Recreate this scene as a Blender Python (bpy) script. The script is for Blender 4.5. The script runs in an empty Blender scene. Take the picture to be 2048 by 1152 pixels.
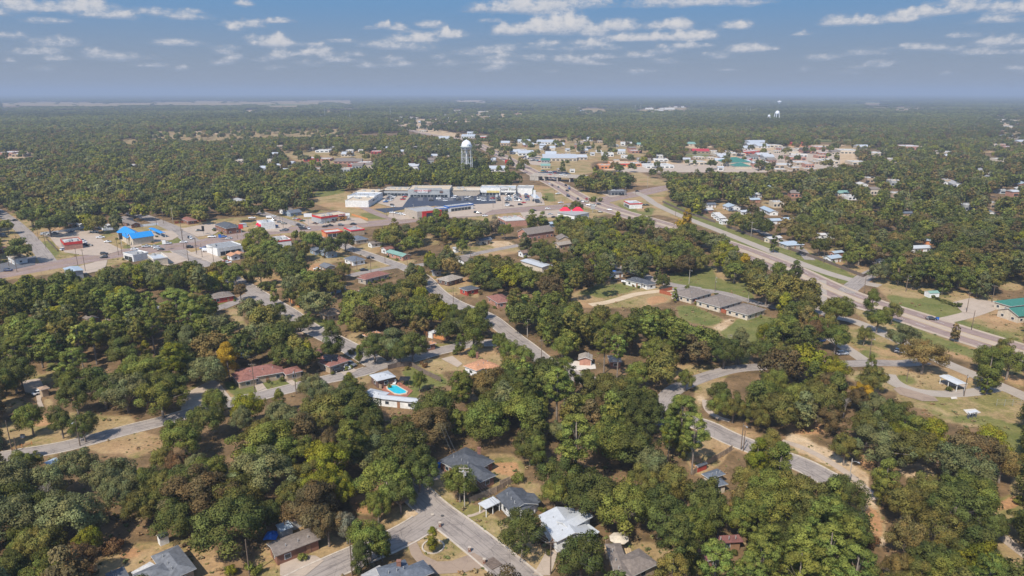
import bpy, math, random, re
import numpy as np
from mathutils import Matrix, Vector

# ---------------------------------------------------------------- camera, sky, sun, exposure
S = bpy.context.scene
F = 1384.0; PITCH = math.radians(15.75); CAMZ = 100.0
SUN_AZ = math.radians(32.0)      # shadows fall this far to the right of straight ahead
SUN_EL = math.radians(50.0)
EXPOSURE = 0.36
cam = bpy.data.cameras.new('camera'); camo = bpy.data.objects.new('camera', cam)
S.collection.objects.link(camo); S.camera = camo
cam.sensor_width = 36.0; cam.lens = 36.0 * F / 2048.0
cam.clip_start = 1.0; cam.clip_end = 120000.0
camo.location = (0, 0, CAMZ); camo.rotation_euler = (math.pi / 2 - PITCH, 0, 0)
S.view_settings.view_transform = 'Standard'; S.view_settings.look = 'None'
S.view_settings.exposure = EXPOSURE; S.view_settings.gamma = 1.0
S.view_settings.use_curve_mapping = False
S.render.engine = 'CYCLES'
S.cycles.max_bounces = 5; S.cycles.diffuse_bounces = 2; S.cycles.glossy_bounces = 2
S.cycles.transmission_bounces = 2; S.cycles.volume_bounces = 0; S.cycles.transparent_max_bounces = 8

W = bpy.data.worlds.new('World'); S.world = W; W.use_nodes = True
nt = W.node_tree; nt.nodes.clear()
def wn(t, **k):
    n = nt.nodes.new(t)
    for a, b in k.items(): setattr(n, a, b)
    return n
def wmath(op, a, b=None, clamp=False):
    n = wn('ShaderNodeMath', operation=op, use_clamp=clamp)
    for i, v in enumerate((a, b)):
        if v is None: continue
        if isinstance(v, (int, float)): n.inputs[i].default_value = v
        else: nt.links.new(v, n.inputs[i])
    return n.outputs[0]
sky = wn('ShaderNodeTexSky', sky_type='NISHITA'); sky.sun_disc = False
sky.sun_elevation = SUN_EL
# direction TO the sun: behind the camera, to the left
SX, SY = -math.sin(SUN_AZ), -math.cos(SUN_AZ)
sky.sun_rotation = math.atan2(SX, SY)
sky.altitude = 100; sky.air_density = 1.0; sky.dust_density = 0.3; sky.ozone_density = 3.0
# each puff: azimuth, elevation of its flat base, half width, height, strength  (degrees)
def pix_dir(px, py):
    a = (px - 1024) / F; b = (576 - py) / F
    d = Vector((a, math.cos(PITCH) + b * math.sin(PITCH), -math.sin(PITCH) + b * math.cos(PITCH))).normalized()
    return math.atan2(d.x, d.y), math.asin(d.z)
PUFFS = [  # sky chart: x, base y, half width, height, strength
 (1025,68,34,26,1),(1060,62,40,22,.9),(1105,66,50,38,1),(1140,60,34,34,1),(1185,70,28,22,.9),(1240,60,34,26,.95),
 (1315,58,24,18,.9),(1353,58,26,24,1),(1467,58,30,20,.95),(1270,82,60,16,.9),(1330,80,50,16,.9),(1380,80,36,20,1),(1410,77,26,20,1),
 (1060,25,95,32,.8),(1150,15,80,26,.7),(1000,24,50,22,.7),(1350,12,110,22,.6),(1470,10,60,14,.5),
 (1085,90,34,10,.6),(1190,93,28,14,.75),(1160,88,22,10,.6),(1385,96,38,12,.9),(1322,94,8,8,.8),(1490,104,40,18,.9),(1530,102,26,10,.6),
 (1065,118,30,11,.6),(1140,124,36,15,.6),(1205,116,30,10,.6),(1265,116,36,12,.6),(1330,124,22,8,.5),(1440,118,18,9,.5),
 (905,76,32,20,1),(870,72,20,8,.6),(825,84,44,18,1),(845,80,22,18,.9),(770,92,30,12,.5),(815,98,50,10,.45),
 (768,54,14,13,.9),(795,60,18,13,.7),(858,54,26,14,.7),(740,58,14,6,.4),(815,66,16,8,.45),
 (545,92,46,22,.9),(505,80,24,12,.8),(600,92,10,8,.4),(485,55,32,14,.6),(470,60,16,14,.8),(503,48,20,10,.7),(560,46,28,12,.8),(485,11,16,13,.7),
 (560,118,22,18,.75),(625,110,36,12,.7),(655,114,14,12,.6),(705,112,26,12,.6),(680,124,34,10,.6),(630,92,16,8,.6),(680,84,26,8,.6),(655,100,12,7,.4),
 (620,132,24,9,.4),(735,136,18,9,.5),(780,134,22,9,.4),(555,138,24,9,.4),(475,115,14,10,.4),(455,98,26,9,.4),
 (935,110,30,16,.6),(980,106,26,12,.6),(905,132,34,10,.4),(965,126,16,7,.4),(975,142,24,7,.3),(1015,100,20,12,.4),(985,45,24,10,.5),
 (1605,72,18,10,.6),(1700,50,60,22,.9),(1790,44,50,18,.8),(1860,30,60,18,.8),(1930,22,50,16,.6),(1990,46,50,14,.7),(1680,40,30,14,.6),
 (1640,120,34,12,.5),(1740,110,40,12,.6),(1850,100,50,14,.7),(1960,110,44,14,.6),(2025,80,30,12,.6),
 (30,20,60,26,.6),(150,24,70,26,.8),(210,36,50,20,.8),(340,30,60,14,.6),(370,38,40,12,.6),(110,90,50,18,.6),(240,120,60,16,.5),(350,90,44,14,.6),(20,75,34,12,.6),
]
tc = wn('ShaderNodeTexCoord')
nrm = wn('ShaderNodeVectorMath', operation='NORMALIZE'); nt.links.new(tc.outputs['Generated'], nrm.inputs[0])
sep = wn('ShaderNodeSeparateXYZ'); nt.links.new(nrm.outputs[0], sep.inputs[0])
# grey-violet murk of the lowest few degrees of air
def zmap(lo, hi):
    k = wn('ShaderNodeMapRange', interpolation_type='SMOOTHSTEP'); nt.links.new(sep.outputs[2], k.inputs[0]); k.inputs[1].default_value = lo; k.inputs[2].default_value = hi; return k.outputs[0]
def wmix(f, a, b):
    q = wn('ShaderNodeMixRGB'); nt.links.new(f, q.inputs[0])
    for i, v in ((1, a), (2, b)):
        if isinstance(v, tuple): q.inputs[i].default_value = (*v, 1)
        else: nt.links.new(v, q.inputs[i])
    return q.outputs[0]
low = wmix(zmap(.0, .14), (1.52, 1.74, 2.08), (.72, 1.6, 2.85))
mxo = wmix(zmap(.10, .45), low, sky.outputs[0])
bg = wn('ShaderNodeBackground'); bg.inputs[1].default_value = .15
wo = wn('ShaderNodeOutputWorld'); nt.links.new(mxo, bg.inputs[0]); nt.links.new(bg.outputs[0], wo.inputs[0])
W.cycles.sampling_method = 'MANUAL'; W.cycles.sample_map_resolution = 512

def build_clouds():
    """the cloud layer: a far shell of sky 70 km out, cumulus density stored per vertex, edges broken by noise"""
    A = np.radians(np.arange(-95, 95.01, .3)); E = np.radians(np.arange(-.1, 16.01, .16)); AA, EE = np.meshgrid(A, E)
    acc = np.full(AA.shape, -.6); hv = np.full(AA.shape, -1.)
    rg = np.random.default_rng(3); pf = [(x, y, w, h, s) for (x, y, w, h, s) in PUFFS] + [(rg.uniform(-100, 2150), rg.uniform(88, 150), rg.uniform(10, 34), rg.uniform(5, 11), rg.uniform(.3, .6)) for _ in range(75)]
    ext = [(x + sx * 1900, y, w, h, s) for (x, y, w, h, s) in PUFFS for sx in (-1, 1)]
    sub_ = []
    for (x, y, w, h, s) in pf + ext:
        for _ in range(max(2, int(w / 9))):
            q = rg.uniform(-.85, .85); sub_.append((x + q * w, y - h * rg.uniform(0, .35), w * rg.uniform(.12, .32), h * rg.uniform(.55, 1.0) * (1.1 - abs(q) * .5), s * rg.uniform(.9, 1.1)))
    for (x, y, w, h, s) in [(a_, b_, c_, d_ * .75, e_ * .8) for (a_, b_, c_, d_, e_) in pf + ext] + sub_:
        off = 0 if -100 < x < 2150 else (math.copysign(math.radians(72), x - 1024)); x0 = x if off == 0 else x - math.copysign(1900, x - 1024)
        a0, e0 = pix_dir(x0, y - h * .25); a1, _ = pix_dir(x0 + w, y); _, e1 = pix_dir(x0, y - h)
        u = (AA - a0 - off) / abs(a1 - a0) / 1.3; v = (EE - e0) / 1.1
        vv = np.maximum(v, 0) / (abs(e1 - e0) * 1.25) + np.minimum(v, 0) / (abs(e1 - e0) * .55)
        f = (1 - u * u - vv * vv) * s; acc = np.maximum(acc, f); hv = np.maximum(hv, vv * .5 + f)
    D = 70000.0; X = np.sin(AA) * np.cos(EE) * D; Y = np.cos(AA) * np.cos(EE) * D; Z = np.sin(EE) * D + 100
    nr, nc = AA.shape; idx = np.arange(nr * nc).reshape(nr, nc)
    fc = np.stack([idx[:-1, :-1], idx[1:, :-1], idx[1:, 1:], idx[:-1, 1:]], -1).reshape(-1, 4)
    me = bpy.data.meshes.new('clouds'); me.from_pydata(np.stack([X, Y, Z], -1).reshape(-1, 3).tolist(), [], fc.tolist())
    for nm, arr in (('dens', acc), ('hgt', hv)):
        at = me.attributes.new(nm, 'FLOAT', 'POINT'); at.data.foreach_set('value', arr.reshape(-1).astype(np.float32))
    me.polygons.foreach_set('use_smooth', [True] * len(me.polygons))
    m = bpy.data.materials.new('cloud'); m.use_nodes = True; t = m.node_tree; t.nodes.clear(); L = t.links.new
    N = t.nodes.new
    tcn = N('ShaderNodeTexCoord'); mp = N('ShaderNodeMapping'); k = 1 / 70000; mp.inputs['Scale'].default_value = (k, k, k * 1.9); L(tcn.outputs['Object'], mp.inputs[0])
    n1 = N('ShaderNodeTexNoise'); n1.inputs['Scale'].default_value = 24; n1.inputs['Detail'].default_value = 8; n1.inputs['Roughness'].default_value = .62; L(mp.outputs[0], n1.inputs['Vector'])
    def mth(op, a, b):
        q = N('ShaderNodeMath'); q.operation = op
        for i, v in enumerate((a, b)):
            if isinstance(v, (int, float)): q.inputs[i].default_value = v
            else: L(v, q.inputs[i])
        return q.outputs[0]
    n2 = N('ShaderNodeTexNoise'); n2.inputs['Scale'].default_value = 120; n2.inputs['Detail'].default_value = 6; n2.inputs['Roughness'].default_value = .7; L(mp.outputs[0], n2.inputs['Vector'])
    ad = N('ShaderNodeAttribute'); ad.attribute_name = 'dens'; ah = N('ShaderNodeAttribute'); ah.attribute_name = 'hgt'
    d = mth('ADD', mth('ADD', ad.outputs['Fac'], mth('MULTIPLY', mth('SUBTRACT', n1.outputs[0], .5), 2.0)), mth('MULTIPLY', mth('SUBTRACT', n2.outputs[0], .5), 1.3))
    mr = N('ShaderNodeMapRange'); mr.interpolation_type = 'SMOOTHSTEP'; L(d, mr.inputs[0]); mr.inputs[1].default_value = -.25; mr.inputs[2].default_value = .8; mr.inputs[4].default_value = .86
    br = N('ShaderNodeMapRange'); L(mth('ADD', ah.outputs['Fac'], mth('ADD', n1.outputs[0], n2.outputs[0])), br.inputs[0]); br.inputs[1].default_value = 1.15; br.inputs[2].default_value = 2.1
    cc = N('ShaderNodeMixRGB'); L(br.outputs[0], cc.inputs[0]); cc.inputs[1].default_value = (.30, .345, .43, 1); cc.inputs[2].default_value = (.60, .575, .56, 1)  # bright tops and grey bases: cloud shading painted into the emission colour
    em = N('ShaderNodeEmission'); L(cc.outputs[0], em.inputs[0]); tr = N('ShaderNodeBsdfTransparent'); ms = N('ShaderNodeMixShader')
    L(mr.outputs[0], ms.inputs[0]); L(tr.outputs[0], ms.inputs[1]); L(em.outputs[0], ms.inputs[2]); o = N('ShaderNodeOutputMaterial'); L(ms.outputs[0], o.inputs[0])
    m.cycles.emission_sampling = 'NONE'
    me.materials.append(m); ob = bpy.data.objects.new('clouds', me); S.collection.objects.link(ob); ob['kind'] = 'structure'
build_clouds()

sl = bpy.data.lights.new('sun', 'SUN'); sl.energy = 4.3; sl.angle = math.radians(.5); sl.color = (1, .94, .85)
so = bpy.data.objects.new('sun', sl); S.collection.objects.link(so)
so.rotation_euler = Vector((SX * math.cos(SUN_EL), SY * math.cos(SUN_EL), math.sin(SUN_EL))).to_track_quat('Z', 'Y').to_euler()
so.location = (-300, -300, 600)

# ---------------------------------------------------------------- helpers
C = S.collection
R = random.Random(11); NR = np.random.default_rng(5)
def P(px, py, z=0.0):
    """where the sight line through a pixel of the survey photo meets height z"""
    a = (px - 1024) / F; b = (576 - py) / F
    dx, dy, dz = a, math.cos(PITCH) + b * math.sin(PITCH), -math.sin(PITCH) + b * math.cos(PITCH)
    t = (z - CAMZ) / dz
    return Vector((dx * t, dy * t, z))
def proj(X, Y, Z):
    cy, sy = math.cos(PITCH), math.sin(PITCH)
    dz = Z - CAMZ; dep = Y * cy - dz * sy; up = Y * sy + dz * cy
    return 1024 + F * X / dep, 576 - F * up / dep, dep
MATS = {}
def mat(name, col, rough=.85, var=.12, scale=.6, metal=0.0, bump=0.0, col2=None, spec=.3, stretch=None):
    if name in MATS: return MATS[name]
    m = bpy.data.materials.new(name); m.use_nodes = True; t = m.node_tree; b = t.nodes['Principled BSDF']
    b.inputs['Roughness'].default_value = rough; b.inputs['Metallic'].default_value = metal
    b.inputs['Specular IOR Level'].default_value = spec
    tcn = t.nodes.new('ShaderNodeTexCoord'); n = t.nodes.new('ShaderNodeTexNoise'); n.inputs['Scale'].default_value = scale; n.inputs['Detail'].default_value = 6
    n.inputs['Roughness'].default_value = .65
    src = tcn.outputs['Object']
    if stretch:
        mpn = t.nodes.new('ShaderNodeMapping'); mpn.inputs['Scale'].default_value = stretch; t.links.new(src, mpn.inputs[0]); src = mpn.outputs[0]
    t.links.new(src, n.inputs['Vector'])
    r = t.nodes.new('ShaderNodeValToRGB'); c2 = col2 or tuple(min(1, c * (1 + var * 1.6)) for c in col)
    c1 = tuple(c * (1 - var * 1.6) for c in col) if not col2 else col
    r.color_ramp.elements[0].position = .32; r.color_ramp.elements[1].position = .68
    r.color_ramp.elements[0].color = (*c1, 1); r.color_ramp.elements[1].color = (*c2, 1)
    t.links.new(n.outputs[0], r.inputs[0]); t.links.new(r.outputs[0], b.inputs['Base Color'])
    MATS[name] = m; return m
def mesh_obj(name, verts, faces, m=None, parent=None, smooth=False, mi=None):
    me = bpy.data.meshes.new(name); me.from_pydata([tuple(v) for v in verts], [], faces); me.validate()
    if m is not None:
        for q in (m if isinstance(m, (list, tuple)) else [m]): me.materials.append(q)
    if mi is not None and len(mi) == len(me.polygons): me.polygons.foreach_set('material_index', mi)
    if smooth: me.polygons.foreach_set('use_smooth', [True] * len(me.polygons))
    o = bpy.data.objects.new(name, me); C.objects.link(o)
    if parent: o.parent = parent
    return o
def inst(name, me, parent=None, loc=(0, 0, 0), rz=0, sc=(1, 1, 1)):
    o = bpy.data.objects.new(name, me); C.objects.link(o); o.location = loc; o.rotation_euler = (0, 0, rz); o.scale = sc
    if parent: o.parent = parent
    return o
def thing(name, loc=(0, 0, 0), rz=0):
    o = bpy.data.objects.new(name, None); C.objects.link(o); o.location = loc; o.rotation_euler = (0, 0, rz); o.empty_display_size = 1
    return o
def tag(o, label=None, cat=None, group=None, kind=None):
    if label: o['label'] = label
    if cat: o['category'] = cat
    if group: o['group'] = group
    if kind: o['kind'] = kind
    return o
class MB:
    def __init__(s): s.v = []; s.f = []; s.m = []
    def add(s, vs, fs, mi=0):
        k = len(s.v); s.v += [tuple(v) for v in vs]; s.f += [[i + k for i in f] for f in fs]; s.m += [mi] * len(fs); return s
    def box(s, x0, x1, y0, y1, z0, z1, mi=0, M=None):
        vs = [(x, y, z) for z in (z0, z1) for y in (y0, y1) for x in (x0, x1)]
        if M is not None: vs = [M @ Vector(v) for v in vs]
        return s.add(vs, [(0, 2, 3, 1), (4, 5, 7, 6), (0, 1, 5, 4), (2, 6, 7, 3), (0, 4, 6, 2), (1, 3, 7, 5)], mi)
    def prism(s, pts, z0, z1, mi=0):
        n = len(pts); a = sum(pts[i][0] * pts[(i + 1) % n][1] - pts[(i + 1) % n][0] * pts[i][1] for i in range(n))
        if a < 0: pts = pts[::-1]
        vs = [(p[0], p[1], z0) for p in pts] + [(p[0], p[1], z1) for p in pts]
        fs = [tuple(range(n))[::-1], tuple(range(n, 2 * n))] + [(i, (i + 1) % n, n + (i + 1) % n, n + i) for i in range(n)]
        return s.add(vs, fs, mi)
    def tube(s, pts, rads, k=6, mi=0):
        pts = [Vector(p) for p in pts]; rings = []
        for i, p in enumerate(pts):
            d = (pts[min(i + 1, len(pts) - 1)] - pts[max(i - 1, 0)]).normalized()
            u = d.orthogonal().normalized() if i == 0 else (u - d * u.dot(d)).normalized()
            w = d.cross(u)
            rings.append([p + (u * math.cos(a) + w * math.sin(a)) * rads[i] for a in [2 * math.pi * j / k for j in range(k)]])
        fs = []
        for i in range(len(pts) - 1):
            for j in range(k): fs.append((i * k + j, i * k + (j + 1) % k, (i + 1) * k + (j + 1) % k, (i + 1) * k + j))
        fs.append(tuple(range(k))[::-1]); fs.append(tuple(range((len(pts) - 1) * k, len(pts) * k)))
        return s.add([v for r in rings for v in r], fs, mi)
    def lathe(s, prof, k=16, mi=0, cx=0, cy=0):
        vs = [(cx + r * math.cos(2 * math.pi * j / k), cy + r * math.sin(2 * math.pi * j / k), z) for r, z in prof for j in range(k)]
        fs = [(i * k + j, i * k + (j + 1) % k, (i + 1) * k + (j + 1) % k, (i + 1) * k + j) for i in range(len(prof) - 1) for j in range(k)]
        return s.add(vs, fs, mi)
    def build(s, name, m, parent=None, smooth=False):
        return mesh_obj(name, s.v, s.f, m, parent, smooth, s.m)
# ---------------------------------------------------------------- foliage meshes
def leaf_material(name, rough=.75):
    m = bpy.data.materials.new(name); m.use_nodes = True; t = m.node_tree; b = t.nodes['Principled BSDF']
    a = t.nodes.new('ShaderNodeAttribute'); a.attribute_type = 'INSTANCER'; a.attribute_name = 'leaf_tint'
    v = t.nodes.new('ShaderNodeAttribute'); v.attribute_type = 'GEOMETRY'; v.attribute_name = 'leafvar'
    mu = t.nodes.new('ShaderNodeMixRGB'); mu.blend_type = 'MULTIPLY'; mu.inputs[0].default_value = 1
    t.links.new(a.outputs['Color'], mu.inputs[1]); t.links.new(v.outputs['Color'], mu.inputs[2])
    t.links.new(mu.outputs[0], b.inputs['Base Color']); b.inputs['Roughness'].default_value = rough
    b.inputs['Specular IOR Level'].default_value = .22
    tr = t.nodes.new('ShaderNodeBsdfTranslucent'); t.links.new(mu.outputs[0], tr.inputs[0])
    mxs = t.nodes.new('ShaderNodeMixShader'); mxs.inputs[0].default_value = .32
    t.links.new(b.outputs[0], mxs.inputs[1]); t.links.new(tr.outputs[0], mxs.inputs[2])
    t.links.new(mxs.outputs[0], t.nodes['Material Output'].inputs[0]); return m
LEAF = leaf_material('foliage')
BARK = mat('bark', (.21, .17, .135), .9, .25, 2.5); PALEBARK = mat('pale_bark', (.36, .31, .26), .9, .2, 2.5)

def leaf_mesh(name, centers, radii, n, size, rng, top=2.0, flat=.85, keepin=.12, spread=(.70, 1.08)):
    """n leaf sprays over a set of foliage clumps; clumps = centres (k,3), radii (k,)"""
    centers = np.array(centers, float); radii = np.array(radii, float); k = len(radii)
    p = radii ** 2; p /= p.sum(); ci = rng.choice(k, n, p=p)
    d = rng.normal(size=(n, 3)); d[:, 2] = d[:, 2] + .35; d /= np.linalg.norm(d, axis=1)[:, None]
    rr = rng.uniform(spread[0], spread[1], n); inn = rng.random(n) < keepin; rr[inn] = rng.uniform(.1, .7, inn.sum())
    pos = centers[ci] + d * (radii[ci] * rr)[:, None] * np.array([1, 1, flat])
    cc = centers.mean(0); out = pos - cc; out /= np.linalg.norm(out, axis=1)[:, None] + 1e-9
    nn = d * .62 + out * .25 + rng.normal(size=(n, 3)) * .38 + np.array([0, 0, .12]); nn /= np.linalg.norm(nn, axis=1)[:, None]
    u = np.cross(nn, rng.normal(size=(n, 3))); u /= np.linalg.norm(u, axis=1)[:, None]; w = np.cross(nn, u)
    s = size * rng.uniform(.6, 1.35, n)[:, None]; asp = rng.uniform(.55, .9, n)[:, None]
    q = np.stack([pos + u * s * .5, pos + w * s * asp * .5 + nn * s * .08, pos - u * s * .5, pos - w * s * asp * .5 - nn * s * .05], 1)
    me = bpy.data.meshes.new(name); me.vertices.add(4 * n); me.vertices.foreach_set('co', q.reshape(-1))
    me.loops.add(4 * n); me.loops.foreach_set('vertex_index', np.arange(4 * n, dtype=np.int32))
    me.polygons.add(n); me.polygons.foreach_set('loop_start', np.arange(0, 4 * n, 4, dtype=np.int32)); me.polygons.foreach_set('loop_total', np.full(n, 4, dtype=np.int32))
    me.polygons.foreach_set('use_smooth', np.ones(n, dtype=bool)); me.update(); me.validate()
    cv = rng.uniform(.72, 1.25, k); warm = rng.uniform(-.10, .16, k)
    lv = cv[ci] * rng.uniform(.75, 1.25, n); col = np.ones((n, 4)); col[:, 0] = lv * (1 + warm[ci]); col[:, 1] = lv; col[:, 2] = lv * (1 - warm[ci] * .5)
    at = me.color_attributes.new('leafvar', 'FLOAT_COLOR', 'POINT'); at.data.foreach_set('color', np.repeat(col, 4, 0).reshape(-1))
    me.materials.append(LEAF)
    ln = d * .7 + out * .35 + rng.normal(size=(n, 3)) * .30 + np.array([0, 0, .10]); ln /= np.linalg.norm(ln, axis=1)[:, None]
    me.normals_split_custom_set(np.repeat(ln, 4, 0).tolist())
    return me

LODN = {0: (16000, .33), 1: (4600, .60), 2: (700, 1.5)}
def limbs(mb, z0, targets, r0, rng, k=5):
    for t in targets:
        t = Vector(t); b = Vector((0, 0, z0 + rng.uniform(0, 1.5))); m = b.lerp(t, .5) + Vector((rng.uniform(-.4, .4), rng.uniform(-.4, .4), .5))
        mb.tube([b, m, t], [r0 * .5, r0 * .3, r0 * .1], k)
CROWNS = {}; TRUNKS = {}
def make_oak(i, lod):
    """unit tree: crown radius 6 m, height 12.5 m"""
    rng = np.random.default_rng(100 + i); nC = [56, 46, 70, 40, 62, 50, 34, 66][i % 8]; cs = []; rs = []
    asym = rng.uniform(.78, 1.2, 2)
    while len(cs) < nC:
        d = rng.normal(size=3); d /= np.linalg.norm(d)
        if d[2] < -.55: continue
        lob = 1 + .13 * math.sin(3 * math.atan2(d[1], d[0]) + i * 1.3) + .07 * math.sin(5 * math.atan2(d[1], d[0]) + i)
        r = rng.uniform(.55, .86) * lob
        c = np.array([d[0] * 6 * r * asym[0], d[1] * 6 * r * asym[1], 6.9 + d[2] * 5.0 * r]); cs.append(c); rs.append(rng.uniform(.85, 1.75))
    cs.append(np.array([0, 0, 7.2])); rs.append(3.1)
    n, sz = LODN[lod]; CROWNS[('oak', i, lod)] = leaf_mesh('oak_crown', cs, rs, n, sz, rng)
    if lod < 2:
        mb = MB(); mb.tube([(0, 0, -.3), (0, 0, .4), (.1, 0, 3), (0, .1, 7)], [.55, .38, .3, .14], 8)
        limbs(mb, 2.6, [cs[j] for j in range(9 if lod == 0 else 5)], .34, rng)
        for j in range(10, 20 if lod == 0 else 14): e = Vector(cs[j]); k_ = 1.0 + .16 * rng.random(); o_ = Vector((e.x * k_, e.y * k_, 6.9 + (e.z - 6.9) * k_ + .5)); mb.tube([e * .5 + Vector((0, 0, 3)), e, o_], [.11, .08, .03], 4)
    else:
        mb = MB(); mb.tube([(0, 0, -.3), (0, 0, 7)], [.45, .25], 5)
    TRUNKS[('oak', i, lod)] = mesh_from(mb, 'oak_trunk', BARK)
def mesh_from(mb, name, m):
    me = bpy.data.meshes.new(name); me.from_pydata(mb.v, [], mb.f); me.materials.append(m); me.polygons.foreach_set('use_smooth', [True] * len(me.polygons)); return me
def make_pine(i, lod):
    """loblolly-like: tall bare stem, tufted rounded crown on top; radius 4.4 m, height 19 m"""
    rng = np.random.default_rng(300 + i); cs = []; rs = []
    for j in range(70 if lod < 2 else 45):
        z = rng.uniform(9.0, 18.2); q = (z - 9.0) / 9.2; R0 = 4.4 * (1 - .68 * q ** 2.2) * (.45 + .8 * min(1, q * 3)) * .8; a = rng.uniform(0, 6.283); r = R0 * math.sqrt(rng.uniform(.25, 1))
        cs.append(np.array([r * math.cos(a), r * math.sin(a), z])); rs.append(rng.uniform(.6, 1.2))
    n, sz = LODN[lod]; CROWNS[('pine', i, lod)] = leaf_mesh('pine_crown', cs, rs, int(n * .85), sz * .82, rng, flat=.6)
    mb = MB(); mb.tube([(0, 0, -.3), (0, 0, .5), (.15, .05, 9), (0, 0, 17.6)], [.42, .3, .24, .07], 7)
    if lod < 2:
        limbs(mb, 9.5, [cs[j] for j in range(8)], .18, rng, 4)
        mb.tube([(0, 0, 7.2), (1.1, .4, 7.6)], [.06, .03], 4); mb.tube([(0, 0, 8.3), (-1.0, .5, 8.8)], [.06, .03], 4)
    TRUNKS[('pine', i, lod)] = mesh_from(mb, 'pine_trunk', BARK)
def make_poplar(i, lod):
    """upright tree, ragged oval crown almost to the ground; radius 4 m, height 14 m"""
    rng = np.random.default_rng(500 + i); cs = []; rs = []
    for j in range(40):
        z = rng.uniform(2.4, 13.2); q = (z - 2.4) / 10.8; R0 = 4.0 * math.sin(math.pi * min(.97, (q * .78 + .2))) ** .8 * .78; a = rng.uniform(0, 6.283); r = R0 * math.sqrt(rng.uniform(.2, 1))
        cs.append(np.array([r * math.cos(a), r * math.sin(a), z])); rs.append(rng.uniform(.8, 1.5))
    n, sz = LODN[lod]; CROWNS[('poplar', i, lod)] = leaf_mesh('poplar_crown', cs, rs, int(n * .9), sz * .92, rng)
    mb = MB(); mb.tube([(0, 0, -.3), (0, 0, .4), (0, .1, 6), (0, 0, 12)], [.4, .27, .18, .06], 6)
    if lod < 2: limbs(mb, 3, [cs[j] for j in range(6)], .2, rng, 4)
    TRUNKS[('poplar', i, lod)] = mesh_from(mb, 'poplar_trunk', BARK)
def make_cedar(i, lod):
    rng = np.random.default_rng(700 + i); cs = []; rs = []
    for j in range(34):
        z = rng.uniform(.9, 11.5); q = z / 12; R0 = 3.0 * (1 - q) ** .75 * .8 + .15; a = rng.uniform(0, 6.283); r = R0 * math.sqrt(rng.uniform(.3, 1))
        cs.append(np.array([r * math.cos(a), r * math.sin(a), z])); rs.append(rng.uniform(.6, 1.0) * (1.15 - q * .6))
    n, sz = LODN[lod]; CROWNS[('cedar', i, lod)] = leaf_mesh('cedar_crown', cs, rs, int(n * .7), sz * .8, rng)
    mb = MB(); mb.tube([(0, 0, -.3), (0, 0, 5), (0, 0, 11)], [.28, .16, .04], 6); TRUNKS[('cedar', i, lod)] = mesh_from(mb, 'cedar_trunk', BARK)
def make_bush(i, lod):
    rng = np.random.default_rng(800 + i); cs = []; rs = []
    for j in range(14):
        d = rng.normal(size=3); d /= np.linalg.norm(d); cs.append(np.array([d[0] * 1.2, d[1] * 1.2, 1.3 + d[2] * .7])); rs.append(rng.uniform(.5, .85))
    n = {0: 1500, 1: 700, 2: 160}[lod]; CROWNS[('bush', i, lod)] = leaf_mesh('bush_foliage', cs, rs, n, {0: .26, 1: .4, 2: .8}[lod], rng)
    mb = MB(); mb.tube([(0, 0, -.2), (0, 0, 1.2)], [.12, .05], 5); TRUNKS[('bush', i, lod)] = mesh_from(mb, 'bush_stem', BARK)
def make_bare(i, lod):
    """leafless tree: forking pale limbs with a haze of twigs; radius 5, height 11"""
    rng = random.Random(900 + i); mb = MB()
    def br(p, d, L, r, dep):
        e = p + d * L; m = p.lerp(e, .5) + Vector((rng.uniform(-1, 1), rng.uniform(-1, 1), rng.uniform(-.2, .6))) * L * .08
        mb.tube([p, m, e], [r, r * .8, r * .6], 5 if dep < 2 else 3)
        if dep >= (5 if lod == 0 else 4): return
        for _ in range(3 if dep < 4 else 2):
            nd = (d + Vector((rng.uniform(-1, 1), rng.uniform(-1, 1), rng.uniform(-.35, .6))) * .72).normalized()
            br(e, nd, L * rng.uniform(.62, .82), r * .58, dep + 1)
    br(Vector((0, 0, -.2)), Vector((0, 0, 1)), 3.2, .26, 0)
    CROWNS[('bare', i, lod)] = mesh_from(mb, 'bare_limbs', PALEBARK); TRUNKS[('bare', i, lod)] = None
for l in (0, 1, 2):
    for i in range(8 if l < 2 else 5): make_oak(i, l)
    for i in range(3): make_pine(i, l)
    for i in range(3 if l < 2 else 2): make_poplar(i, l)
    for i in range(2 if l < 2 else 1): make_cedar(i, l); make_bush(i, l)
    if l < 2:
        for i in range(2): make_bare(i, l)
KIND = {  # code: (mesh key, base radius, height, crown centre height, object name, crown word)
 'o': ('oak', 6.0, 12.5, 7.1, 'oak_tree'), 'p': ('pine', 4.4, 19.0, 13.8, 'pine_tree'), 't': ('poplar', 4.0, 14.0, 7.4, 'upright_tree'),
 'c': ('cedar', 3.0, 12.0, 4.6, 'cedar_tree'), 's': ('bush', 1.9, 2.8, 1.3, 'bush'), 'b': ('bare', 5.0, 11.0, 6.6, 'bare_tree')}
TINT = {'D': (.048, .066, .022), 'G': (.070, .095, .026), 'O': (.100, .100, .030), 'L': (.128, .145, .036), 'Y': (.190, .190, .020),
        'S': (.330, .220, .020), 'R': (.170, .095, .045), 'W': (.19, .165, .12), 'B': (.072, .092, .050), 'M': (.115, .082, .040), 'T': (.20,.150,.055)}
TINT = {k: tuple(min(.6, c * g) for c, g in zip(v, (1.35, 1.35, 1.2) if k in 'YSRWT' else ((1.75, 1.8, 1.5) if k in 'ML' else ((2.2, 2.0, 1.6) if k == 'O' else (2.85, 2.3, 1.65))))) for k, v in TINT.items()}
TWORD = {'D': 'dark green', 'G': 'mid green', 'O': 'olive green', 'L': 'bright green', 'Y': 'yellow green', 'S': 'golden yellow', 'R': 'rust brown',
         'W': 'pale grey', 'B': 'grey green', 'M': 'brownish green', 'T': 'tan orange'}
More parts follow.
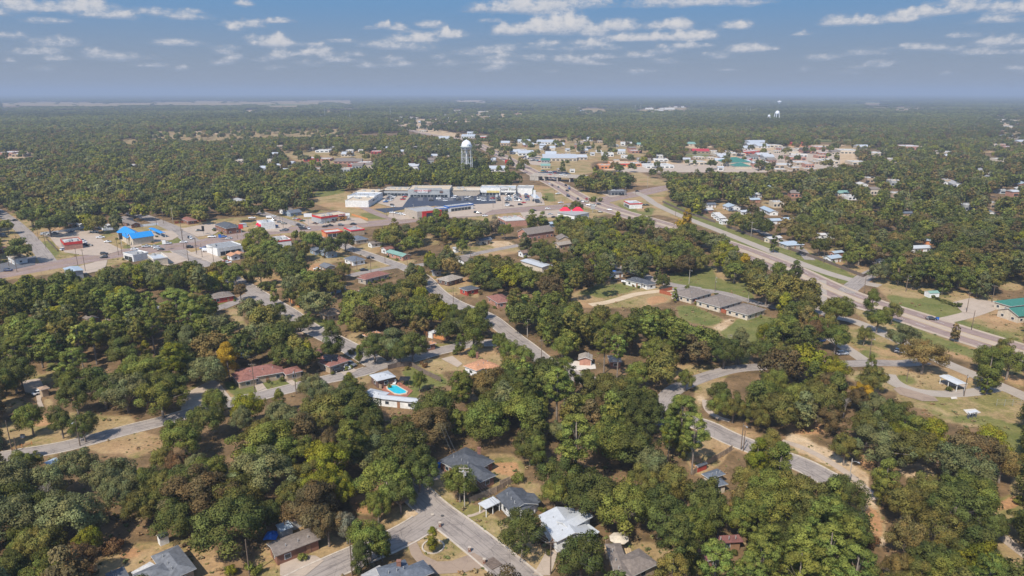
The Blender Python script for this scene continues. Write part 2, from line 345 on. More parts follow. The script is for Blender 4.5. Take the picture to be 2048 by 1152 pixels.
def zfun(code, r):
    """crown centre height and vertical scale for a crown radius r (metres)"""
    key, r0, h0, c0 = KIND[code][:4]; s = r / r0
    vs = {'o': s ** .55, 'p': max(.7, min(1.15, s ** .4)), 't': s ** .8, 'c': s ** .9, 's': s, 'b': s ** .8}[code]
    return c0 * vs, vs
def place_from_px(code, px, py, rpx):
    z = 6.0
    for _ in range(8):
        p = P(px, py, z); dep = proj(p.x, p.y, z)[2]; r = rpx * dep / F; z, vs = zfun(code, r)
    return p.x, p.y, r, vs, dep
# ---------------------------------------------------------------- land cover, surveyed from the photo (t dry grass, g green, o orange earth, p pale earth)
OPEN = [
 ('t',[(165,1152),(185,1130),(215,1112),(255,1092),(300,1085),(350,1078),(395,1082),(425,1092),(445,1120),(455,1152)]),
 ('o',[(225,1104),(300,1086),(290,1106),(250,1122)]),
 ('t',[(495,1152),(505,1115),(535,1085),(560,1060),(600,1040),(640,1060),(700,1085),(700,1120),(600,1152)]),
 ('t',[(755,1028),(770,1010),(825,1005),(845,1022),(838,1040),(800,1055),(775,1060)]),('p',[(800,1026),(835,1018),(838,1033),(808,1038)]),
 ('o',[(690,1000),(720,985),(740,1000),(752,1025),(720,1030)]),
 ('t',[(858,945),(880,930),(900,985),(920,1000),(960,1010),(1000,1040),(1060,1080),(1075,1120),(1095,1152),(1060,1152),(1010,1120),(950,1060),(890,1010),(860,985)]),
 ('t',[(975,905),(1020,905),(1045,925),(1050,960),(1030,965),(985,985),(985,950),(970,930)]),('o',[(985,920),(1040,925),(1035,955),(990,950)]),
 ('t',[(1035,970),(1060,962),(1087,966),(1087,1000),(1060,990)]),
 ('t',[(800,1095),(840,1060),(880,1062),(910,1080),(945,1105),(975,1130),(985,1152),(870,1152),(840,1120)]),('g',[(865,1100),(900,1112),(935,1105),(905,1120),(880,1118)]),
 ('t',[(1000,1088),(1040,1085),(1100,1100),(1115,1115),(1105,1152),(1070,1152)]),
 ('t',[(1222,1085),(1250,1078),(1290,1085),(1345,1100),(1335,1120),(1310,1140),(1290,1115),(1230,1100)]),('g',[(1245,1085),(1290,1095),(1320,1115),(1270,1105)]),
 ('p',[(1712,978),(1740,985),(1768,1040),(1775,1095),(1735,1085),(1722,1020)]),('o',[(1728,1005),(1755,1020),(1770,1075),(1738,1070)]),
 ('p',[(1555,868),(1600,870),(1640,890),(1690,915),(1740,950),(1740,985),(1700,965),(1650,930),(1600,905)]),
 ('t',[(1560,890),(1620,915),(1680,950),(1715,985),(1690,975),(1640,955),(1600,925),(1570,905)]),
 ('o',[(1555,845),(1600,848),(1650,850),(1650,870),(1600,872)]),('o',[(1705,885),(1745,895),(1750,945),(1715,930)]),
 ('p',[(1790,930),(1840,925),(1870,945),(1880,965),(1830,965),(1800,950)]),
 ('t',[(1985,1000),(2048,985),(2048,1152),(2020,1152),(1980,1060)]),('o',[(1985,1005),(2048,990),(2048,1010),(1995,1025)]),
 ('t',[(1790,785),(1850,800),(1960,800),(2048,800),(2048,990),(2016,985),(2025,930),(2010,880),(1960,855),(1890,845),(1850,822),(1795,800)]),
 ('g',[(1800,790),(1860,815),(1900,835),(1960,830),(2048,850),(2048,975),(2030,965),(2020,890),(1960,850),(1880,840)]),
 ('t',[(1690,745),(1800,735),(1900,735),(2048,800),(1850,800),(1780,780),(1700,760)]),('g',[(1780,745),(1830,755),(1840,775),(1800,765)]),('g',[(1700,752),(1760,748),(1770,775),(1740,780)]),
 ('t',[(1700,618),(1740,650),(1880,705),(1960,730),(2048,785),(2048,715),(1900,680),(1720,610)]),
 ('t',[(1690,650),(1740,650),(1800,690),(1880,720),(1800,732),(1730,722),(1690,690)]),('g',[(1700,695),(1740,700),(1775,718),(1730,715)]),
 ('t',[(1740,556),(1780,560),(1860,570),(1980,600),(2048,610),(2048,705),(1900,655),(1780,606)]),('g',[(1850,588),(1950,625),(1925,635),(1840,602)]),('o',[(1900,575),(1960,585),(2000,600),(1950,595)]),
 ('g',[(1310,405),(1440,468),(1540,515),(1600,545),(1640,560),(1710,572),(1740,560),(1700,545),(1540,488),(1450,450),(1330,398)]),
 ('t',[(1560,500),(1600,492),(1660,515),(1745,538),(1725,556),(1640,532)]),('g',[(1585,500),(1620,503),(1650,520),(1610,513)]),
 ('t',[(1135,594),(1180,570),(1240,562),(1300,568),(1345,576),(1340,604),(1290,614),(1210,616),(1160,614)]),('g',[(1145,590),(1185,574),(1240,567),(1290,575),(1210,595)]),
 ('g',[(1335,546),(1400,540),(1420,530),(1500,560),(1510,600),(1460,600),(1400,580),(1345,575)]),('t',[(1420,535),(1470,548),(1490,570),(1440,560)]),
 ('g',[(1350,610),(1390,612),(1450,640),(1520,630),(1565,640),(1540,660),(1510,690),(1490,740),(1475,715),(1450,675),(1420,655),(1360,640)]),('p',[(1420,655),(1465,636),(1470,643),(1440,662)]),
 ('o',[(1290,595),(1320,592),(1345,600),(1300,612)]),
 ('t',[(1335,732),(1400,728),(1460,735),(1475,745),(1400,755),(1345,760)]),
 ('t',[(1390,762),(1455,748),(1430,790),(1402,800),(1398,830),(1440,848),(1480,855),(1560,880),(1500,880),(1400,848),(1385,800)]),('p',[(1390,790),(1415,785),(1400,815)]),
 ('t',[(1365,882),(1400,868),(1440,885),(1465,900),(1440,930),(1400,955),(1380,940),(1370,910)]),('o',[(1375,905),(1400,905),(1410,925),(1385,940)]),
 ('t',[(1385,872),(1420,850),(1470,870),(1500,890),(1560,925),(1610,955),(1590,960),(1520,925),(1450,890)]),
 ('o',[(1300,862),(1340,848),(1348,865),(1310,872)]),
 ('g',[(798,737),(840,730),(905,762),(882,778),(850,765),(835,800),(800,790),(812,760)]),
 ('t',[(690,748),(735,745),(745,760),(715,780),(722,770)]),
 ('t',[(825,725),(900,712),(965,735),(955,745),(890,742),(870,750)]),
 ('t',[(895,700),(930,690),(985,700),(1005,715),(1000,740),(960,745),(920,720)]),
 ('t',[(682,690),(712,680),(740,702),(790,720),(760,716),(720,700)]),
 ('g',[(470,770),(500,752),(560,757),(600,750),(592,775),(535,790),(500,792)]),
 ('g',[(428,765),(480,757),(508,790),(460,802)]),('t',[(358,822),(362,785),(420,755),(440,765),(475,800),(400,818)]),
 ('t',[(85,905),(170,888),(260,862),(290,862),(332,878),(328,895),(270,915),(200,905),(150,900),(100,915)]),
 ('t',[(22,897),(0,860),(0,840),(40,850),(60,840),(110,825),(180,820),(195,828),(270,835),(275,850),(170,875),(90,897)]),
 ('t',[(0,800),(42,795),(50,812),(0,828)]),('t',[(85,795),(105,792),(110,812),(90,815)]),
 ('o',[(55,840),(110,828),(118,845),(70,855)]),('t',[(345,845),(365,835),(380,840),(350,850)]),
 ('t',[(40,757),(110,743),(118,752),(90,770),(50,765)]),('g',[(90,725),(118,720),(115,738),(92,742)]),('g',[(40,742),(75,735),(72,748),(40,752)]),
 ('t',[(575,600),(605,618),(625,640),(660,630),(672,650),(652,668),(615,642),(590,628)]),('g',[(620,640),(652,632),(660,645),(645,658)]),
 ('t',[(685,668),(720,665),(742,688),(710,690)]),('t',[(835,695),(872,688),(905,680),(960,668),(955,678),(905,693),(860,700)]),
 ('g',[(422,600),(466,597),(468,606),(440,613)]),('t',[(450,620),(470,612),(495,650),(500,665),(485,662)]),
 ('t',[(530,795),(580,792),(620,820),(650,830),(680,860),(640,835),(590,805)]),('t',[(660,840),(700,845),(720,865),(690,870)]),
 ('t',[(470,545),(500,540),(560,548),(568,575),(540,590),(510,575),(480,560)]),('o',[(590,545),(640,520),(668,515),(660,540),(625,548)]),
 ('t',[(688,505),(740,484),(768,500),(745,512),(728,505)]),('t',[(755,512),(845,520),(810,532),(775,527)]),('t',[(695,538),(760,520),(782,532),(722,546)]),
 ('t',[(835,475),(872,470),(882,486),(860,492),(840,486)]),('g',[(902,490),(955,494),(958,506),(920,512),(905,502)]),
 ('t',[(850,560),(880,555),(935,572),(905,588),(868,575)]),('t',[(905,560),(950,575),(960,600),(930,590)]),
 ('t',[(0,425),(30,425),(60,440),(130,455),(200,463),(240,455),(320,445),(360,448),(440,438),(560,428),(620,418),(700,430),(760,450),(640,470),(540,474),(480,488),(440,520),(410,530),(395,505),(330,520),(260,520),(200,540),(120,545),(0,562)]),
 ('g',[(195,462),(235,478),(250,500),(340,500),(380,480),(372,472),(300,490),(240,488),(215,455)]),('g',[(75,485),(105,480),(120,505),(108,518),(90,505)]),
 ('t',[(640,395),(690,385),(1080,370),(1095,374),(1150,378),(1190,380),(1240,388),(1330,372),(1345,385),(1322,400),(1420,440),(1400,450),(1300,425),(1250,425),(1200,430),(1180,440),(1050,442),(960,440),(880,432),(800,440),(735,440),(620,405)]),
 ('g',[(615,392),(640,376),(690,372),(690,385),(640,395)]),('g',[(715,425),(780,430),(775,440),(730,438)]),('g',[(1222,400),(1262,414),(1300,432),(1270,428),(1235,412)]),('g',[(1085,385),(1105,386),(1115,402),(1095,404)]),('g',[(1295,412),(1312,418),(1300,435),(1285,428)]),
 ('t',[(985,285),(1060,280),(1140,275),(1210,285),(1240,278),(1300,300),(1290,312),(1180,325),(1190,345),(1130,358),(1098,358),(1000,318),(960,292),(930,278)]),
 ('p',[(1205,330),(1290,318),(1400,322),(1480,300),(1540,290),(1700,290),(1720,325),(1560,342),(1470,346),(1400,335),(1300,335),(1210,342)]),
 ('t',[(560,302),(640,298),(740,303),(752,318),(640,330),(590,322)]),
 ('t',[(300,262),(430,262),(560,259),(680,263),(675,274),(560,273),(430,282),(300,280)]),
 ('t',[(-100,207),(100,204),(260,206),(430,202),(520,203.5),(610,201),(700,200.5),(720,202.5),(640,205),(650,208),(560,211),(500,208.5),(430,211),(300,209),(180,213),(60,211),(-100,214)]),('t',[(660,204),(738,203),(733,206),(690,207.5)]),('p',[(860,201.5),(960,200.5),(975,203),(880,204.5)]),('p',[(1390,209),(1450,208),(1450,211),(1390,211)]),
 ('p',[(740,236),(790,236),(860,238),(930,232),(1000,222),(1060,226),(1000,238),(940,244),(850,246),(870,258),(930,270),(900,276),(830,262),(790,246)]),
 ('t',[(1265,222),(1300,216),(1380,213.5),(1390,218),(1310,223),(1270,227)]),
 ('p',[(590,226),(665,224),(665,229),(600,231)]),('p',[(1990,240),(2048,238),(2048,262),(2010,264)]),('p',[(0,300),(50,298),(50,316),(0,318)]),
 ('t',[(1530,325),(1560,335),(1540,345),(1520,338)]),('t',[(1260,335),(1270,370),(1330,372),(1350,360),(1310,358)]),
 ('g',[(1330,398),(1440,445),(1540,486),(1640,520),(1700,545),(1690,553),(1600,528),(1500,490),(1400,452),(1325,412)]),('g',[(1460,470),(1540,503),(1640,545),(1700,566),(1660,568),(1580,535),(1480,492),(1430,470)]),('g',[(1760,585),(1830,598),(1930,640),(2048,680),(2048,700),(1920,662),(1800,618)]),('g',[(1760,628),(1860,668),(1990,712),(2048,735),(2048,750),(1960,722),(1850,685),(1780,650)]),
 ('p',[(950,484),(1010,481),(1038,490),(990,501),(955,497)]),('t',[(890,480),(960,484),(1000,500),(1045,492),(1035,508),(960,514),(900,508)]),('t',[(858,545),(900,542),(948,560),(965,578),(900,592),(860,578)]),('t',[(600,500),(650,490),(690,500),(700,520),(640,530)]),
 ('t',[(1990,565),(2048,550),(2048,582),(2000,578)]),('t',[(1660,495),(1690,490),(1680,508),(1655,505)]),('t',[(1690,385),(1710,380),(1705,395),(1690,395)]),
 ('t',[(1410,405),(1440,400),(1480,410),(1470,425),(1445,430)]),('t',[(1520,400),(1570,405),(1560,418),(1520,412)]),
]
# ---- roads: name, centre line pixels, width m, material, kerb, label
ROADS = [
 ('street',[(800,955),(815,972),(839,993),(867,1020),(925,1062),(985,1110),(1050,1165),(1120,1225)],7.8,'asphalt',1),
 ('street',[(872,1030),(809,1072),(715,1112),(640,1145),(560,1185),(480,1230)],7.6,'asphalt',1),
 ('street',[(-60,925),(0,915),(110,898),(168,884),(262,858),(330,842),(378,826),(474,802),(526,791),(586,776),(640,762),(682,753),(726,745),(760,731),(800,725),(865,705),(911,695),(943,687),(985,686),(1020,682)],6.8,'asphalt',1),
 ('street',[(640,470),(665,480),(698,497),(739,510),(782,526),(817,538),(850,556),(875,586),(915,610),(950,622),(979,635),(1005,656),(1026,674),(1052,692),(1086,721),(1117,737),(1146,750),(1185,765),(1221,773),(1260,790),(1300,812),(1350,835),(1411,851),(1445,870),(1490,889),(1550,910),(1607,930),(1660,960)],7.6,'asphalt',1),
 ('street',[(345,492),(362,505),(399,524),(424,534),(467,560),(498,577),(534,601),(578,625),(612,653),(646,669),(698,695),(734,716),(762,732)],8.6,'asphalt',1),
 ('street',[(400,628),(443,614),(480,600),(500,588)],6.5,'asphalt',0),
 ('street',[(700,552),(723,545),(778,536),(800,532)],6.5,'asphalt',0),
 ('street',[(800,535),(830,532),(900,520),(960,505),(1040,490)],7,'asphalt',0),
 ('avenue',[(-80,562),(0,548),(60,538),(127,526),(195,514),(254,504),(332,495),(400,488),(428,481),(487,471),(545,462),(604,458),(682,452),(750,447),(817,440),(856,435),(934,430),(992,423),(1080,417),(1140,412),(1190,404),(1230,395),(1280,387),(1325,376),(1420,362)],24,'brownasphalt',0),
 ('street',[(-20,415),(0,425),(29,446),(49,464),(78,497),(98,524)],9,'asphalt',0),
 ('street',[(260,425),(289,433),(316,444),(352,458),(371,472),(385,484)],11,'asphalt',0),
 ('street',[(500,418),(526,427),(565,439),(604,452)],9,'asphalt',0),
 ('highway',[(760,225),(786,240),(802,255),(850,268),(900,274),(943,282),(985,303),(1025,323),(1067,346),(1103,364),(1128,377),(1153,393),(1185,410),(1240,425),(1320,448),(1450,488),(1560,530),(1645,572),(1714,601),(1821,634),(1901,661),(2022,698),(2200,755)],23,'brownasphalt',0),
 ('frontage_road',[(1270,384),(1294,395),(1307,407),(1352,428),(1400,447),(1440,462),(1526,497),(1637,541),(1716,564),(1760,572)],8,'paleasphalt',0),
 ('exit_ramp',[(1190,404),(1203,402),(1235,417),(1290,438),(1340,452)],9,'brownasphalt',0),
 ('street',[(1690,585),(1716,564),(1735,550),(1770,535)],9,'asphalt',0),
 ('park_road',[(1310,850),(1318,830),(1325,805),(1345,780),(1391,760),(1430,747),(1470,737),(1530,733),(1588,731),(1693,728),(1757,725),(1805,728),(1850,722)],6.5,'asphalt',0),
 ('park_road',[(1640,560),(1640,600),(1645,625),(1670,635),(1703,640),(1740,655),(1781,674),(1830,695),(1880,722),(1941,747),(2003,773),(2048,792),(2150,840)],6.5,'paleasphalt',0),
 ('park_road',[(1660,675),(1687,693),(1727,720)],5.5,'paleasphalt',0),
 ('park_road',[(1775,748),(1783,762),(1808,776),(1848,786),(1901,789),(1955,784),(1990,776)],5.5,'paleasphalt',0),
 ('park_road',[(1330,580),(1375,578),(1440,583),(1500,603),(1560,618),(1620,625),(1650,625)],6,'asphalt',0),
 ('street',[(1180,518),(1240,535),(1280,548),(1330,568),(1400,578)],7,'asphalt',0),
 ('path',[(1564,882),(1600,893),(1634,909),(1660,924),(1687,941),(1712,960),(1735,981),(1752,1000)],2.4,'concrete',0),
 ('path',[(1960,1035),(1987,1059),(2017,1084),(2048,1108),(2090,1140)],3,'concrete',0),
 ('path',[(1411,800),(1411,812),(1418,824),(1437,836),(1460,842)],2.2,'concrete',0),
 ('path',[(1365,912),(1385,892),(1405,876)],1.3,'concrete',0),('path',[(935,1033),(950,1030),(970,1020)],1.0,'concrete',0),
 ('dirt_track',[(1180,610),(1210,606),(1240,598),(1270,588),(1320,582),(1345,580)],5,'paleearth',0),
 ('access_road',[(1885,642),(1930,632),(1960,622),(1990,610)],7,'concrete',0),
 ('access_road',[(700,400),(760,432),(800,440)],8,'brownasphalt',0),
 ('street',[(1560,330),(1600,345),(1650,350)],7,'asphalt',0),('street',[(1620,520),(1595,492),(1560,480),(1500,455),(1470,448)],6.5,'asphalt',0),
 ('street',[(1230,290),(1300,300),(1400,312),(1560,300)],9,'asphalt',0),('street',[(985,320),(960,330),(930,340)],7,'asphalt',0),
]
# ---- paved areas: name, polygon pixels, material
PAVED = [
 ('driveway',[(815,1086),(832,1082),(846,1110),(875,1124),(905,1122),(932,1112),(948,1106),(975,1122),(960,1138),(925,1146),(890,1148),(862,1150),(838,1130),(822,1110)],'brownconcrete'),
 ('driveway',[(560,1120),(600,1110),(632,1112),(648,1122),(600,1160),(560,1152)],'concrete'),
 ('driveway',[(852,955),(862,942),(884,934),(893,944),(880,958),(860,966)],'concrete'),
 ('driveway',[(1092,1104),(1116,1100),(1110,1125),(1100,1152),(1066,1150),(1078,1130)],'concrete'),
 ('driveway',[(1245,1105),(1248,1094),(1262,1098),(1256,1108)],'concrete'),
 ('driveway',[(362,822),(366,790),(400,772),(425,758),(440,768),(465,800),(430,810)],'concrete'),
 ('driveway',[(505,762),(520,760),(535,780),(515,785)],'concrete'),('driveway',[(563,757),(575,752),(595,768),(585,772)],'concrete'),
 ('driveway',[(678,742),(705,735),(714,742),(690,752)],'concrete'),('driveway',[(882,718),(905,712),(925,728),(915,735)],'concrete'),
 ('driveway',[(1123,727),(1150,722),(1190,728),(1192,738),(1150,742),(1135,738)],'paleconcrete'),
 ('driveway',[(440,612),(470,600),(480,606),(452,618)],'asphalt'),
 ('driveway',[(45,762),(80,757),(88,775),(82,800),(88,815),(76,815),(72,790),(50,785)],'concrete'),
 ('driveway',[(850,691),(866,688),(872,696),(856,700)],'concrete'),
 ('patio',[(766,763),(785,757),(800,765),(826,782),(812,796),(790,800),(775,792),(764,780)],'redpaving'),
 ('parking_lot',[(1905,605),(1940,596),(1990,604),(2000,615),(1950,628),(1925,625)],'concrete'),
 ('parking_pad',[(1786,778),(1800,774),(1870,795),(1877,803),(1845,803),(1800,790)],'brownconcrete'),
 ('slab',[(1885,760),(1935,770),(1932,778),(1880,768)],'concrete'),('slab',[(1926,820),(1950,818),(1962,826),(1938,832)],'paleconcrete'),('slab',[(1901,795),(1912,794),(1915,798),(1903,799)],'paleconcrete'),
 ('parking_lot',[(85,472),(140,460),(195,462),(205,480),(245,500),(205,512),(160,510),(130,505),(112,490),(100,475)],'concrete'),
 ('parking_lot',[(270,470),(300,462),(345,462),(358,472),(345,480),(300,486),(270,480)],'concrete'),('driveway',[(258,488),(280,486),(285,492),(262,496)],'concrete'),
 ('parking_lot',[(360,458),(420,446),(450,455),(430,468),(395,474)],'concrete'),
 ('parking_lot',[(372,508),(410,498),(440,515),(450,522),(440,528),(405,520)],'concrete'),
 ('parking_lot',[(520,445),(560,438),(585,452),(560,464),(500,462)],'concrete'),
 ('parking_lot',[(600,440),(660,434),(720,436),(738,446),(640,452),(618,452)],'concrete'),
 ('parking_lot',[(310,505),(350,506),(378,520),(340,532),(300,528)],'concrete'),('parking_lot',[(150,535),(190,524),(215,520),(210,540),(170,548)],'concrete'),
 ('parking_lot',[(0,528),(50,516),(72,512),(70,530),(0,545)],'darkasphalt'),
 ('parking_lot',[(735,385),(760,383),(1060,383),(1082,385),(1090,410),(990,420),(960,418),(860,412),(810,415),(782,414),(745,404)],'concrete'),
 ('parking_lot',[(748,418),(805,414),(815,400),(828,384),(990,386),(992,407),(945,409),(952,412),(920,416),(870,412),(812,418),(770,426)],'newasphalt'),
 ('parking_lot',[(780,426),(870,420),(960,415),(985,420),(960,432),(860,436),(800,440),(775,434)],'concrete'),
 ('parking_lot',[(1040,425),(1120,420),(1130,432),(1050,440)],'concrete'),('parking_lot',[(1195,384),(1240,378),(1255,390),(1220,395)],'concrete'),
 ('parking_lot',[(1075,345),(1125,340),(1145,350),(1110,358)],'newasphalt'),('parking_lot',[(1045,318),(1075,310),(1105,322),(1085,332),(1055,328)],'concrete'),
 ('parking_lot',[(1210,345),(1300,330),(1420,325),(1560,300),(1680,300),(1680,335),(1560,345),(1460,345)],'concrete'),
]
RO = random.Random(8)
for _ in range(95):   # small fields and clearings of the plain
    y_ = 199 + 120 * RO.random() ** 1.6; x_ = RO.uniform(-100, 2150); w_ = RO.uniform(12, 60) * (1.3 if y_ < 230 else 1); h_ = max(.9, (y_ - 186) * RO.uniform(.02, .07)); ph = RO.uniform(0, 6)
    if 820 < x_ < 1300 and y_ > 240 or 640 < x_ < 1100 and y_ > 300: continue
    OPEN.append((RO.choice('ttgtp' if y_ > 215 else 'ttg'), [(x_ + w_ * math.cos(a_) * (1 + .25 * math.sin(3 * a_ + ph)), y_ + h_ * math.sin(a_)) for a_ in [k_ * math.pi / 6 for k_ in range(12)]]))
for x_ in (800, 905, 1005, 1110, 1215, 1320, 1420, 1525): PAVED.append(('parking_bay', [(680 + a_ / 5.12, 360 + b_ / 5.12) for a_, b_ in ((x_, 142), (x_ + 48, 142), (x_ + 50, 214), (x_ - 4, 214))], 'darkasphalt'))
PIXPOLY = {'t': 0, 'g': 1, 'o': 2, 'p': 3}
def inpoly(X, Y, poly):
    """vectorised even-odd test"""
    r = np.zeros(X.shape, bool); n = len(poly)
    for i in range(n):
        x1, y1 = poly[i]; x2, y2 = poly[(i + 1) % n]
        if y1 == y2: continue
        c = ((y1 > Y) != (y2 > Y)) & (X < (x2 - x1) * (Y - y1) / (y2 - y1) + x1); r ^= c
    return r
def groundpts(pts): return [tuple(P(x, max(y, 196), 0).xy) for x, y in pts]
def resample(pts, step):
    out = []
    for i in range(len(pts) - 1):
        a = Vector(pts[i]); b = Vector(pts[i + 1]); n = max(1, int((b - a).length / step))
        for k in range(n): out.append(a.lerp(b, k / n))
    out.append(Vector(pts[-1])); return out
def smooth_line(pts, it=2):
    p = [Vector(q) for q in pts]
    for _ in range(it):
        q = [p[0]]
        for i in range(len(p) - 1): q += [p[i].lerp(p[i + 1], .25), p[i].lerp(p[i + 1], .75)]
        p = q + [p[-1]]
    return p
# ---- surface materials
def ground_material():
    m = bpy.data.materials.new('ground_cover'); m.use_nodes = True; t = m.node_tree; b = t.nodes['Principled BSDF']; L = t.links.new; N = t.nodes.new
    b.inputs['Roughness'].default_value = .95; b.inputs['Specular IOR Level'].default_value = .1
    g = N('ShaderNodeNewGeometry')
    def noise(sc, det=6, rough=.6):
        n = N('ShaderNodeTexNoise'); n.inputs['Scale'].default_value = sc; n.inputs['Detail'].default_value = det; n.inputs['Roughness'].default_value = rough; L(g.outputs['Position'], n.inputs['Vector']); return n.outputs[0]
    def ramp(src, a, b_, pa=.35, pb=.65):
        r = N('ShaderNodeValToRGB'); r.color_ramp.elements[0].position = pa; r.color_ramp.elements[1].position = pb
        r.color_ramp.elements[0].color = (*a, 1); r.color_ramp.elements[1].color = (*b_, 1); L(src, r.inputs[0]); return r.outputs[0]
    def mix(f, a, b_):
        q = N('ShaderNodeMixRGB'); L(f, q.inputs[0]); L(a, q.inputs[1]); L(b_, q.inputs[2]); return q.outputs[0]
    def step(src, lo, hi):
        q = N('ShaderNodeMapRange'); q.interpolation_type = 'SMOOTHSTEP'; L(src, q.inputs[0]); q.inputs[1].default_value = lo; q.inputs[2].default_value = hi; return q.outputs[0]
    def add(a, b_, k):
        q = N('ShaderNodeMath'); q.operation = 'MULTIPLY_ADD'; L(b_, q.inputs[0]); q.inputs[1].default_value = k; L(a, q.inputs[2]); return q.outputs[0]
    big = noise(.018); mid = noise(.11, 8, .7); fine = noise(1.1, 8, .75)
    dry = ramp(mid, (.30, .205, .10), (.43, .315, .165)); dry = mix(step(big, .47, .64), dry, ramp(mid, (.34, .205, .105), (.45, .28, .15)))
    dry = mix(step(noise(.045, 8, .75), .47, .62), dry, ramp(mid, (.16, .15, .048), (.27, .225, .08)))
    dry = mix(step(noise(.3, 8, .75), .58, .68), dry, ramp(mid, (.13, .12, .045), (.20, .17, .07)))
    green = ramp(mid, (.115, .135, .036), (.22, .20, .07)); orange = ramp(mid, (.36, .19, .09), (.50, .29, .15)); pale = ramp(mid, (.42, .28, .16), (.62, .47, .31))
    a = N('ShaderNodeAttribute'); a.attribute_name = 'cover'; s = N('ShaderNodeSeparateColor'); L(a.outputs['Color'], s.inputs[0])
    c = mix(step(add(s.outputs[0], mid, .9), .75, 1.15), dry, green)
    c = mix(step(add(s.outputs[1], mid, .9), .8, 1.1), c, orange)
    c = mix(step(add(s.outputs[2], mid, .9), .8, 1.1), c, pale)
    wood = ramp(mid, (.10, .07, .035), (.27, .17, .09))
    c = mix(step(add(a.outputs['Alpha'], mid, .8), .7, 1.1), c, wood)
    mu = N('ShaderNodeMixRGB'); mu.blend_type = 'MULTIPLY'; mu.inputs[0].default_value = 1; L(c, mu.inputs[1]); L(ramp(fine, (.62, .64, .66), (1.2, 1.17, 1.1), .32, .68), mu.inputs[2])
    L(mu.outputs[0], b.inputs['Base Color']); return m
def road_material(name, base, dark, streak=.5, crack=True, wear=.35):
    m = bpy.data.materials.new(name); m.use_nodes = True; t = m.node_tree; b = t.nodes['Principled BSDF']; L = t.links.new; N = t.nodes.new
    b.inputs['Roughness'].default_value = .9; b.inputs['Specular IOR Level'].default_value = .2
    u = N('ShaderNodeUVMap'); mp = N('ShaderNodeMapping'); mp.inputs['Scale'].default_value = (.012, .45, 1); L(u.outputs[0], mp.inputs[0])
    n1 = N('ShaderNodeTexNoise'); n1.inputs['Scale'].default_value = 4; n1.inputs['Detail'].default_value = 7; n1.inputs['Roughness'].default_value = .7; L(mp.outputs[0], n1.inputs['Vector'])
    g = N('ShaderNodeNewGeometry'); n2 = N('ShaderNodeTexNoise'); n2.inputs['Scale'].default_value = .16; n2.inputs['Detail'].default_value = 9; n2.inputs['Roughness'].default_value = .75; L(g.outputs['Position'], n2.inputs['Vector'])
    r1 = N('ShaderNodeMapRange'); L(n1.outputs[0], r1.inputs[0]); r1.inputs[1].default_value = .5; r1.inputs[2].default_value = .68; r1.inputs[4].default_value = streak
    r2 = N('ShaderNodeMapRange'); L(n2.outputs[0], r2.inputs[0]); r2.inputs[1].default_value = .48; r2.inputs[2].default_value = .66; r2.inputs[4].default_value = wear
    ad = N('ShaderNodeMath'); ad.operation = 'ADD'; ad.use_clamp = True; L(r1.outputs[0], ad.inputs[0]); L(r2.outputs[0], ad.inputs[1]); fac = ad.outputs[0]
    if crack:
        v = N('ShaderNodeTexVoronoi'); v.feature = 'DISTANCE_TO_EDGE'; v.inputs['Scale'].default_value = .22; L(g.outputs['Position'], v.inputs['Vector'])
        r3 = N('ShaderNodeMapRange'); L(v.outputs[0], r3.inputs[0]); r3.inputs[1].default_value = .0; r3.inputs[2].default_value = .02; r3.inputs[3].default_value = .45; r3.inputs[4].default_value = 0
        a2 = N('ShaderNodeMath'); a2.operation = 'ADD'; a2.use_clamp = True; L(fac, a2.inputs[0]); L(r3.outputs[0], a2.inputs[1]); fac = a2.outputs[0]
    mx = N('ShaderNodeMixRGB'); L(fac, mx.inputs[0]); mx.inputs[1].default_value = (*base, 1); mx.inputs[2].default_value = (*dark, 1); L(mx.outputs[0], b.inputs['Base Color'])
    MATS[name] = m; return m
road_material('asphalt', (.335, .285, .245), (.13, .11, .10), .85, True, .5)
road_material('brownasphalt', (.31, .225, .19), (.17, .115, .10), .9, False, .5)
road_material('paleasphalt', (.38, .32, .26), (.24, .20, .165), .6, False)
road_material('tanasphalt', (.45, .355, .265), (.30, .23, .17), .6, False)
road_material('darkasphalt', (.14, .14, .15), (.06, .06, .065), .4, False)
road_material('newasphalt', (.055, .065, .09), (.04, .045, .06), .4, False)
road_material('concrete', (.44, .35, .27), (.29, .23, .18), .3, True, .6)
road_material('brownconcrete', (.33, .245, .18), (.2, .145, .11), .3, True, .7)
road_material('paleconcrete', (.60, .54, .46), (.42, .37, .31), .3, False)
road_material('redpaving', (.34, .14, .09), (.24, .10, .07), .3, False)
road_material('paleearth', (.55, .43, .29), (.40, .28, .16), .6, False, .6)
KERB = mat('kerb_concrete', (.48, .41, .33), .85, .12, .8)
PAINTW = mat('road_paint_white', (.62, .60, .56), .7, .15, .8); PAINTY = mat('road_paint_yellow', (.55, .38, .08), .7, .15, .8)

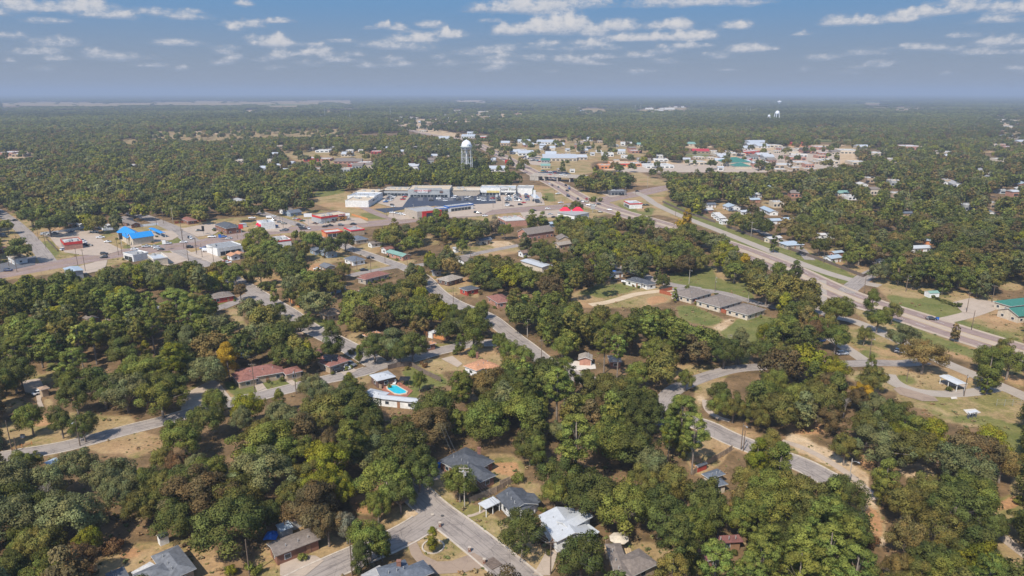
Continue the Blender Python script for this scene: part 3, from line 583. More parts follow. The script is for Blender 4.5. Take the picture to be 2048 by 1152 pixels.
ZC = [0.010]
def nextz(): ZC[0] += .0022; return ZC[0]
ROADW = []   # (world points, half width)
def in_road(x, y, pad=0, skip=None):
    for k, (pts, hw, bb) in enumerate(ROADW):
        if k == skip or x < bb[0] - pad or x > bb[1] + pad or y < bb[2] - pad or y > bb[3] + pad: continue
        for i in range(len(pts) - 1):
            a, b = pts[i], pts[i + 1]; dx, dy = b[0] - a[0], b[1] - a[1]; L2 = dx * dx + dy * dy
            if L2 == 0: continue
            t = max(0, min(1, ((x - a[0]) * dx + (y - a[1]) * dy) / L2))
            if (x - a[0] - t * dx) ** 2 + (y - a[1] - t * dy) ** 2 < (hw + pad) ** 2: return True
    return False
def normals2(p):
    out = []
    for i in range(len(p)):
        d = (p[min(i + 1, len(p) - 1)] - p[max(i - 1, 0)]); d.normalize(); out.append(Vector((-d.y, d.x)))
    return out
def strip(name, line, off0, off1, z, m, kind='structure'):
    nn = normals2(line); vs = []; fs = []
    for p, n in zip(line, nn): vs += [(p.x + n.x * off0, p.y + n.y * off0, z), (p.x + n.x * off1, p.y + n.y * off1, z)]
    for i in range(len(line) - 1): fs.append((2 * i, 2 * i + 1, 2 * i + 3, 2 * i + 2))
    o = mesh_obj(name, vs, fs, m); me = o.data; uv = me.uv_layers.new(name='UVMap'); s = 0; ss = [0]
    for i in range(1, len(line)): s += (line[i] - line[i - 1]).length; ss.append(s)
    for l in me.loops:
        vi = l.vertex_index; uv.data[l.index].uv = (ss[vi // 2], off1 if vi % 2 else off0)
    if me.polygons[0].normal.z < 0: me.flip_normals()
    if kind: o['kind'] = kind
    return o
LINES = []
for (nm, px, w, m, kerb) in ROADS:
    g = smooth_line([P(x, y).xy for x, y in px], 2); LINES.append(g)
    bb = (min(p.x for p in g) - w, max(p.x for p in g) + w, min(p.y for p in g) - w, max(p.y for p in g) + w); ROADW.append(([tuple(p) for p in g], w / 2, bb))
HIZ = {}
for ri, (nm, px, w, m, kerb) in enumerate(ROADS):
    z = nextz(); g = LINES[ri]; strip(nm, g, w / 2, -w / 2, z, MATS[m]); HIZ[ri] = z
# kerbs: 12 cm upstands where no other road crosses
def kerb_line(line, off, ri):
    mb = MB(); nn = normals2(line); run = []
    def flush():
        if len(run) > 1:
            for i in range(len(run) - 1):
                (p, n), (q, k) = run[i], run[i + 1]; s = 1 if off > 0 else -1
                a, b = p + n * off, p + n * (off + s * .42); c, d = q + k * off, q + k * (off + s * .42)
                mb.add([(a.x, a.y, -.05), (b.x, b.y, -.05), (b.x, b.y, .17), (a.x, a.y, .17), (c.x, c.y, -.05), (d.x, d.y, -.05), (d.x, d.y, .17), (c.x, c.y, .17)],
                       [(3, 2, 6, 7), (0, 3, 7, 4), (1, 5, 6, 2)])
        run.clear()
    for p, n in zip(line, nn):
        e = p + n * off
        if in_road(e.x, e.y, .3, ri): flush()
        else: run.append((p, n))
    flush(); return mb
for ri, (nm, px, w, m, kerb) in enumerate(ROADS):
    if kerb:
        fine = resample(LINES[ri], 2.0)
        for sd in (-1, 1):
            mb = kerb_line(fine, sd * w / 2, ri)
            if mb.f: mb.build('kerb', KERB)['kind'] = 'structure'
# painted lines: highway lane marks, avenue centre turn lane, street centre line
def dashes(name, line, off, w, z, m, dash=0, gap=0, y0=0, y1=1e9):
    pts = resample(line, 3.0); nn = normals2(pts); vs = []; fs = []; s = 0
    for i in range(len(pts) - 1):
        s += (pts[i + 1] - pts[i]).length
        if dash and (s % (dash + gap)) > dash: continue
        if not (y0 < pts[i].y < y1): continue
        a, b = pts[i] + nn[i] * (off - w / 2), pts[i] + nn[i] * (off + w / 2); c, d = pts[i + 1] + nn[i + 1] * (off - w / 2), pts[i + 1] + nn[i + 1] * (off + w / 2)
        k = len(vs); vs += [(a.x, a.y, z), (b.x, b.y, z), (d.x, d.y, z), (c.x, c.y, z)]; fs.append((k, k + 3, k + 2, k + 1))
    if fs: mesh_obj(name, vs, fs, m)['kind'] = 'structure'
RI = {n: i for i, (n, *_) in enumerate(ROADS)}
hw = LINES[RI['highway']]
strip('median', resample(hw, 6), 2.6, -2.6, nextz(), MATS['tanasphalt'])
strip('highway_shoulder', resample(hw, 6), 11.5, 9.2, nextz(), MATS['tanasphalt']); strip('highway_shoulder', resample(hw, 6), -9.2, -11.5, nextz(), MATS['tanasphalt'])
for o in (-5.9, 5.9): dashes('lane_marking', hw, o, .22, nextz(), PAINTW, 4, 8)
for o in (-2.55, 2.55): dashes('edge_line', hw, o, .2, nextz(), PAINTY)
av = LINES[RI['avenue']]
for o in (-1.9, 1.9): dashes('centre_line', av, o, .2, nextz(), PAINTY)
for o in (-6.6, 6.6): dashes('lane_marking', av, o, .2, nextz(), PAINTW, 3, 6)
PAVEP = []
for (nm, px, m) in PAVED:
    g = groundpts(px); z = nextz(); a = sum(g[i][0] * g[(i + 1) % len(g)][1] - g[(i + 1) % len(g)][0] * g[i][1] for i in range(len(g)))
    if a < 0: g = g[::-1]
    PAVEP.append(g)
    o = mesh_obj(nm, [(x, y, z) for x, y in g], [tuple(range(len(g)))], MATS[m]); uv = o.data.uv_layers.new(name='UVMap')
    for l in o.data.loops: uv.data[l.index].uv = o.data.vertices[l.vertex_index].co.xy
    o['kind'] = 'structure'
# ---- the ground: one sheet to the horizon, finer near the viewpoint, cover stored per vertex
def build_ground():
    ys = [-900, -400, -100, 0, 40]; y = 70.0
    while y < 26000: ys.append(y); y *= 1.013
    ys = np.array(ys); ts = np.concatenate([np.array([-9, -5, -3, -2, -1.5]), np.linspace(-1.1, 1.1, 381), np.array([1.5, 2, 3, 5, 9])])
    T, Y = np.meshgrid(ts, ys); X = T * np.maximum(Y, 70); Z = np.zeros_like(X)
    cy, sy = math.cos(PITCH), math.sin(PITCH); dep = Y * cy + CAMZ * sy; ok = dep > 5; dep = np.where(ok, dep, 5)
    PX = 1024 + F * X / dep; PY = 576 - F * (Y * sy - CAMZ * cy) / dep; PX = np.where(ok, PX, -9999)
    cov = np.zeros(X.shape + (4,)); cov[..., 3] = 1.0
    for c, poly in OPEN:
        m = inpoly(PX, PY, poly); cov[m, 3] = 0
        for k, cc in enumerate('gop'): cov[m, k] = 1.0 if c == cc else 0.0
    for _ in range(2):
        c2 = cov.copy(); c2[1:-1, 1:-1] = (cov[1:-1, 1:-1] * 2 + cov[:-2, 1:-1] + cov[2:, 1:-1] + cov[1:-1, :-2] + cov[1:-1, 2:]) / 6; cov = c2
    nr, nc = X.shape; idx = np.arange(nr * nc).reshape(nr, nc)
    fc = np.stack([idx[:-1, :-1], idx[:-1, 1:], idx[1:, 1:], idx[1:, :-1]], -1).reshape(-1, 4)
    me = bpy.data.meshes.new('ground'); me.from_pydata(np.stack([X, Y, Z], -1).reshape(-1, 3).tolist(), [], fc.tolist())
    at = me.color_attributes.new('cover', 'FLOAT_COLOR', 'POINT'); at.data.foreach_set('color', cov.reshape(-1).astype(np.float32))
    me.materials.append(ground_material()); o = bpy.data.objects.new('ground', me); C.objects.link(o); o['kind'] = 'structure'
build_ground()
# raster of open ground as it shows in the picture, for planting
RW, RH = 1024, 576
GX, GY = np.meshgrid((np.arange(RW) + .5) * 2, (np.arange(RH) + .5) * 2)
OPENMASK = np.zeros((RH, RW), bool)
for c, poly in OPEN: OPENMASK |= inpoly(GX, GY, poly)
for (nm, px, m) in PAVED: OPENMASK |= inpoly(GX, GY, px)
FAROPEN = [p_ for c_, p_ in OPEN if max(y_ for _, y_ in p_) < 348]
def mark_open(poly): 
    global OPENMASK
    OPENMASK = OPENMASK | inpoly(GX, GY, poly)
# stretches of road that show between the crowns
ROADVIS = [(0, 3, 6, 1), (1, 0, 5, 1), (2, 1, 6, .9), (2, 8, 10, .8), (2, 11, 16, 1), (3, 2, 4, 1), (3, 6, 8, 1), (3, 10, 15, 1), (3, 17, 18, .8), (3, 21, 25, .9), (4, 0, 3, 1), (4, 4, 12, 1), (5, 1, 3, 1), (6, 0, 3, 1),
           (12, 3, 5, 1.3), (12, 5, 9, 1.9), (12, 10, 12, 1), (12, 16, 21, 1.2), (13, 0, 9, 1.2), (14, 0, 4, 1), (15, 0, 2, 1), (16, 4, 7, .9), (16, 8, 12, .9), (17, 3, 7, .9), (17, 8, 12, .9), (18, 0, 2, .8), (19, 0, 6, 1), (20, 0, 4, 1), (20, 5, 6, .6), (21, 2, 4, 1), (22, 0, 6, 1.2), (23, 0, 4, 1.2), (24, 0, 4, 1.1), (8, 1, 22, 1.0), (9, 1, 5, 1), (10, 1, 5, 1), (11, 1, 3, 1)]
for ri, a, b, k in ROADVIS:
    px = ROADS[ri][1]; w = ROADS[ri][2] / 2 * k * (.72 if ri < 8 else .95)
    for i in range(a, b):
        p, q = P(*px[i]).xy, P(*px[i + 1]).xy; d = (q - p).normalized(); n = Vector((-d.y, d.x)) * w
        mark_open([proj(v.x, v.y, 0)[:2] for v in (p + n, q + n, q - n, p - n)])
# ---------------------------------------------------------------- buildings
RM = {}
def roofm(name, col, metal=False, sc=1.2):
    RM[name] = mat('roof_' + name, col, .45 if metal else .9, .06 if metal else .17, sc, spec=.5 if metal else .2)
for n, c in dict(charcoal=(.085,.09,.10), grey=(.15,.155,.165), taupe=(.20,.165,.14), brown=(.20,.135,.10), darkred=(.19,.085,.075), redbrown=(.24,.11,.085), orange=(.46,.235,.13), tan=(.36,.25,.17),
                 slate=(.12,.135,.16), weathered=(.30,.255,.21), palegrey=(.34,.33,.32)).items(): roofm(n, c)
for n, c in dict(white=(.46,.47,.48), bluegrey=(.36,.42,.47), green=(.045,.17,.125), palegreen=(.20,.33,.27), blue=(.02,.24,.58), metalgrey=(.46,.48,.50), sheetwhite=(.54,.54,.53), red=(.42,.03,.035), gravel=(.52,.42,.30), membrane=(.49,.47,.44), tar=(.26,.265,.27)).items(): roofm(n, c, n not in ('gravel', 'tar', 'membrane'))
WM = {n: mat('wall_' + n, c, .9, .12, .8, spec=.2) for n, c in dict(brick=(.24,.12,.08), darkbrick=(.15,.095,.075), white=(.70,.69,.66), cream=(.56,.48,.37), tan=(.42,.32,.22), grey=(.36,.37,.37), red=(.40,.07,.05),
      orange=(.60,.24,.10), bluegrey=(.26,.32,.38), wood=(.28,.16,.09), stone=(.42,.36,.29), pinkbrick=(.42,.22,.16), darkgrey=(.12,.125,.14), yellow=(.62,.50,.2), lime=(.46,.56,.20)).items()}
TRIM = mat('trim_white', (.72, .71, .68), .6, .05, 1); DTRIM = mat('trim_dark', (.09, .085, .08), .6, .05, 1)
GLASS = mat('window_glass', (.035, .045, .055), .12, .1, .5, spec=.6); BRICKC = mat('chimney_brick', (.24, .12, .085), .9, .2, 3)
METALU = mat('unit_metal', (.38, .38, .37), .5, .1, 1, spec=.5); BLACKM = mat('black_paint', (.02, .02, .022), .5, .05, 1)
FOOT = []      # (centre, ux, L, W) footprints
AUTO = []      # things still waiting for a label: (object, look, noun, group)
LAND = []      # things other labels may refer to: (phrase, object)
def rect3(a, b, c, h):
    A, B, Cc = P(a[0], a[1], h).xy, P(b[0], b[1], h).xy, P(c[0], c[1], h).xy
    u = (B - A); L = u.length; u = u / L; n = Vector((-u.y, u.x)); w = (Cc - B).dot(n)
    if w < 0: n = -n; w = -w; 
    cen = A + u * L / 2 + n * w / 2
    if u.x * n.y - u.y * n.x < 0: n = -n
    if w > L: u, n, L, w = n, -u, w, L
    return cen, u, n, L, w
def roof_mesh(mb, cen, u, n, L, Wd, h, typ, ov=.55, pitch=.36, th=.16, wall=None):
    def p(s, t, z): q = cen + u * s + n * t; return (q.x, q.y, z)
    a, b = L / 2 + ov, Wd / 2 + ov; rise = b * pitch
    if typ == 'flat': mb.add([p(-a, -b, h), p(a, -b, h), p(a, b, h), p(-a, b, h), p(-a, -b, h + .2), p(a, -b, h + .2), p(a, b, h + .2), p(-a, b, h + .2)], [(3, 2, 1, 0), (4, 5, 6, 7), (0, 1, 5, 4), (1, 2, 6, 5), (2, 3, 7, 6), (3, 0, 4, 7)]); return h + .2
    base = [p(-a, -b, h - th), p(a, -b, h - th), p(a, b, h - th), p(-a, b, h - th), p(-a, -b, h), p(a, -b, h), p(a, b, h), p(-a, b, h)]
    sides = [(3, 2, 1, 0), (0, 1, 5, 4), (1, 2, 6, 5), (2, 3, 7, 6), (3, 0, 4, 7)]
    if typ == 'hip':
        r = max(.01, a - b * .95); base += [p(-r, 0, h + rise), p(r, 0, h + rise)]
        mb.add(base, sides + [(4, 5, 9, 8), (5, 6, 9), (6, 7, 8, 9), (7, 4, 8)]); mb.m[-8:-4] = [1] * 4
    elif typ == 'gable':
        base += [p(-a, 0, h + rise), p(a, 0, h + rise), p(-a, 0, h + rise - th), p(a, 0, h + rise - th)]
        mb.add(base, [(0, 1, 5, 4), (2, 3, 7, 6), (4, 5, 9, 8), (6, 7, 8, 9), (0, 10, 11, 1), (10, 3, 2, 11), (0, 4, 8, 10), (10, 8, 7, 3), (1, 11, 9, 5), (11, 2, 6, 9)]); mb.m[-4:] = [1] * 4
    elif typ == 'shed':
        mb.add([p(-a, -b, h - th), p(a, -b, h - th), p(a, b, h + rise * .6 - th), p(-a, b, h + rise * .6 - th), p(-a, -b, h), p(a, -b, h), p(a, b, h + rise * .6), p(-a, b, h + rise * .6)],
               [(3, 2, 1, 0), (4, 5, 6, 7), (0, 1, 5, 4), (1, 2, 6, 5), (2, 3, 7, 6), (3, 0, 4, 7)])
    return h + rise
def window_meshes():
    f = MB(); f.box(-.75, .75, -.06, .06, -.65, .65); f2 = MB(); f2.box(-.63, .63, -.09, .09, -.53, .53)
    a = bpy.data.meshes.new('window'); a.from_pydata(f.v, [], f.f); a.materials.append(TRIM)
    b = bpy.data.meshes.new('pane'); b.from_pydata(f2.v, [], f2.f); b.materials.append(GLASS)
    c = MB(); c.add(f.v, f.f, 0); c.add(f2.v, f2.f, 1); m = bpy.data.meshes.new('window'); m.from_pydata(c.v, [], c.f); m.materials.append(TRIM); m.materials.append(GLASS); m.polygons.foreach_set('material_index', c.m)
    d = MB(); d.box(-.5, .5, -.07, .07, -1.05, 1.05); dm = bpy.data.meshes.new('door'); dm.from_pydata(d.v, [], d.f); dm.materials.append(mat('door_paint', (.30, .16, .09), .6, .1, 1))
    g = MB(); g.box(-2.3, 2.3, -.07, .07, -1.05, 1.05)
    for k in range(4): g.box(-2.25, 2.25, -.09, .09, -1.0 + k * .51, -.52 + k * .51)
    gm = bpy.data.meshes.new('garage_door'); gm.from_pydata(g.v, [], g.f); gm.materials.append(TRIM)
    return a, b, m, dm, gm
WFRAME, WPANE, WBOTH, DOORM, GDOORM = window_meshes()
def put_window(parent, x, y, z, ang, near, sc=1.0):
    w = inst('window', WFRAME if near else WBOTH, parent, (x, y, z), ang, (sc, 1, 1))
    if near: inst('pane', WPANE, w, (0, 0, 0))
def house(label, cat, blocks, roof, wall, h=2.8, near=False, name='house', chim=None, land=None, pitch=.36, gable_wall=None, door=True, garage=None, auto=None, group=None, ov=.55, windows=True, open_sides=False, extra_wall_open=True):
    recs = []
    for bl in blocks:
        a, b, c, typ = bl[:4]; hh = bl[4] if len(bl) > 4 else h; recs.append((*rect3(a, b, c, hh), typ, hh))
    o = recs[0][0].copy(); ox, oy = o.x, o.y; t = thing(name, (ox, oy, 0))
    wm = MB(); rm = MB()
    for k, (cen, u, n, L, Wd, typ, hh) in enumerate(recs):
        c = cen - o; hh2 = hh - .004 * k; L2, W2 = L - 2 * ov, Wd - 2 * ov
        if L2 < 1 or W2 < 1: L2, W2 = L * .85, Wd * .85
        FOOT.append((cen, u, n, L, Wd))
        top = roof_mesh(rm, c, u, n, L2, W2, hh2, typ, ov, pitch)
        def q(s, tt): v = c + u * s + n * tt; return (v.x, v.y)
        pts = [q(-L2 / 2, -W2 / 2), q(L2 / 2, -W2 / 2), q(L2 / 2, W2 / 2), q(-L2 / 2, W2 / 2)]
        if open_sides:
            for s in (-1, 1):
                for j in range(3):
                    v = c + u * (L2 / 2 - .2) * (j - 1) + n * s * (W2 / 2 - .2); pm_ = MB(); pm_.box(v.x - .09, v.x + .09, v.y - .09, v.y + .09, 0, hh2 - .16); pm_.build('post', wall, t)
        else:
            wm.prism([(x, y) for x, y in pts], -.1, hh2 - .16)
            if typ == 'gable':
                rz = hh2 + (W2 / 2 + ov) * pitch - .17
                for s in (-1, 1):
                    e = c + u * s * (L2 / 2); i_ = c + u * s * (L2 / 2 - .15); hw = W2 / 2; ez = hh2 - .17
                    vs = [(e.x + n.x * -hw, e.y + n.y * -hw, ez), (e.x + n.x * hw, e.y + n.y * hw, ez), (e.x, e.y, rz), (i_.x + n.x * -hw, i_.y + n.y * -hw, ez), (i_.x + n.x * hw, i_.y + n.y * hw, ez), (i_.x, i_.y, rz)]
                    wm.add(vs, [(0, 1, 2), (5, 4, 3), (0, 2, 5, 3), (1, 4, 5, 2), (0, 3, 4, 1)])
        # keep the picture of this building clear of random trees
        hull = [c + o + u * s * L / 2 + n * w_ * Wd / 2 for s, w_ in ((-1, -1), (1, -1), (1, 1), (-1, 1))]
        mark_open([proj(v.x, v.y, hh)[:2] for v in hull]); mark_open([proj((cen + u * s * L * .4).x, (cen + u * s * L * .4).y, z)[:2] for s, z in ((-1, hh), (-1, top), (1, top), (1, hh))])
        if extra_wall_open: mark_open([proj(v.x, v.y, z)[:2] for v, z in ((hull[0], hh), (hull[1], hh), (hull[1], .5), (hull[0], .5))])
    wo = wm.build('wall', wall, t) if wm.f else None; ro = rm.build('roof', [roof, TRIM], t)
    if chim:
        cp = P(chim[0], chim[1], 3.6).xy - o; m = MB(); m.box(cp.x - .45, cp.x + .45, cp.y - .35, cp.y + .35, 2.5, 4.9); m.box(cp.x - .52, cp.x + .52, cp.y - .42, cp.y + .42, 4.75, 4.95); m.build('chimney', BRICKC, ro)
    if near and not open_sides:
        cen, u, n, L, Wd = recs[0][:5]
        for k, s_ in enumerate((-.22, .05, .27)):
            v = cen - o + u * s_ * L - n * Wd * .22; m = MB(); m.tube([(v.x, v.y, h + .2), (v.x, v.y, h + Wd * .28 * pitch + .75)], [.1, .1], 6); m.build('vent_pipe', METALU, ro)
    def inside(v, skip):
        for k, (cen, u, n, L, Wd, typ, hh) in enumerate(recs):
            if k == skip: continue
            d = v - cen
            if abs(d.dot(u)) < L / 2 - ov + .1 and abs(d.dot(n)) < Wd / 2 - ov + .1: return True
        return False
    first = True
    if windows and not open_sides:
        for k, (cen, u, n, L, Wd, typ, hh) in enumerate(recs):
            L2, W2 = max(1, L - 2 * ov), max(1, Wd - 2 * ov)
            for (dirv, outv, ln, off) in ((u, -n, L2, W2 / 2), (u, n, L2, W2 / 2), (n, u, W2, L2 / 2), (n, -u, W2, L2 / 2)):
                if ln < 3: continue
                toward = outv.y < -.1; cnt = max(1, int(ln / 3.6)); ang = math.atan2(dirv.y, dirv.x)
                for j in range(cnt):
                    s = (j + .5) / cnt * ln - ln / 2; v = cen + dirv * s + outv * off
                    if inside(v, k): continue
                    w = v - o
                    if toward and first and cnt > 1 and door and j == cnt // 2: inst('door', DOORM, t, (w.x, w.y, 1.08), ang); first = False
                    else: put_window(t, w.x, w.y, 1.45, ang, near, 1.0 if ln / cnt > 2.2 else .7)
    if garage:
        cen, u, n, L, Wd = recs[0][:5]; outv = {'-n': -n, 'n': n, 'u': u, '-u': -u}[garage]; off = (Wd if garage[-1] == 'n' else L) / 2 - ov + .03; v = cen + outv * off - o
        dv = u if garage[-1] == 'n' else n; inst('garage_door', GDOORM, t, (v.x, v.y, 1.08), math.atan2(dv.y, dv.x))
    tag(t, label, cat, group)
    if auto: AUTO.append((t, auto, cat, group))
    if land: LAND.append((land, t))
    return t
def lettering(parent, text, loc, size, ang, m, ext=.05, align='CENTER', tilt=math.pi / 2):
    cu = bpy.data.curves.new('lettering', 'FONT'); cu.body = text; cu.size = size; cu.extrude = ext; cu.align_x = align; cu.align_y = 'CENTER'
    tmp = bpy.data.objects.new('tmp', cu); C.objects.link(tmp); dg = bpy.context.evaluated_depsgraph_get(); me = bpy.data.meshes.new_from_object(tmp.evaluated_get(dg)); bpy.data.objects.remove(tmp)
    me.materials.clear(); me.materials.append(m); o = bpy.data.objects.new('lettering', me); C.objects.link(o); o.parent = parent; o.location = loc; o.rotation_euler = (tilt, 0, ang); return o
def store(label, cat, corners, h, roof, wall, band=None, bandh=1.2, name='shop', glass='front', units=2, land=None, auto=None, group=None, parapet=.7, seed=0, frontfrac=.8):
    """flat-roofed commercial block: walls with parapet, sunken roof, coloured band, glazed front, rooftop units"""
    cen, u, n, L, Wd = rect3(*corners, h); t = thing(name, (cen.x, cen.y, 0)); FOOT.append((cen, u, n, L, Wd))
    if n.y > 0: u, n = -u, -n            # n now points towards the viewer's side
    def q(s, w): v = u * s + n * w; return (v.x, v.y)
    def ringbox(mb, ex, z0, z1, tk=.25):
        a, b = L / 2 + ex, Wd / 2 + ex
        for (s0, s1, w0, w1) in ((-a, a, b - tk, b), (-a, a, -b, -b + tk), (-a, -a + tk, -b + tk, b - tk), (a - tk, a, -b + tk, b - tk)):
            mb.prism([q(s0, w0), q(s1, w0), q(s1, w1), q(s0, w1)], z0, z1)
    m = MB(); m.prism([q(-L / 2, -Wd / 2), q(L / 2, -Wd / 2), q(L / 2, Wd / 2), q(-L / 2, Wd / 2)], -.1, h - parapet - .05)
    ringbox(m, 0, h - parapet - .05, h); m.build('wall', wall, t)
    r = MB(); a, b = L / 2 - .27, Wd / 2 - .27; r.prism([q(-a, -b), q(a, -b), q(a, b), q(-a, b)], h - parapet - .04, h - parapet + .06); ro = r.build('roof', roof, t)
    rg = random.Random(int(cen.x * 7 + cen.y)); 
    for k in range(units):
        s, w = rg.uniform(-.38, .38) * L, rg.uniform(-.3, .3) * Wd; mu = MB(); sz = min(1.3, Wd * .12); v = u * s + n * w; mu.box(v.x - sz, v.x + sz, v.y - sz * .7, v.y + sz * .7, h - parapet + .06, h - parapet + 1.15); mu.box(v.x - sz * .6, v.x + sz * .6, v.y - sz * .4, v.y + sz * .4, h - parapet + 1.15, h - parapet + 1.4); mu.build('air_conditioner', METALU, ro)
    if band is not None:
        bm_ = MB(); ringbox(bm_, .18, h - bandh, h + .08, .16); bm_.build('fascia', band, t)
    if glass:
        g = MB(); w0 = Wd / 2; f = L / 2 * frontfrac; g.prism([q(-f, w0 - .05), q(f, w0 - .05), q(f, w0 + .06), q(-f, w0 + .06)], .3, min(2.8, h - 1.2)); g.build('storefront_window', GLASS, t)
        k = max(2, int(2 * f / 3.2)); mm = MB()
        for j in range(k + 1):
            s = -f + 2 * f * j / k; mm.prism([q(s - .08, w0 + .07), q(s + .08, w0 + .07), q(s + .08, w0 + .12), q(s - .08, w0 + .12)], .3, min(2.8, h - 1.2))
        mm.build('window_frame', TRIM, t)
    hull = [cen + u * s * L / 2 + n * w_ * Wd / 2 for s, w_ in ((-1, -1), (1, -1), (1, 1), (-1, 1))]; mark_open([proj(v.x, v.y, h)[:2] for v in hull])
    for i, j in ((2, 3), (1, 2), (3, 0)): mark_open([proj(v.x, v.y, z)[:2] for v, z in ((hull[i], h), (hull[j], h), (hull[j], .2), (hull[i], .2))])
    tag(t, label, cat, group)
    if auto: AUTO.append((t, auto, cat, group))
    if land: LAND.append((land, t))
    return t, u, n, L, Wd

# ---- near houses (corner pixels of the eaves)
def c1(x, y): return (x / 3.815, 850 + y / 3.815)
def c2(x, y): return (500 + x / 3.815, 850 + y / 3.815)
def c3(x, y): return (1000 + x / 3.815, 850 + y / 3.815)
def c5(x, y): return (x / 3.84, 570 + y / 3.84)
def c6(x, y): return (500 + x / 3.84, 570 + y / 3.84)
def c7(x, y): return (1000 + x / 3.84, 570 + y / 3.84)
def c8(x, y): return (1500 + x / 3.737, 570 + y / 3.737)
def d0(x, y): return (x / 5.12, 380 + y / 5.12)
def d1(x, y): return (350 + x / 5.12, 380 + y / 5.12)
def d2(x, y): return (680 + x / 5.12, 360 + y / 5.12)
def d3(x, y): return (1040 + x / 5.12, 360 + y / 5.12)
def d4(x, y): return (1400 + x / 3.16, 320 + y / 3.16)
def d5(x, y): return (400 + x / 4.096, 180 + y / 4.096)
def d6(x, y): return (800 + x / 4.876, 180 + y / 4.876)
def d7(x, y): return (1200 + x / 4.655, 180 + y / 4.655)

house('brick house with charcoal L shaped roof and brick chimney above the fenced corner', 'house', [(c2(1435, 272), c2(1655, 388), c2(1842, 262), 'hip'), (c2(1560, 300), c2(1758, 436), c2(1870, 376), 'hip')], RM['charcoal'], WM['brick'], near=True, chim=c2(1748, 205), land='the charcoal L-shaped house', ov=.5)
house('white gabled house with dark grey roof behind the wooden fence', 'house', [(c3(-35, 540), c3(80, 668), c3(250, 560), 'gable'), (c3(60, 590), c3(175, 660), c3(318, 580), 'gable', 2.7)], RM['charcoal'], WM['white'], near=True, land='the dark grey white-walled house')
house('flat white metal carport beside the white gabled house', 'carport', [(c2(1740, 602), c2(1800, 645), c2(1903, 582), 'flat', 2.4)], RM['sheetwhite'], TRIM, name='carport', open_sides=True, ov=.1)
house('large white metal roofed house with a long gabled dormer', 'house', [(c3(290, 690), c3(425, 895), c3(660, 760), 'gable', 3.2), (c3(430, 735), c3(530, 800), c3(700, 690), 'gable', 4.2)], RM['white'], WM['white'], near=True, pitch=.30, land='the white metal-roofed house')
house('small rusty lean-to canopy on the right of the white metal roofed house', 'canopy', [(c3(600, 775), c3(705, 850), c3(745, 810), 'shed', 2.4)], RM['metalgrey'], DTRIM, name='canopy', open_sides=True, ov=.1)
house('brown roofed house with a rear patio at the bottom edge', 'house', [(c3(800, 905), c3(890, 1180), c3(1010, 1150), 'hip'), (c3(850, 1035), c3(1000, 1160), c3(1185, 1035), 'hip', 2.7)], RM['taupe'], WM['tan'], near=True, land='the taupe-roofed patio house')
house('dark red shingled house lowest at the right of centre', 'house', [(c3(1490, 950), c3(1560, 1040), c3(1720, 960), 'hip')], RM['darkred'], WM['brick'], near=True, land='the dark red hipped roof')
house('long open fronted shed with dark red roof among the trees', 'shed', [(c3(1625, 905), c3(1860, 890), c3(1850, 840), 'shed', 2.6)], RM['darkred'], WM['wood'], name='shed', near=True)
house('grey shingled house with a hipped wing half hidden by tall trees', 'house', [(c3(1535, 372), c3(1600, 415), c3(1680, 345), 'hip'), (c3(1560, 432), c3(1620, 480), c3(1680, 400), 'hip', 2.7)], RM['slate'], WM['cream'], near=True, land='the slate-grey roofed house')
house('small tin roofed playhouse of red boards beside the fence', 'playhouse', [(c3(1488, 310), c3(1508, 322), c3(1548, 270), 'gable', 1.8)], RM['charcoal'], WM['red'], name='playhouse', near=False, ov=.2, windows=False)
house('grey shingled house with an attached wing at the bottom left', 'house', [(c1(1150, 1000), c1(1285, 1190), c1(1510, 1105), 'hip', 2.9), (c1(1010, 1140), c1(1100, 1260), c1(1420, 1190), 'hip', 2.8)], RM['grey'], WM['tan'], near=True, land='the bottom left grey house')
house('detached grey roofed garage beyond the bottom left edge yard', 'garage', [(c1(800, 1135), c1(850, 1230), c1(1010, 1190), 'hip', 2.8)], RM['grey'], WM['tan'], name='garage', near=True)
house('low flat breezeway roof joining yard side garage and grey house', 'breezeway', [(c1(1000, 1130), c1(1060, 1170), c1(1205, 1085), 'flat', 2.5)], RM['membrane'], TRIM, name='breezeway', open_sides=True, ov=.1)
house('long brown ranch house with an open carport beside the lower street', 'house', [(c2(125, 905), c2(190, 1005), c2(530, 850), 'gable', 2.9)], RM['taupe'], WM['brick'], near=True, pitch=.28, land='the long brown ranch house')
house('small bluish metal roofed outbuilding behind the long brown ranch house', 'shed', [(c2(195, 770), c2(232, 815), c2(325, 770), 'shed', 2.4)], RM['bluegrey'], WM['grey'], name='shed', ov=.2)
house('brown topped white outbuilding next to the bluish metal shed', 'shed', [(c2(285, 710), c2(320, 740), c2(408, 705), 'shed', 2.5)], RM['brown'], WM['white'], name='shed', ov=.2)
house('white garden shed with black crossed double doors near the grey house', 'shed', [(c1(1190, 840), c1(1212, 868), c1(1285, 830), 'gable', 2.2)], RM['charcoal'], WM['white'], name='shed', ov=.15, windows=False)
house('dark grey hipped house with a brick chimney at the bottom edge', 'house', [(c2(960, 1090), c2(1010, 1200), c2(1260, 1170), 'hip', 2.9), (c2(1120, 1110), c2(1200, 1210), c2(1430, 1150), 'hip', 2.8)], RM['slate'], WM['brick'], near=True, chim=c2(1137, 1075), land='the bottom centre slate house')
house('pale metal patio roof at the left end of the bottom edge slate house', 'patio cover', [(c2(845, 1150), c2(900, 1200), c2(1030, 1110), 'flat', 2.5)], RM['palegrey'], TRIM, name='patio_cover', open_sides=True, ov=.1)
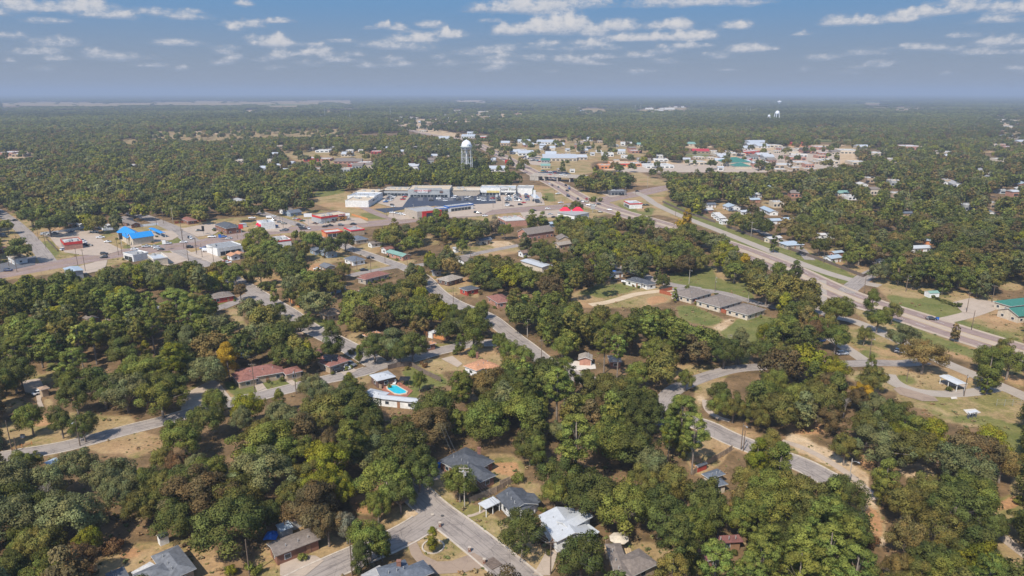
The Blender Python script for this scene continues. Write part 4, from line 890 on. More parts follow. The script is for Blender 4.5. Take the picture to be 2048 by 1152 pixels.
# middle distance
house('long dark red roofed brick ranch house beside the middle street', 'house', [(c6(-120, 650), c6(-90, 730), c6(280, 690), 'hip', 2.9), (c6(230, 650), c6(275, 690), c6(390, 645), 'hip', 2.8), (c6(-150, 680), c6(-90, 750), c6(60, 715), 'hip', 2.75)], RM['redbrown'], WM['tan'], near=True, chim=c6(183, 615), land='the long dark red house')
house('dark red hip roofed house carrying black solar panels', 'house', [(c6(520, 590), c6(610, 630), c6(775, 580), 'hip', 2.9), (c6(500, 560), c6(560, 600), c6(680, 560), 'hip', 2.8)], RM['redbrown'], WM['tan'], near=True, land='the solar-panel house')
house('small dark red wing house behind the solar roofed house', 'house', [(c6(470, 515), c6(520, 530), c6(570, 500), 'hip')], RM['darkred'], WM['brick'])
house('square white hipped pavilion roof above the swimming pool', 'pavilion', [(c6(915, 690), c6(975, 738), c6(1105, 690), 'hip', 3.1)], RM['white'], WM['darkbrick'], name='pavilion', near=True, pitch=.3, land='the white pool pavilion')
house('rambling white metal roofed house below the swimming pool', 'house', [(c6(852, 838), c6(1000, 872), c6(1012, 812), 'hip', 3.0), (c6(990, 872), c6(1280, 902), c6(1288, 868), 'gable', 2.9)], RM['white'], WM['white'], near=True, pitch=.3, land='the white pool house')
house('orange shingled house with a pale chimney and front hedges', 'house', [(c6(1635, 620), c6(1740, 660), c6(1880, 600), 'hip', 2.9), (c6(1760, 620), c6(1830, 655), c6(1960, 640), 'hip', 2.8)], RM['orange'], WM['white'], near=True, chim=c6(1745, 545), land='the orange-roofed house')
house('orange gabled house on the corner right of the great dark oak', 'house', [(c6(1290, 450), c6(1320, 470), c6(1410, 430), 'hip', 2.8)], RM['orange'], WM['brick'], near=True, land='the small orange corner house')
house('orange roofed house half hidden left of the great dark oak', 'house', [(c6(860, 380), c6(890, 395), c6(985, 355), 'hip', 2.8)], RM['orange'], WM['tan'], near=True)
house('tan roofed house standing back from the diagonal street', 'house', [(c6(520, 205), c6(600, 240), c6(670, 205), 'hip', 2.9), (c6(560, 190), c6(600, 215), c6(665, 185), 'hip', 2.8)], RM['tan'], WM['tan'], near=True, land='the tan-roofed street house')
house('taupe roofed brick ranch house beside the reddish rounded tree', 'house', [(c5(1590, 75), c5(1625, 108), c5(1795, 75), 'hip', 2.8)], RM['taupe'], WM['red'], near=True, land='the taupe ranch house')
house('white gambrel garden shed inside the orange board fence', 'shed', [(c6(1362, 362), c6(1400, 372), c6(1442, 355), 'gable', 2.4)], RM['membrane'], WM['white'], name='shed', ov=.15, windows=False)
house('small white roofed shed with brick end beside the tall round tree', 'shed', [(c6(1455, 372), c6(1500, 385), c6(1530, 370), 'gable', 2.4)], RM['white'], WM['pinkbrick'], name='shed', ov=.15, windows=False)
house('detached grey roofed garage with a white double door', 'garage', [(c7(600, 570), c7(710, 575), c7(712, 535), 'gable', 2.7)], RM['weathered'], WM['pinkbrick'], name='garage', garage='-n', near=True, windows=False, land='the white-door garage')
house('weathered low house under the pines right of the white door garage', 'house', [(c7(840, 590), c7(940, 590), c7(1030, 540), 'hip', 2.8)], RM['weathered'], WM['brick'], near=True)
_t = 'grey brown hip roofed apartment block, %s of three in the stepped row'
house(_t % 'leftmost', 'apartment block', [(c7(1307, 62), c7(1472, 106), c7(1600, 50), 'hip', 2.8)], RM['taupe'], WM['cream'], near=True, name='apartment_block', group='stepped row of apartments', land='the stepped apartment row')
house(_t % 'middle one', 'apartment block', [(c7(1500, 118), c7(1690, 172), c7(1825, 108), 'hip', 2.8)], RM['taupe'], WM['cream'], near=True, name='apartment_block', group='stepped row of apartments')
house(_t % 'rightmost', 'apartment block', [(c7(1728, 183), c7(1905, 232), c7(2025, 180), 'hip', 2.8)], RM['taupe'], WM['cream'], near=True, name='apartment_block', group='stepped row of apartments')
MID = [  # corner pixels, roof, wall, look, type
 (d3(900, 945), d3(935, 960), d3(1025, 925), 'charcoal', 'white', 'small dark grey roofed white', 'gable'),
 (d3(680, 880), d3(740, 892), d3(835, 862), 'taupe', 'pinkbrick', 'flat topped taupe roofed brick', 'hip'),
 (d2(985, 1010), d2(1110, 1040), d2(1250, 990), 'weathered', 'darkbrick', 'long weathered grey roofed', 'hip'),
 (d2(1215, 1105), d2(1300, 1135), d2(1370, 1085), 'charcoal', 'red', 'dark roofed red walled', 'hip'),
 (c6(1815, 85), c6(1900, 140), c6(1970, 90), 'redbrown', 'pinkbrick', 'red brown roofed brick', 'hip'),
 (d2(35, 800), d2(130, 835), d2(275, 815), 'slate', 'white', 'slate roofed white', 'hip'),
 (d2(85, 590), d2(160, 620), d2(240, 580), 'slate', 'stone', 'slate roofed stone', 'hip'),
 (d2(275, 640), d2(320, 655), d2(400, 630), 'taupe', 'white', 'small white gabled', 'gable'),
 (d2(410, 700), d2(470, 715), d2(525, 685), 'redbrown', 'white', 'red brown roofed white', 'gable'),
 (d2(930, 925), d2(960, 940), d2(1000, 905), 'slate', 'grey', 'slate roofed grey', 'hip'),
 (d2(1200, 800), d2(1290, 840), d2(1375, 815), 'taupe', 'white', 'taupe roofed white', 'gable'),
 (d2(1145, 695), d2(1180, 705), d2(1215, 695), 'palegrey', 'white', 'tiny pale grey', 'gable'),
 (d2(1385, 610), d2(1430, 625), d2(1510, 590), 'slate', 'cream', 'slate and cream', 'gable'),
 (d2(1815, 730), d2(1870, 750), d2(1940, 725), 'brown', 'white', 'brown roofed white', 'gable'),
 (d3(290, 770), d3(320, 785), d3(345, 760), 'taupe', 'white', 'little taupe roofed white', 'gable'),
 (d3(680, 695), d3(710, 705), d3(745, 685), 'slate', 'pinkbrick', 'small slate roofed brick', 'hip'),
 (d1(1470, 770), d1(1540, 800), d1(1625, 770), 'grey', 'stone', 'grey roofed stone', 'gable'),
 (d1(1480, 620), d1(1560, 655), d1(1650, 630), 'slate', 'bluegrey', 'blue grey slate roofed', 'gable'),
 (d1(1370, 600), d1(1430, 625), d1(1510, 600), 'slate', 'bluegrey', 'low blue grey', 'gable'),
 (d1(1500, 990), d1(1600, 1020), d1(1690, 960), 'taupe', 'bluegrey', 'broad taupe roofed blue walled', 'hip'),
 (d1(1860, 900), d1(1950, 920), d1(2050, 880), 'redbrown', 'stone', 'red brown roofed stone', 'hip'),
 (d2(190, 980), d2(300, 1010), d2(480, 950), 'redbrown', 'stone', 'long red brown hipped', 'hip'),
 (d1(520, 660), d1(570, 680), d1(640, 650), 'orange', 'white', 'orange roofed white', 'gable'),
 (d1(600, 640), d1(640, 665), d1(700, 640), 'orange', 'tan', 'small orange roofed tan', 'gable'),
 (d1(1060, 205), d1(1110, 215), d1(1160, 190), 'taupe', 'white', 'taupe gabled white', 'gable'),
 (d1(1115, 225), d1(1180, 240), d1(1265, 215), 'slate', 'bluegrey', 'slate roofed pale', 'gable'),
 (d1(570, 95), d1(640, 115), d1(720, 100), 'palegrey', 'white', 'pale grey roofed white', 'hip'),
 (d0(1240, 320), d0(1340, 355), d0(1450, 345), 'taupe', 'brick', 'taupe roofed brick', 'gable'),
 (d0(1225, 285), d0(1280, 300), d0(1360, 285), 'taupe', 'grey', 'taupe gabled grey', 'gable'),
 (d0(1050, 355), d0(1090, 368), d0(1125, 355), 'membrane', 'grey', 'tiny pale flat roofed', 'shed'),
 (d0(1065, 75), d0(1100, 85), d0(1135, 72), 'red', 'white', 'bright red roofed white', 'gable'),
 (d0(1810, 210), d0(1850, 218), d0(1880, 208), 'bluegrey', 'white', 'pale blue roofed white', 'gable'),
 (d0(1845, 290), d0(1920, 320), d0(2005, 300), 'redbrown', 'brick', 'red brown brick', 'hip'),
 (d0(690, 335), d0(730, 350), d0(780, 330), 'membrane', 'tan', 'pale roofed tan', 'gable'),
 (d0(770, 345), d0(810, 358), d0(860, 345), 'membrane', 'white', 'white roofed low', 'gable'),
 (d0(-60, 590), d0(-20, 610), d0(45, 575), 'redbrown', 'brick', 'red brown edge', 'hip'),
 (c5(630, 250), c5(680, 270), c5(735, 240), 'taupe', 'pinkbrick', 'taupe gabled pink brick', 'gable'),
 (c5(800, 265), c5(840, 275), c5(900, 250), 'tan', 'pinkbrick', 'tan roofed pink brick', 'gable'),
 (c5(1190, 165), c5(1220, 190), c5(1260, 160), 'palegrey', 'tan', 'small pale grey tan', 'gable'),
 (c5(280, 790), c5(310, 810), c5(385, 790), 'tan', 'tan', 'tan roofed hedge front', 'hip'),
 (c5(-40, 500), c5(200, 520), c5(310, 480), 'weathered', 'tan', 'weathered grey long', 'hip'),
 (c1(-100, 430), c1(20, 470), c1(100, 390), 'slate', 'white', 'slate roofed edge', 'hip'),
 (c1(340, 290), c1(370, 300), c1(410, 260), 'bluegrey', 'white', 'tiny pale blue roofed', 'gable'),
 (c2(170, 200), c2(240, 240), c2(300, 200), 'grey', 'white', 'grey gabled white', 'gable'),
 (c2(60, 60), c2(110, 80), c2(170, 30), 'slate', 'grey', 'half hidden slate', 'hip'),
 (c5(1840, 400), c5(1870, 415), c5(1960, 385), 'membrane', 'white', 'low white roofed', 'gable'),
 (c5(1930, 360), c5(1945, 366), c5(1965, 355), 'membrane', 'white', 'tiny white roofed', 'gable'),
 (c5(1710, 395), c5(1740, 405), c5(1780, 385), 'slate', 'white', 'small slate shaded', 'gable'),
 (c6(340, 370), c6(350, 385), c6(410, 375), 'tan', 'tan', 'pale tan roofed', 'gable'),
 (c6(830, 40), c6(860, 55), c6(905, 40), 'taupe', 'tan', 'taupe topped tan', 'hip'),
 (c6(345, 85), c6(370, 95), c6(400, 80), 'taupe', 'white', 'low taupe white', 'gable'),
 # right hand neighbourhood beyond the frontage road
 (d4(770, 610), d4(830, 625), d4(935, 622), 'bluegrey', 'white', 'long pale blue roofed white', 'gable'),
 (d4(810, 580), d4(850, 590), d4(885, 575), 'bluegrey', 'pinkbrick', 'pale roofed pink', 'gable'),
 (d4(495, 520), d4(550, 540), d4(605, 515), 'bluegrey', 'stone', 'pale blue roofed stone', 'hip'),
 (d4(400, 490), d4(440, 500), d4(480, 480), 'membrane', 'cream', 'white roofed cream', 'gable'),
 (d4(1105, 630), d4(1130, 645), d4(1165, 630), 'membrane', 'white', 'white fronted', 'gable'),
 (d4(1300, 545), d4(1350, 560), d4(1400, 535), 'white', 'white', 'white roofed white', 'gable'),
 (d4(1405, 500), d4(1430, 510), d4(1460, 498), 'bluegrey', 'orange', 'pale roofed orange', 'gable'),
 (d4(1230, 330), d4(1260, 338), d4(1290, 320), 'slate', 'tan', 'small slate tan', 'gable'),
 (d4(725, 465), d4(750, 475), d4(780, 465), 'membrane', 'white', 'low white', 'gable'),
 (d4(790, 465), d4(815, 474), d4(840, 463), 'palegrey', 'white', 'small pale grey white', 'gable'),
 (d4(410, 375), d4(440, 385), d4(480, 370), 'bluegrey', 'white', 'pale blue low', 'gable'),
 (d4(505, 368), d4(540, 378), d4(570, 365), 'bluegrey', 'tan', 'pale blue tan', 'gable'),
 (d4(375, 300), d4(440, 330), d4(500, 330), 'bluegrey', 'white', 'long pale blue roofed barn like', 'gable'),
 (d4(235, 322), d4(265, 330), d4(305, 320), 'white', 'white', 'white roofed small', 'gable'),
 (d4(140, 285), d4(180, 300), d4(210, 280), 'bluegrey', 'white', 'pale blue gabled', 'gable'),
 (d4(285, 215), d4(320, 222), d4(360, 210), 'membrane', 'white', 'white roofed distant', 'gable'),
 (d4(295, 245), d4(320, 252), d4(350, 240), 'bluegrey', 'pinkbrick', 'pale roofed distant pink', 'gable'),
 (d4(380, 165), d4(410, 172), d4(445, 165), 'bluegrey', 'white', 'pale roofed far white', 'gable'),
 (d4(190, 150), d4(215, 158), d4(245, 148), 'bluegrey', 'white', 'pale blue far', 'gable'),
 (d4(75, 165), d4(95, 172), d4(115, 165), 'redbrown', 'brick', 'red brown far', 'gable'),
 (d4(830, 200), d4(870, 210), d4(905, 198), 'palegreen', 'cream', 'pale green roofed', 'gable'),
 (d4(980, 145), d4(1010, 155), d4(1035, 145), 'membrane', 'white', 'far white roofed', 'gable'),
 (d4(1545, 130), d4(1600, 155), d4(1640, 145), 'palegrey', 'white', 'tall pale grey', 'gable'),
 (d4(1510, 130), d4(1530, 140), d4(1550, 130), 'bluegrey', 'white', 'slim pale blue', 'gable'),
 (d4(1740, 200), d4(1760, 208), d4(1780, 198), 'slate', 'white', 'small far slate', 'gable'),
 (d4(1725, 60), d4(1755, 70), d4(1785, 55), 'palegrey', 'white', 'far pale grey', 'gable'),
 (d4(1795, 320), d4(1820, 332), d4(1845, 320), 'slate', 'white', 'slate far white', 'gable'),
 (d4(1980, 145), d4(2010, 155), d4(2045, 140), 'bluegrey', 'brick', 'pale roofed brick', 'gable'),
 (d4(1980, 175), d4(2010, 185), d4(2048, 178), 'membrane', 'brick', 'white roofed brick', 'gable'),
 (d4(0, 310), d4(30, 318), d4(65, 308), 'membrane', 'pinkbrick', 'white roofed pink', 'gable'),
 (d4(30, 275), d4(50, 282), d4(75, 270), 'slate', 'white', 'slate roofed white far', 'gable'),
]
for a, b, c, rf, wl, look, typ in MID:
    house(None, 'house', [(a, b, c, typ, 2.9)], RM[rf], WM[wl], auto=look, group='houses of the town')
house('green roofed brick school hall left of the crossing streets', 'hall', [(d2(465, 735), d2(640, 785), d2(720, 765), 'gable', 2.9)], RM['palegreen'], WM['pinkbrick'], name='hall', near=False, land='the green-roofed hall')
house('white metal warehouse with a low gable in the trees', 'warehouse', [(d3(0, 825), d3(225, 895), d3(325, 868), 'gable', 4.0)], RM['white'], WM['cream'], name='warehouse', pitch=.14, land='the white warehouse', windows=False)
house('large grey roofed house with a blue parasol in its yard', 'house', [(d3(1070, 1020), d3(1240, 1060), d3(1380, 1040), 'hip', 2.9), (d3(1180, 1030), d3(1300, 1075), d3(1380, 1050), 'hip', 2.8)], RM['charcoal'], WM['white'], near=True, land='the grey house by the field')
house('long brown roofed church hall with a gabled brick porch', 'church hall', [(d2(1810, 530), d2(1925, 560), d2(2160, 510), 'gable', 4.5)], RM['taupe'], WM['pinkbrick'], name='church_hall', near=False, land='the brown church hall', pitch=.5)
house('second brown roofed hall below the gabled church hall', 'church hall', [(d3(360, 580), d3(395, 610), d3(505, 590), 'gable', 4.0)], RM['taupe'], WM['tan'], name='church_hall', pitch=.5)
house('low brown hall between the two larger brown halls', 'church hall', [(d3(330, 650), d3(400, 670), d3(520, 640), 'gable', 3.0)], RM['weathered'], WM['tan'], name='church_hall')
house('green roofed white walled clinic beside the highway', 'clinic', [(c8(1840, 180), c8(2010, 235), c8(2200, 190), 'gable', 3.4), (c8(1815, 120), c8(1950, 160), c8(2200, 130), 'hip', 3.3)], RM['green'], WM['cream'], name='clinic', near=True, land='the green-roofed clinic', pitch=.4)
house('white shed with half green roof beyond the highway', 'shed', [(c8(1302, 45), c8(1345, 62), c8(1398, 50), 'gable', 2.5)], RM['palegreen'], WM['white'], name='shed', ov=.15, windows=False, land='the white roadside shed')
house('arched white metal picnic shelter on posts in the park', 'picnic shelter', [(c8(1410, 678), c8(1550, 745), c8(1625, 735), 'gable', 2.9)], RM['sheetwhite'], TRIM, name='picnic_shelter', open_sides=True, pitch=.12, ov=.3, land='the park picnic shelter')
house('small white dugout shelter at the edge of the green field', 'dugout', [(c8(1618, 948), c8(1640, 958), c8(1726, 950), 'shed', 2.2)], RM['sheetwhite'], WM['darkgrey'], name='dugout', open_sides=True, ov=.15, land='the ball field dugout')
for i, (x, y) in enumerate([(65, 340), (80, 352), (97, 364), (115, 383)]):
    house('white cottage, %s in the tight row of four' % ['backmost', 'second from the back', 'third from the back', 'front one'][i], 'cottage', [(d4(x, y - 4), d4(x + 28, y + 4), d4(x + 52, y - 4), 'gable', 2.9)], RM['membrane'], WM['white'], name='cottage', group='row of white cottages', windows=True, land='the row of white cottages' if i == 3 else None)
house('large green roofed bank with cream walls near downtown', 'bank', [(d7(1085, 655), d7(1180, 675), d7(1330, 655), 'hip', 5)], RM['green'], WM['cream'], name='bank_building', land='the green-roofed bank', windows=False)
house('low green annex in front of the green roofed bank', 'annex', [(d7(1200, 695), d7(1260, 712), d7(1340, 690), 'hip', 3.5)], RM['green'], WM['cream'], name='annex', windows=False)
# ---- commercial strip
RED = mat('paint_red', (.52, .035, .03), .5, .06, 1, spec=.4); HOTRED = mat('canopy_red', (.75, .015, .05), .5, .05, 1, spec=.4); BLUE = mat('paint_blue', (.02, .12, .42), .5, .06, 1, spec=.4); ORANGE = mat('paint_orange', (.75, .30, .02), .5, .05, 1)
SIGNW = mat('sign_white', (.72, .72, .70), .5, .04, 1); LIME = mat('paint_lime', (.42, .52, .10), .5, .05, 1); DARKTXT = mat('letter_dark', (.03, .03, .04), .5, .02, 1); YEL = mat('paint_yellow', (.75, .5, .05), .5, .05, 1)
store('white roofed diner with a red band on the left lot', 'restaurant', (d0(618, 500), d0(655, 540), d0(845, 525)), 5.2, RM['membrane'], WM['pinkbrick'], RED, 1.7, 'restaurant', units=3, land='the red-banded diner')
t, u, n, L, Wd = store('blue trimmed low shop with flat grey roof by the new asphalt', 'shop', (d2(1065, 262), d2(1110, 272), d2(1355, 240)), 5, RM['palegrey'], WM['white'], BLUE, 1.0, units=2, land='the blue-trimmed shop')
store('small blue edged annex at the left of the blue trimmed shop', 'shop', (d2(970, 278), d2(1010, 292), d2(1110, 280)), 4, RM['palegrey'], WM['white'], BLUE, .7, units=0)
t, u, n, L, Wd = store('cream warehouse store with a red framed entrance', 'shop', (d2(660, 285), d2(790, 325), d2(962, 280)), 6.5, RM['palegrey'], WM['stone'], None, 1, units=1, land='the red-framed store', glass=None)
_B, _C = P(*d2(790, 325), 6.5).xy, P(*d2(962, 280), 6.5).xy
if abs((_C - _B).normalized().dot(u)) < .7: u, n, L, Wd = n, u, Wd, L
if n.y > 0: n = -n
fr = MB(); cx_ = (n * (Wd / 2 + .1)); 
def wallbox(mb, u, n, off, s0, s1, z0, z1, d0_=0, d1_=.3):
    pts = [u * s0 + n * (off + d0_), u * s1 + n * (off + d0_), u * s1 + n * (off + d1_), u * s0 + n * (off + d1_)]; mb.prism([(p.x, p.y) for p in pts], z0, z1)
sgn = 1 if u.x > 0 else -1
for s0, s1, z0, z1 in ((-.05, .12, 0, 6.2), (.12, .62, 4.6, 6.2), (.62, .76, 0, 6.2)): wallbox(fr, u * sgn, n, Wd / 2, (s0 - .25) * L, (s1 - .25) * L, z0, z1, 0, .5)
fr.build('entrance_frame', RED, t); g = MB(); wallbox(g, u * sgn, n, Wd / 2, -.13 * L, .37 * L, .2, 4.5, 0, .25); g.build('storefront_window', GLASS, t)
store('white roofed restaurant with pink brick walls beside the bare orange lot', 'restaurant', (d2(1620, 375), d2(1700, 415), d2(1860, 375)), 5, RM['membrane'], WM['pinkbrick'], TRIM, .6, units=4, name='restaurant', group=None, land='the white-roofed restaurant')
t, u, n, L, Wd = store('grey parts store with red band and orange window lettering', 'shop', (d1(1395, 250), d1(1495, 275), d1(1750, 235)), 5.6, RM['gravel'], WM['grey'], RED, 1.5, units=4, land='the red-banded parts store', frontfrac=.25)
sg = 1 if u.x > 0 else -1; ang = math.atan2(u.y * sg, u.x * sg)
zb = MB(); wallbox(zb, u * sg, n, Wd / 2, L * .18, L * .36, .6, 3.9, .1, .3); zb.build('sign_panel', BLACKM, t)
v = u * sg * L * .27 + n * (Wd / 2 + .35); lettering(t, 'ZONE', (v.x, v.y, 2.2), 3.4, ang, ORANGE)
v = u * sg * L * .27 + n * (Wd / 2 + .3); lettering(t, 'AutoZone', (v.x, v.y, 4.9), 1.6, ang, SIGNW)
store('white burger bar with hot red awnings and rooftop parapet', 'restaurant', (d1(835, 312), d1(882, 337), d1(1018, 320)), 5.5, RM['white'], WM['white'], None, 1, 'restaurant', units=3, land='the red-awning burger bar')
aw = MB(); 
t = C.objects[-1]; t = LAND[-1][1]
cen, u, n, L, Wd = rect3(d1(835, 312), d1(882, 337), d1(1018, 320), 5.5)
if n.y > 0: u, n = -u, -n
if u.x < 0: u = -u
for s0, s1 in ((-.35, -.05), (.15, .42)):
    a = MB(); pts = [u * s0 * L + n * Wd / 2, u * s1 * L + n * Wd / 2, u * s1 * L + n * (Wd / 2 + 1.6), u * s0 * L + n * (Wd / 2 + 1.6)]
    a.add([(pts[0].x, pts[0].y, 4.2), (pts[1].x, pts[1].y, 4.2), (pts[2].x, pts[2].y, 2.7), (pts[3].x, pts[3].y, 2.7), (pts[0].x, pts[0].y, 2.6), (pts[1].x, pts[1].y, 2.6), (pts[2].x, pts[2].y, 2.55), (pts[3].x, pts[3].y, 2.55)], [(0, 3, 2, 1), (4, 5, 6, 7), (3, 7, 6, 2), (0, 4, 7, 3), (1, 2, 6, 5)]); a.build('awning', HOTRED, t)
store('white roofed cafe with red corners facing the avenue trees', 'restaurant', (d1(975, 480), d1(1040, 520), d1(1130, 470)), 5, RM['membrane'], WM['white'], RED, .9, 'restaurant', units=3)
store('long low red edged drive-in canopy, left of the pair', 'restaurant', (d1(1500, 410), d1(1545, 435), d1(1680, 400)), 4.2, RM['membrane'], WM['orange'], RED, .7, 'restaurant', units=0)
store('long low red edged building with stone walls, right of the drive-in pair', 'restaurant', (d2(40, 485), d2(110, 515), d2(225, 490)), 4.4, RM['palegrey'], WM['tan'], HOTRED, .8, 'restaurant', units=1, land='the red-edged drive-in')
store('wide grey roofed workshop with cream walls by the diagonal street', 'workshop', (d1(318, 560), d1(430, 600), d1(700, 560)), 5.2, RM['tar'], WM['white'], None, 1, 'workshop', units=1, land='the cream-walled workshop')
store('flat roofed block half hidden behind the big avenue oak', 'shop', (d0(1510, 660), d0(1570, 705), d0(1720, 690)), 4.6, RM['metalgrey'], WM['cream'], TRIM, .5, units=1)
store('white rimmed flat roof of the corner shop on the avenue', 'shop', (d0(1260, 640), d0(1360, 665), d0(1530, 640)), 4.4, RM['palegrey'], WM['white'], TRIM, .5, units=2)
house('grey metal gabled workshop below the avenue at left', 'workshop', [(d0(640, 800), d0(700, 845), d0(875, 830), 'gable', 5)], RM['bluegrey'], WM['grey'], name='workshop', pitch=.12, windows=False, land='the grey metal workshop')
house('grey green roofed office with white gable on the dark lot', 'office', [(d0(65, 680), d0(130, 710), d0(275, 680), 'hip', 3.6)], RM['weathered'], WM['white'], name='office', land='the grey-green office')
house('dark grey roofed brick restaurant with three roof vents', 'restaurant', [(d1(400, 350), d1(520, 395), d1(640, 360), 'hip', 4.6)], RM['charcoal'], WM['brick'], name='restaurant', land='the dark-roofed brick restaurant')
house('small white storage shed next to the dark roofed restaurant', 'shed', [(d1(655, 345), d1(680, 352), d1(718, 340), 'flat', 2.6)], RM['white'], WM['white'], name='shed', ov=.1, windows=False)
cw = house('bright blue roofed car wash with pale gabled front', 'car wash', [(d0(1190, 430), d0(1300, 495), d0(1440, 445), 'gable', 4.6), (d0(1295, 480), d0(1350, 500), d0(1455, 425), 'gable', 4.8), (d0(1400, 470), d0(1470, 490), d0(1515, 465), 'hip', 3.6)], RM['blue'], WM['cream'], name='car_wash', pitch=.62, land='the blue-roofed car wash', windows=False)
house('blue vacuum canopy on columns right of the car wash', 'canopy', [(d0(1520, 392), d0(1640, 445), d0(1690, 435), 'gable', 3.4)], RM['blue'], TRIM, name='canopy', open_sides=True, pitch=.2, ov=.2, land='the blue vacuum canopy')
house('white building with flat grey roof and twin hot red peaks beside the highway', 'shop', [(d3(375, 335), d3(560, 365), d3(800, 350), 'flat', 5)], RM['palegrey'], WM['white'], name='shop', windows=True, land='the twin red-peaked shop')
t = LAND[-1][1]; o = t.location
for px_, py_ in ((d3(462, 312)), (d3(592, 312))):
    c_ = P(px_, py_, 5.2).xy; a = MB(); w_ = 4.6
    x, y = c_.x - o.x, c_.y - o.y; a.add([(x - w_, y - 3, 5.2), (x + w_, y - 3, 5.2), (x + w_, y + 3, 5.2), (x - w_, y + 3, 5.2), (x - 1.4, y, 8.2), (x + 1.4, y, 8.2)], [(3, 2, 1, 0), (0, 1, 5, 4), (1, 2, 5), (2, 3, 4, 5), (3, 0, 4)]); a.build('red_peak', HOTRED, t)
store('flat topped fuel stop with red band in the highway triangle', 'fuel station', (d3(1065, 212), d3(1125, 240), d3(1232, 228)), 4.8, RM['white'], WM['white'], RED, 1.0, 'fuel_station', units=2, land='the red-banded fuel stop')
store('dark grey low showroom beyond the highway junction', 'showroom', (d3(890, 95), d3(920, 112), d3(1072, 100)), 4.6, RM['tar'], WM['darkgrey'], None, 1, 'showroom', units=2, land='the dark grey showroom')
house('forecourt canopy with pale top beside the supermarket car park', 'canopy', [(d3(105, 150), d3(145, 190), d3(205, 185), 'flat', 5)], RM['metalgrey'], TRIM, name='canopy', open_sides=True, ov=.1, land='the forecourt canopy')
house('pale blue hut below the highway shop', 'hut', [(d3(260, 440), d3(310, 452), d3(370, 440), 'gable', 2.8)], RM['bluegrey'], WM['bluegrey'], name='hut')
# shopping centre, left to right
store('white fronted left wing of the shopping centre with tan roof', 'shop', (d2(52, 210), d2(290, 212), d2(345, 160)), 6, RM['gravel'], WM['white'], None, 1, 'shop', units=4, land='the left shopping wing', frontfrac=.0001)
t = LAND[-1][1]; o_ = t.location
for k, (a, w) in enumerate(((-14, 14), (2, 8), (14, 11))):
    v = MB(); v.box(a - w / 2 + 2, a + w / 2, 0, 1.6, 0, .6)
cen, u, n, L, Wd = rect3(d2(52, 210), d2(290, 212), d2(345, 160), 6); n = n if n.y < 0 else -n; u = u if u.x > 0 else -u
sp = MB(); wallbox(sp, u, n, Wd / 2, -L * .02, L * .16, 3.2, 4.6, .05, .2); sp.build('dark_sign', DARKTXT, t)
sp = MB(); wallbox(sp, u, n, Wd / 2, L * .2, L * .27, 2.8, 4.0, .05, .2); wallbox(sp, u, n, Wd / 2, L * .3, L * .45, 2.8, 4.0, .05, .2); sp.build('grey_sign', METALU, t)
arc = MB(); [arc.prism([tuple(u * (L / 2 + a0) + n * w0), tuple(u * (L / 2 + a1) + n * w0), tuple(u * (L / 2 + a1) + n * w1), tuple(u * (L / 2 + a0) + n * w1)], z0, z1) for a0, a1, w0, w1, z0, z1 in ((.05, .12, -Wd / 2, Wd / 2, 0, 3.6), (.12, 3.2, -Wd / 2, Wd / 2, 3.7, 4.3))]; arc.build('arcade', DTRIM, t)  # dark strip on the side wall paints the shade under the arcade canopy
store('white ridged roof block behind the left shopping wing', 'shop', (d2(75, 160), d2(350, 165), d2(385, 125)), 6.4, RM['white'], WM['white'], None, 1, 'shop', units=5, glass=None)
store('tan roofed rear block at the left corner of the shopping centre', 'shop', (d2(130, 120), d2(380, 125), d2(420, 92)), 6.2, RM['gravel'], WM['tan'], None, 1, 'shop', units=4, glass=None)
store('long tan roofed arcade left of the sign fronted hall', 'shop', (d2(410, 105), d2(700, 108), d2(700, 70)), 5.6, RM['gravel'], WM['grey'], BLACKM, .5, 'shop', units=6, frontfrac=.97)
t, u, n, L, Wd = store('grey gabled hall with a big white sign in the shopping centre', 'shop', (d2(695, 95), d2(1122, 95), d2(1130, 54)), 8.2, RM['gravel'], WM['grey'], None, 1, 'shop', units=2, land='the big white-signed hall', frontfrac=.9)
u = u if u.x > 0 else -u
def signboard(t, u, n, Wd, L, s0, s1, z0, z1, m, off=.15): b = MB(); wallbox(b, u, n, Wd / 2, s0 * L, s1 * L, z0, z1, off, off + .25); return b.build('sign_board', m, t)
signboard(t, u, n, Wd, L, -.27, -.02, 4.4, 7.8, SIGNW, .3); v = u * (-.145 * L) + n * (Wd / 2 + .62)
lettering(t, 'HARBOR FREIGHT', (v.x, v.y, 6.8), 2.1, math.atan2(u.y, u.x), RED); lettering(t, 'QUALITY TOOLS LOWEST PRICES', (v.x, v.y, 5.3), .9, math.atan2(u.y, u.x), DARKTXT)
signboard(t, u, n, Wd, L, .26, .34, 4.6, 6.4, WM['darkbrick'], .15)
gp = MB(); wallbox(gp, u, n, Wd / 2, -.35 * L, .32 * L, 7.0, 9.4, .05, .28); gp.build('parapet_gable', WM['grey'], t)
store('tan roofed arcade between the signed hall and the supermarket', 'shop', (d2(1128, 108), d2(1430, 108), d2(1430, 68)), 5.4, RM['gravel'], WM['stone'], BLACKM, .4, 'shop', units=6, frontfrac=.97)
t, u, n, L, Wd = store('cream supermarket with dark lettering and yellow numeral', 'supermarket', (d2(1432, 78), d2(1800, 80), d2(1800, 52)), 7.6, RM['metalgrey'], WM['cream'], None, 1, 'supermarket', units=7, land='the cream supermarket', frontfrac=.9)
u = u if u.x > 0 else -u; a_ = math.atan2(u.y, u.x)
signboard(t, u, n, Wd, L, -.5, .5, 3.0, 7.5, WM['white'], .05)
v = u * (.18 * L) + n * (Wd / 2 + .42); lettering(t, 'Super', (v.x, v.y, 6.2), 3.8, a_, DARKTXT); v = u * (.335 * L) + n * (Wd / 2 + .42); lettering(t, '1', (v.x, v.y, 6.2), 4.6, a_, LIME)
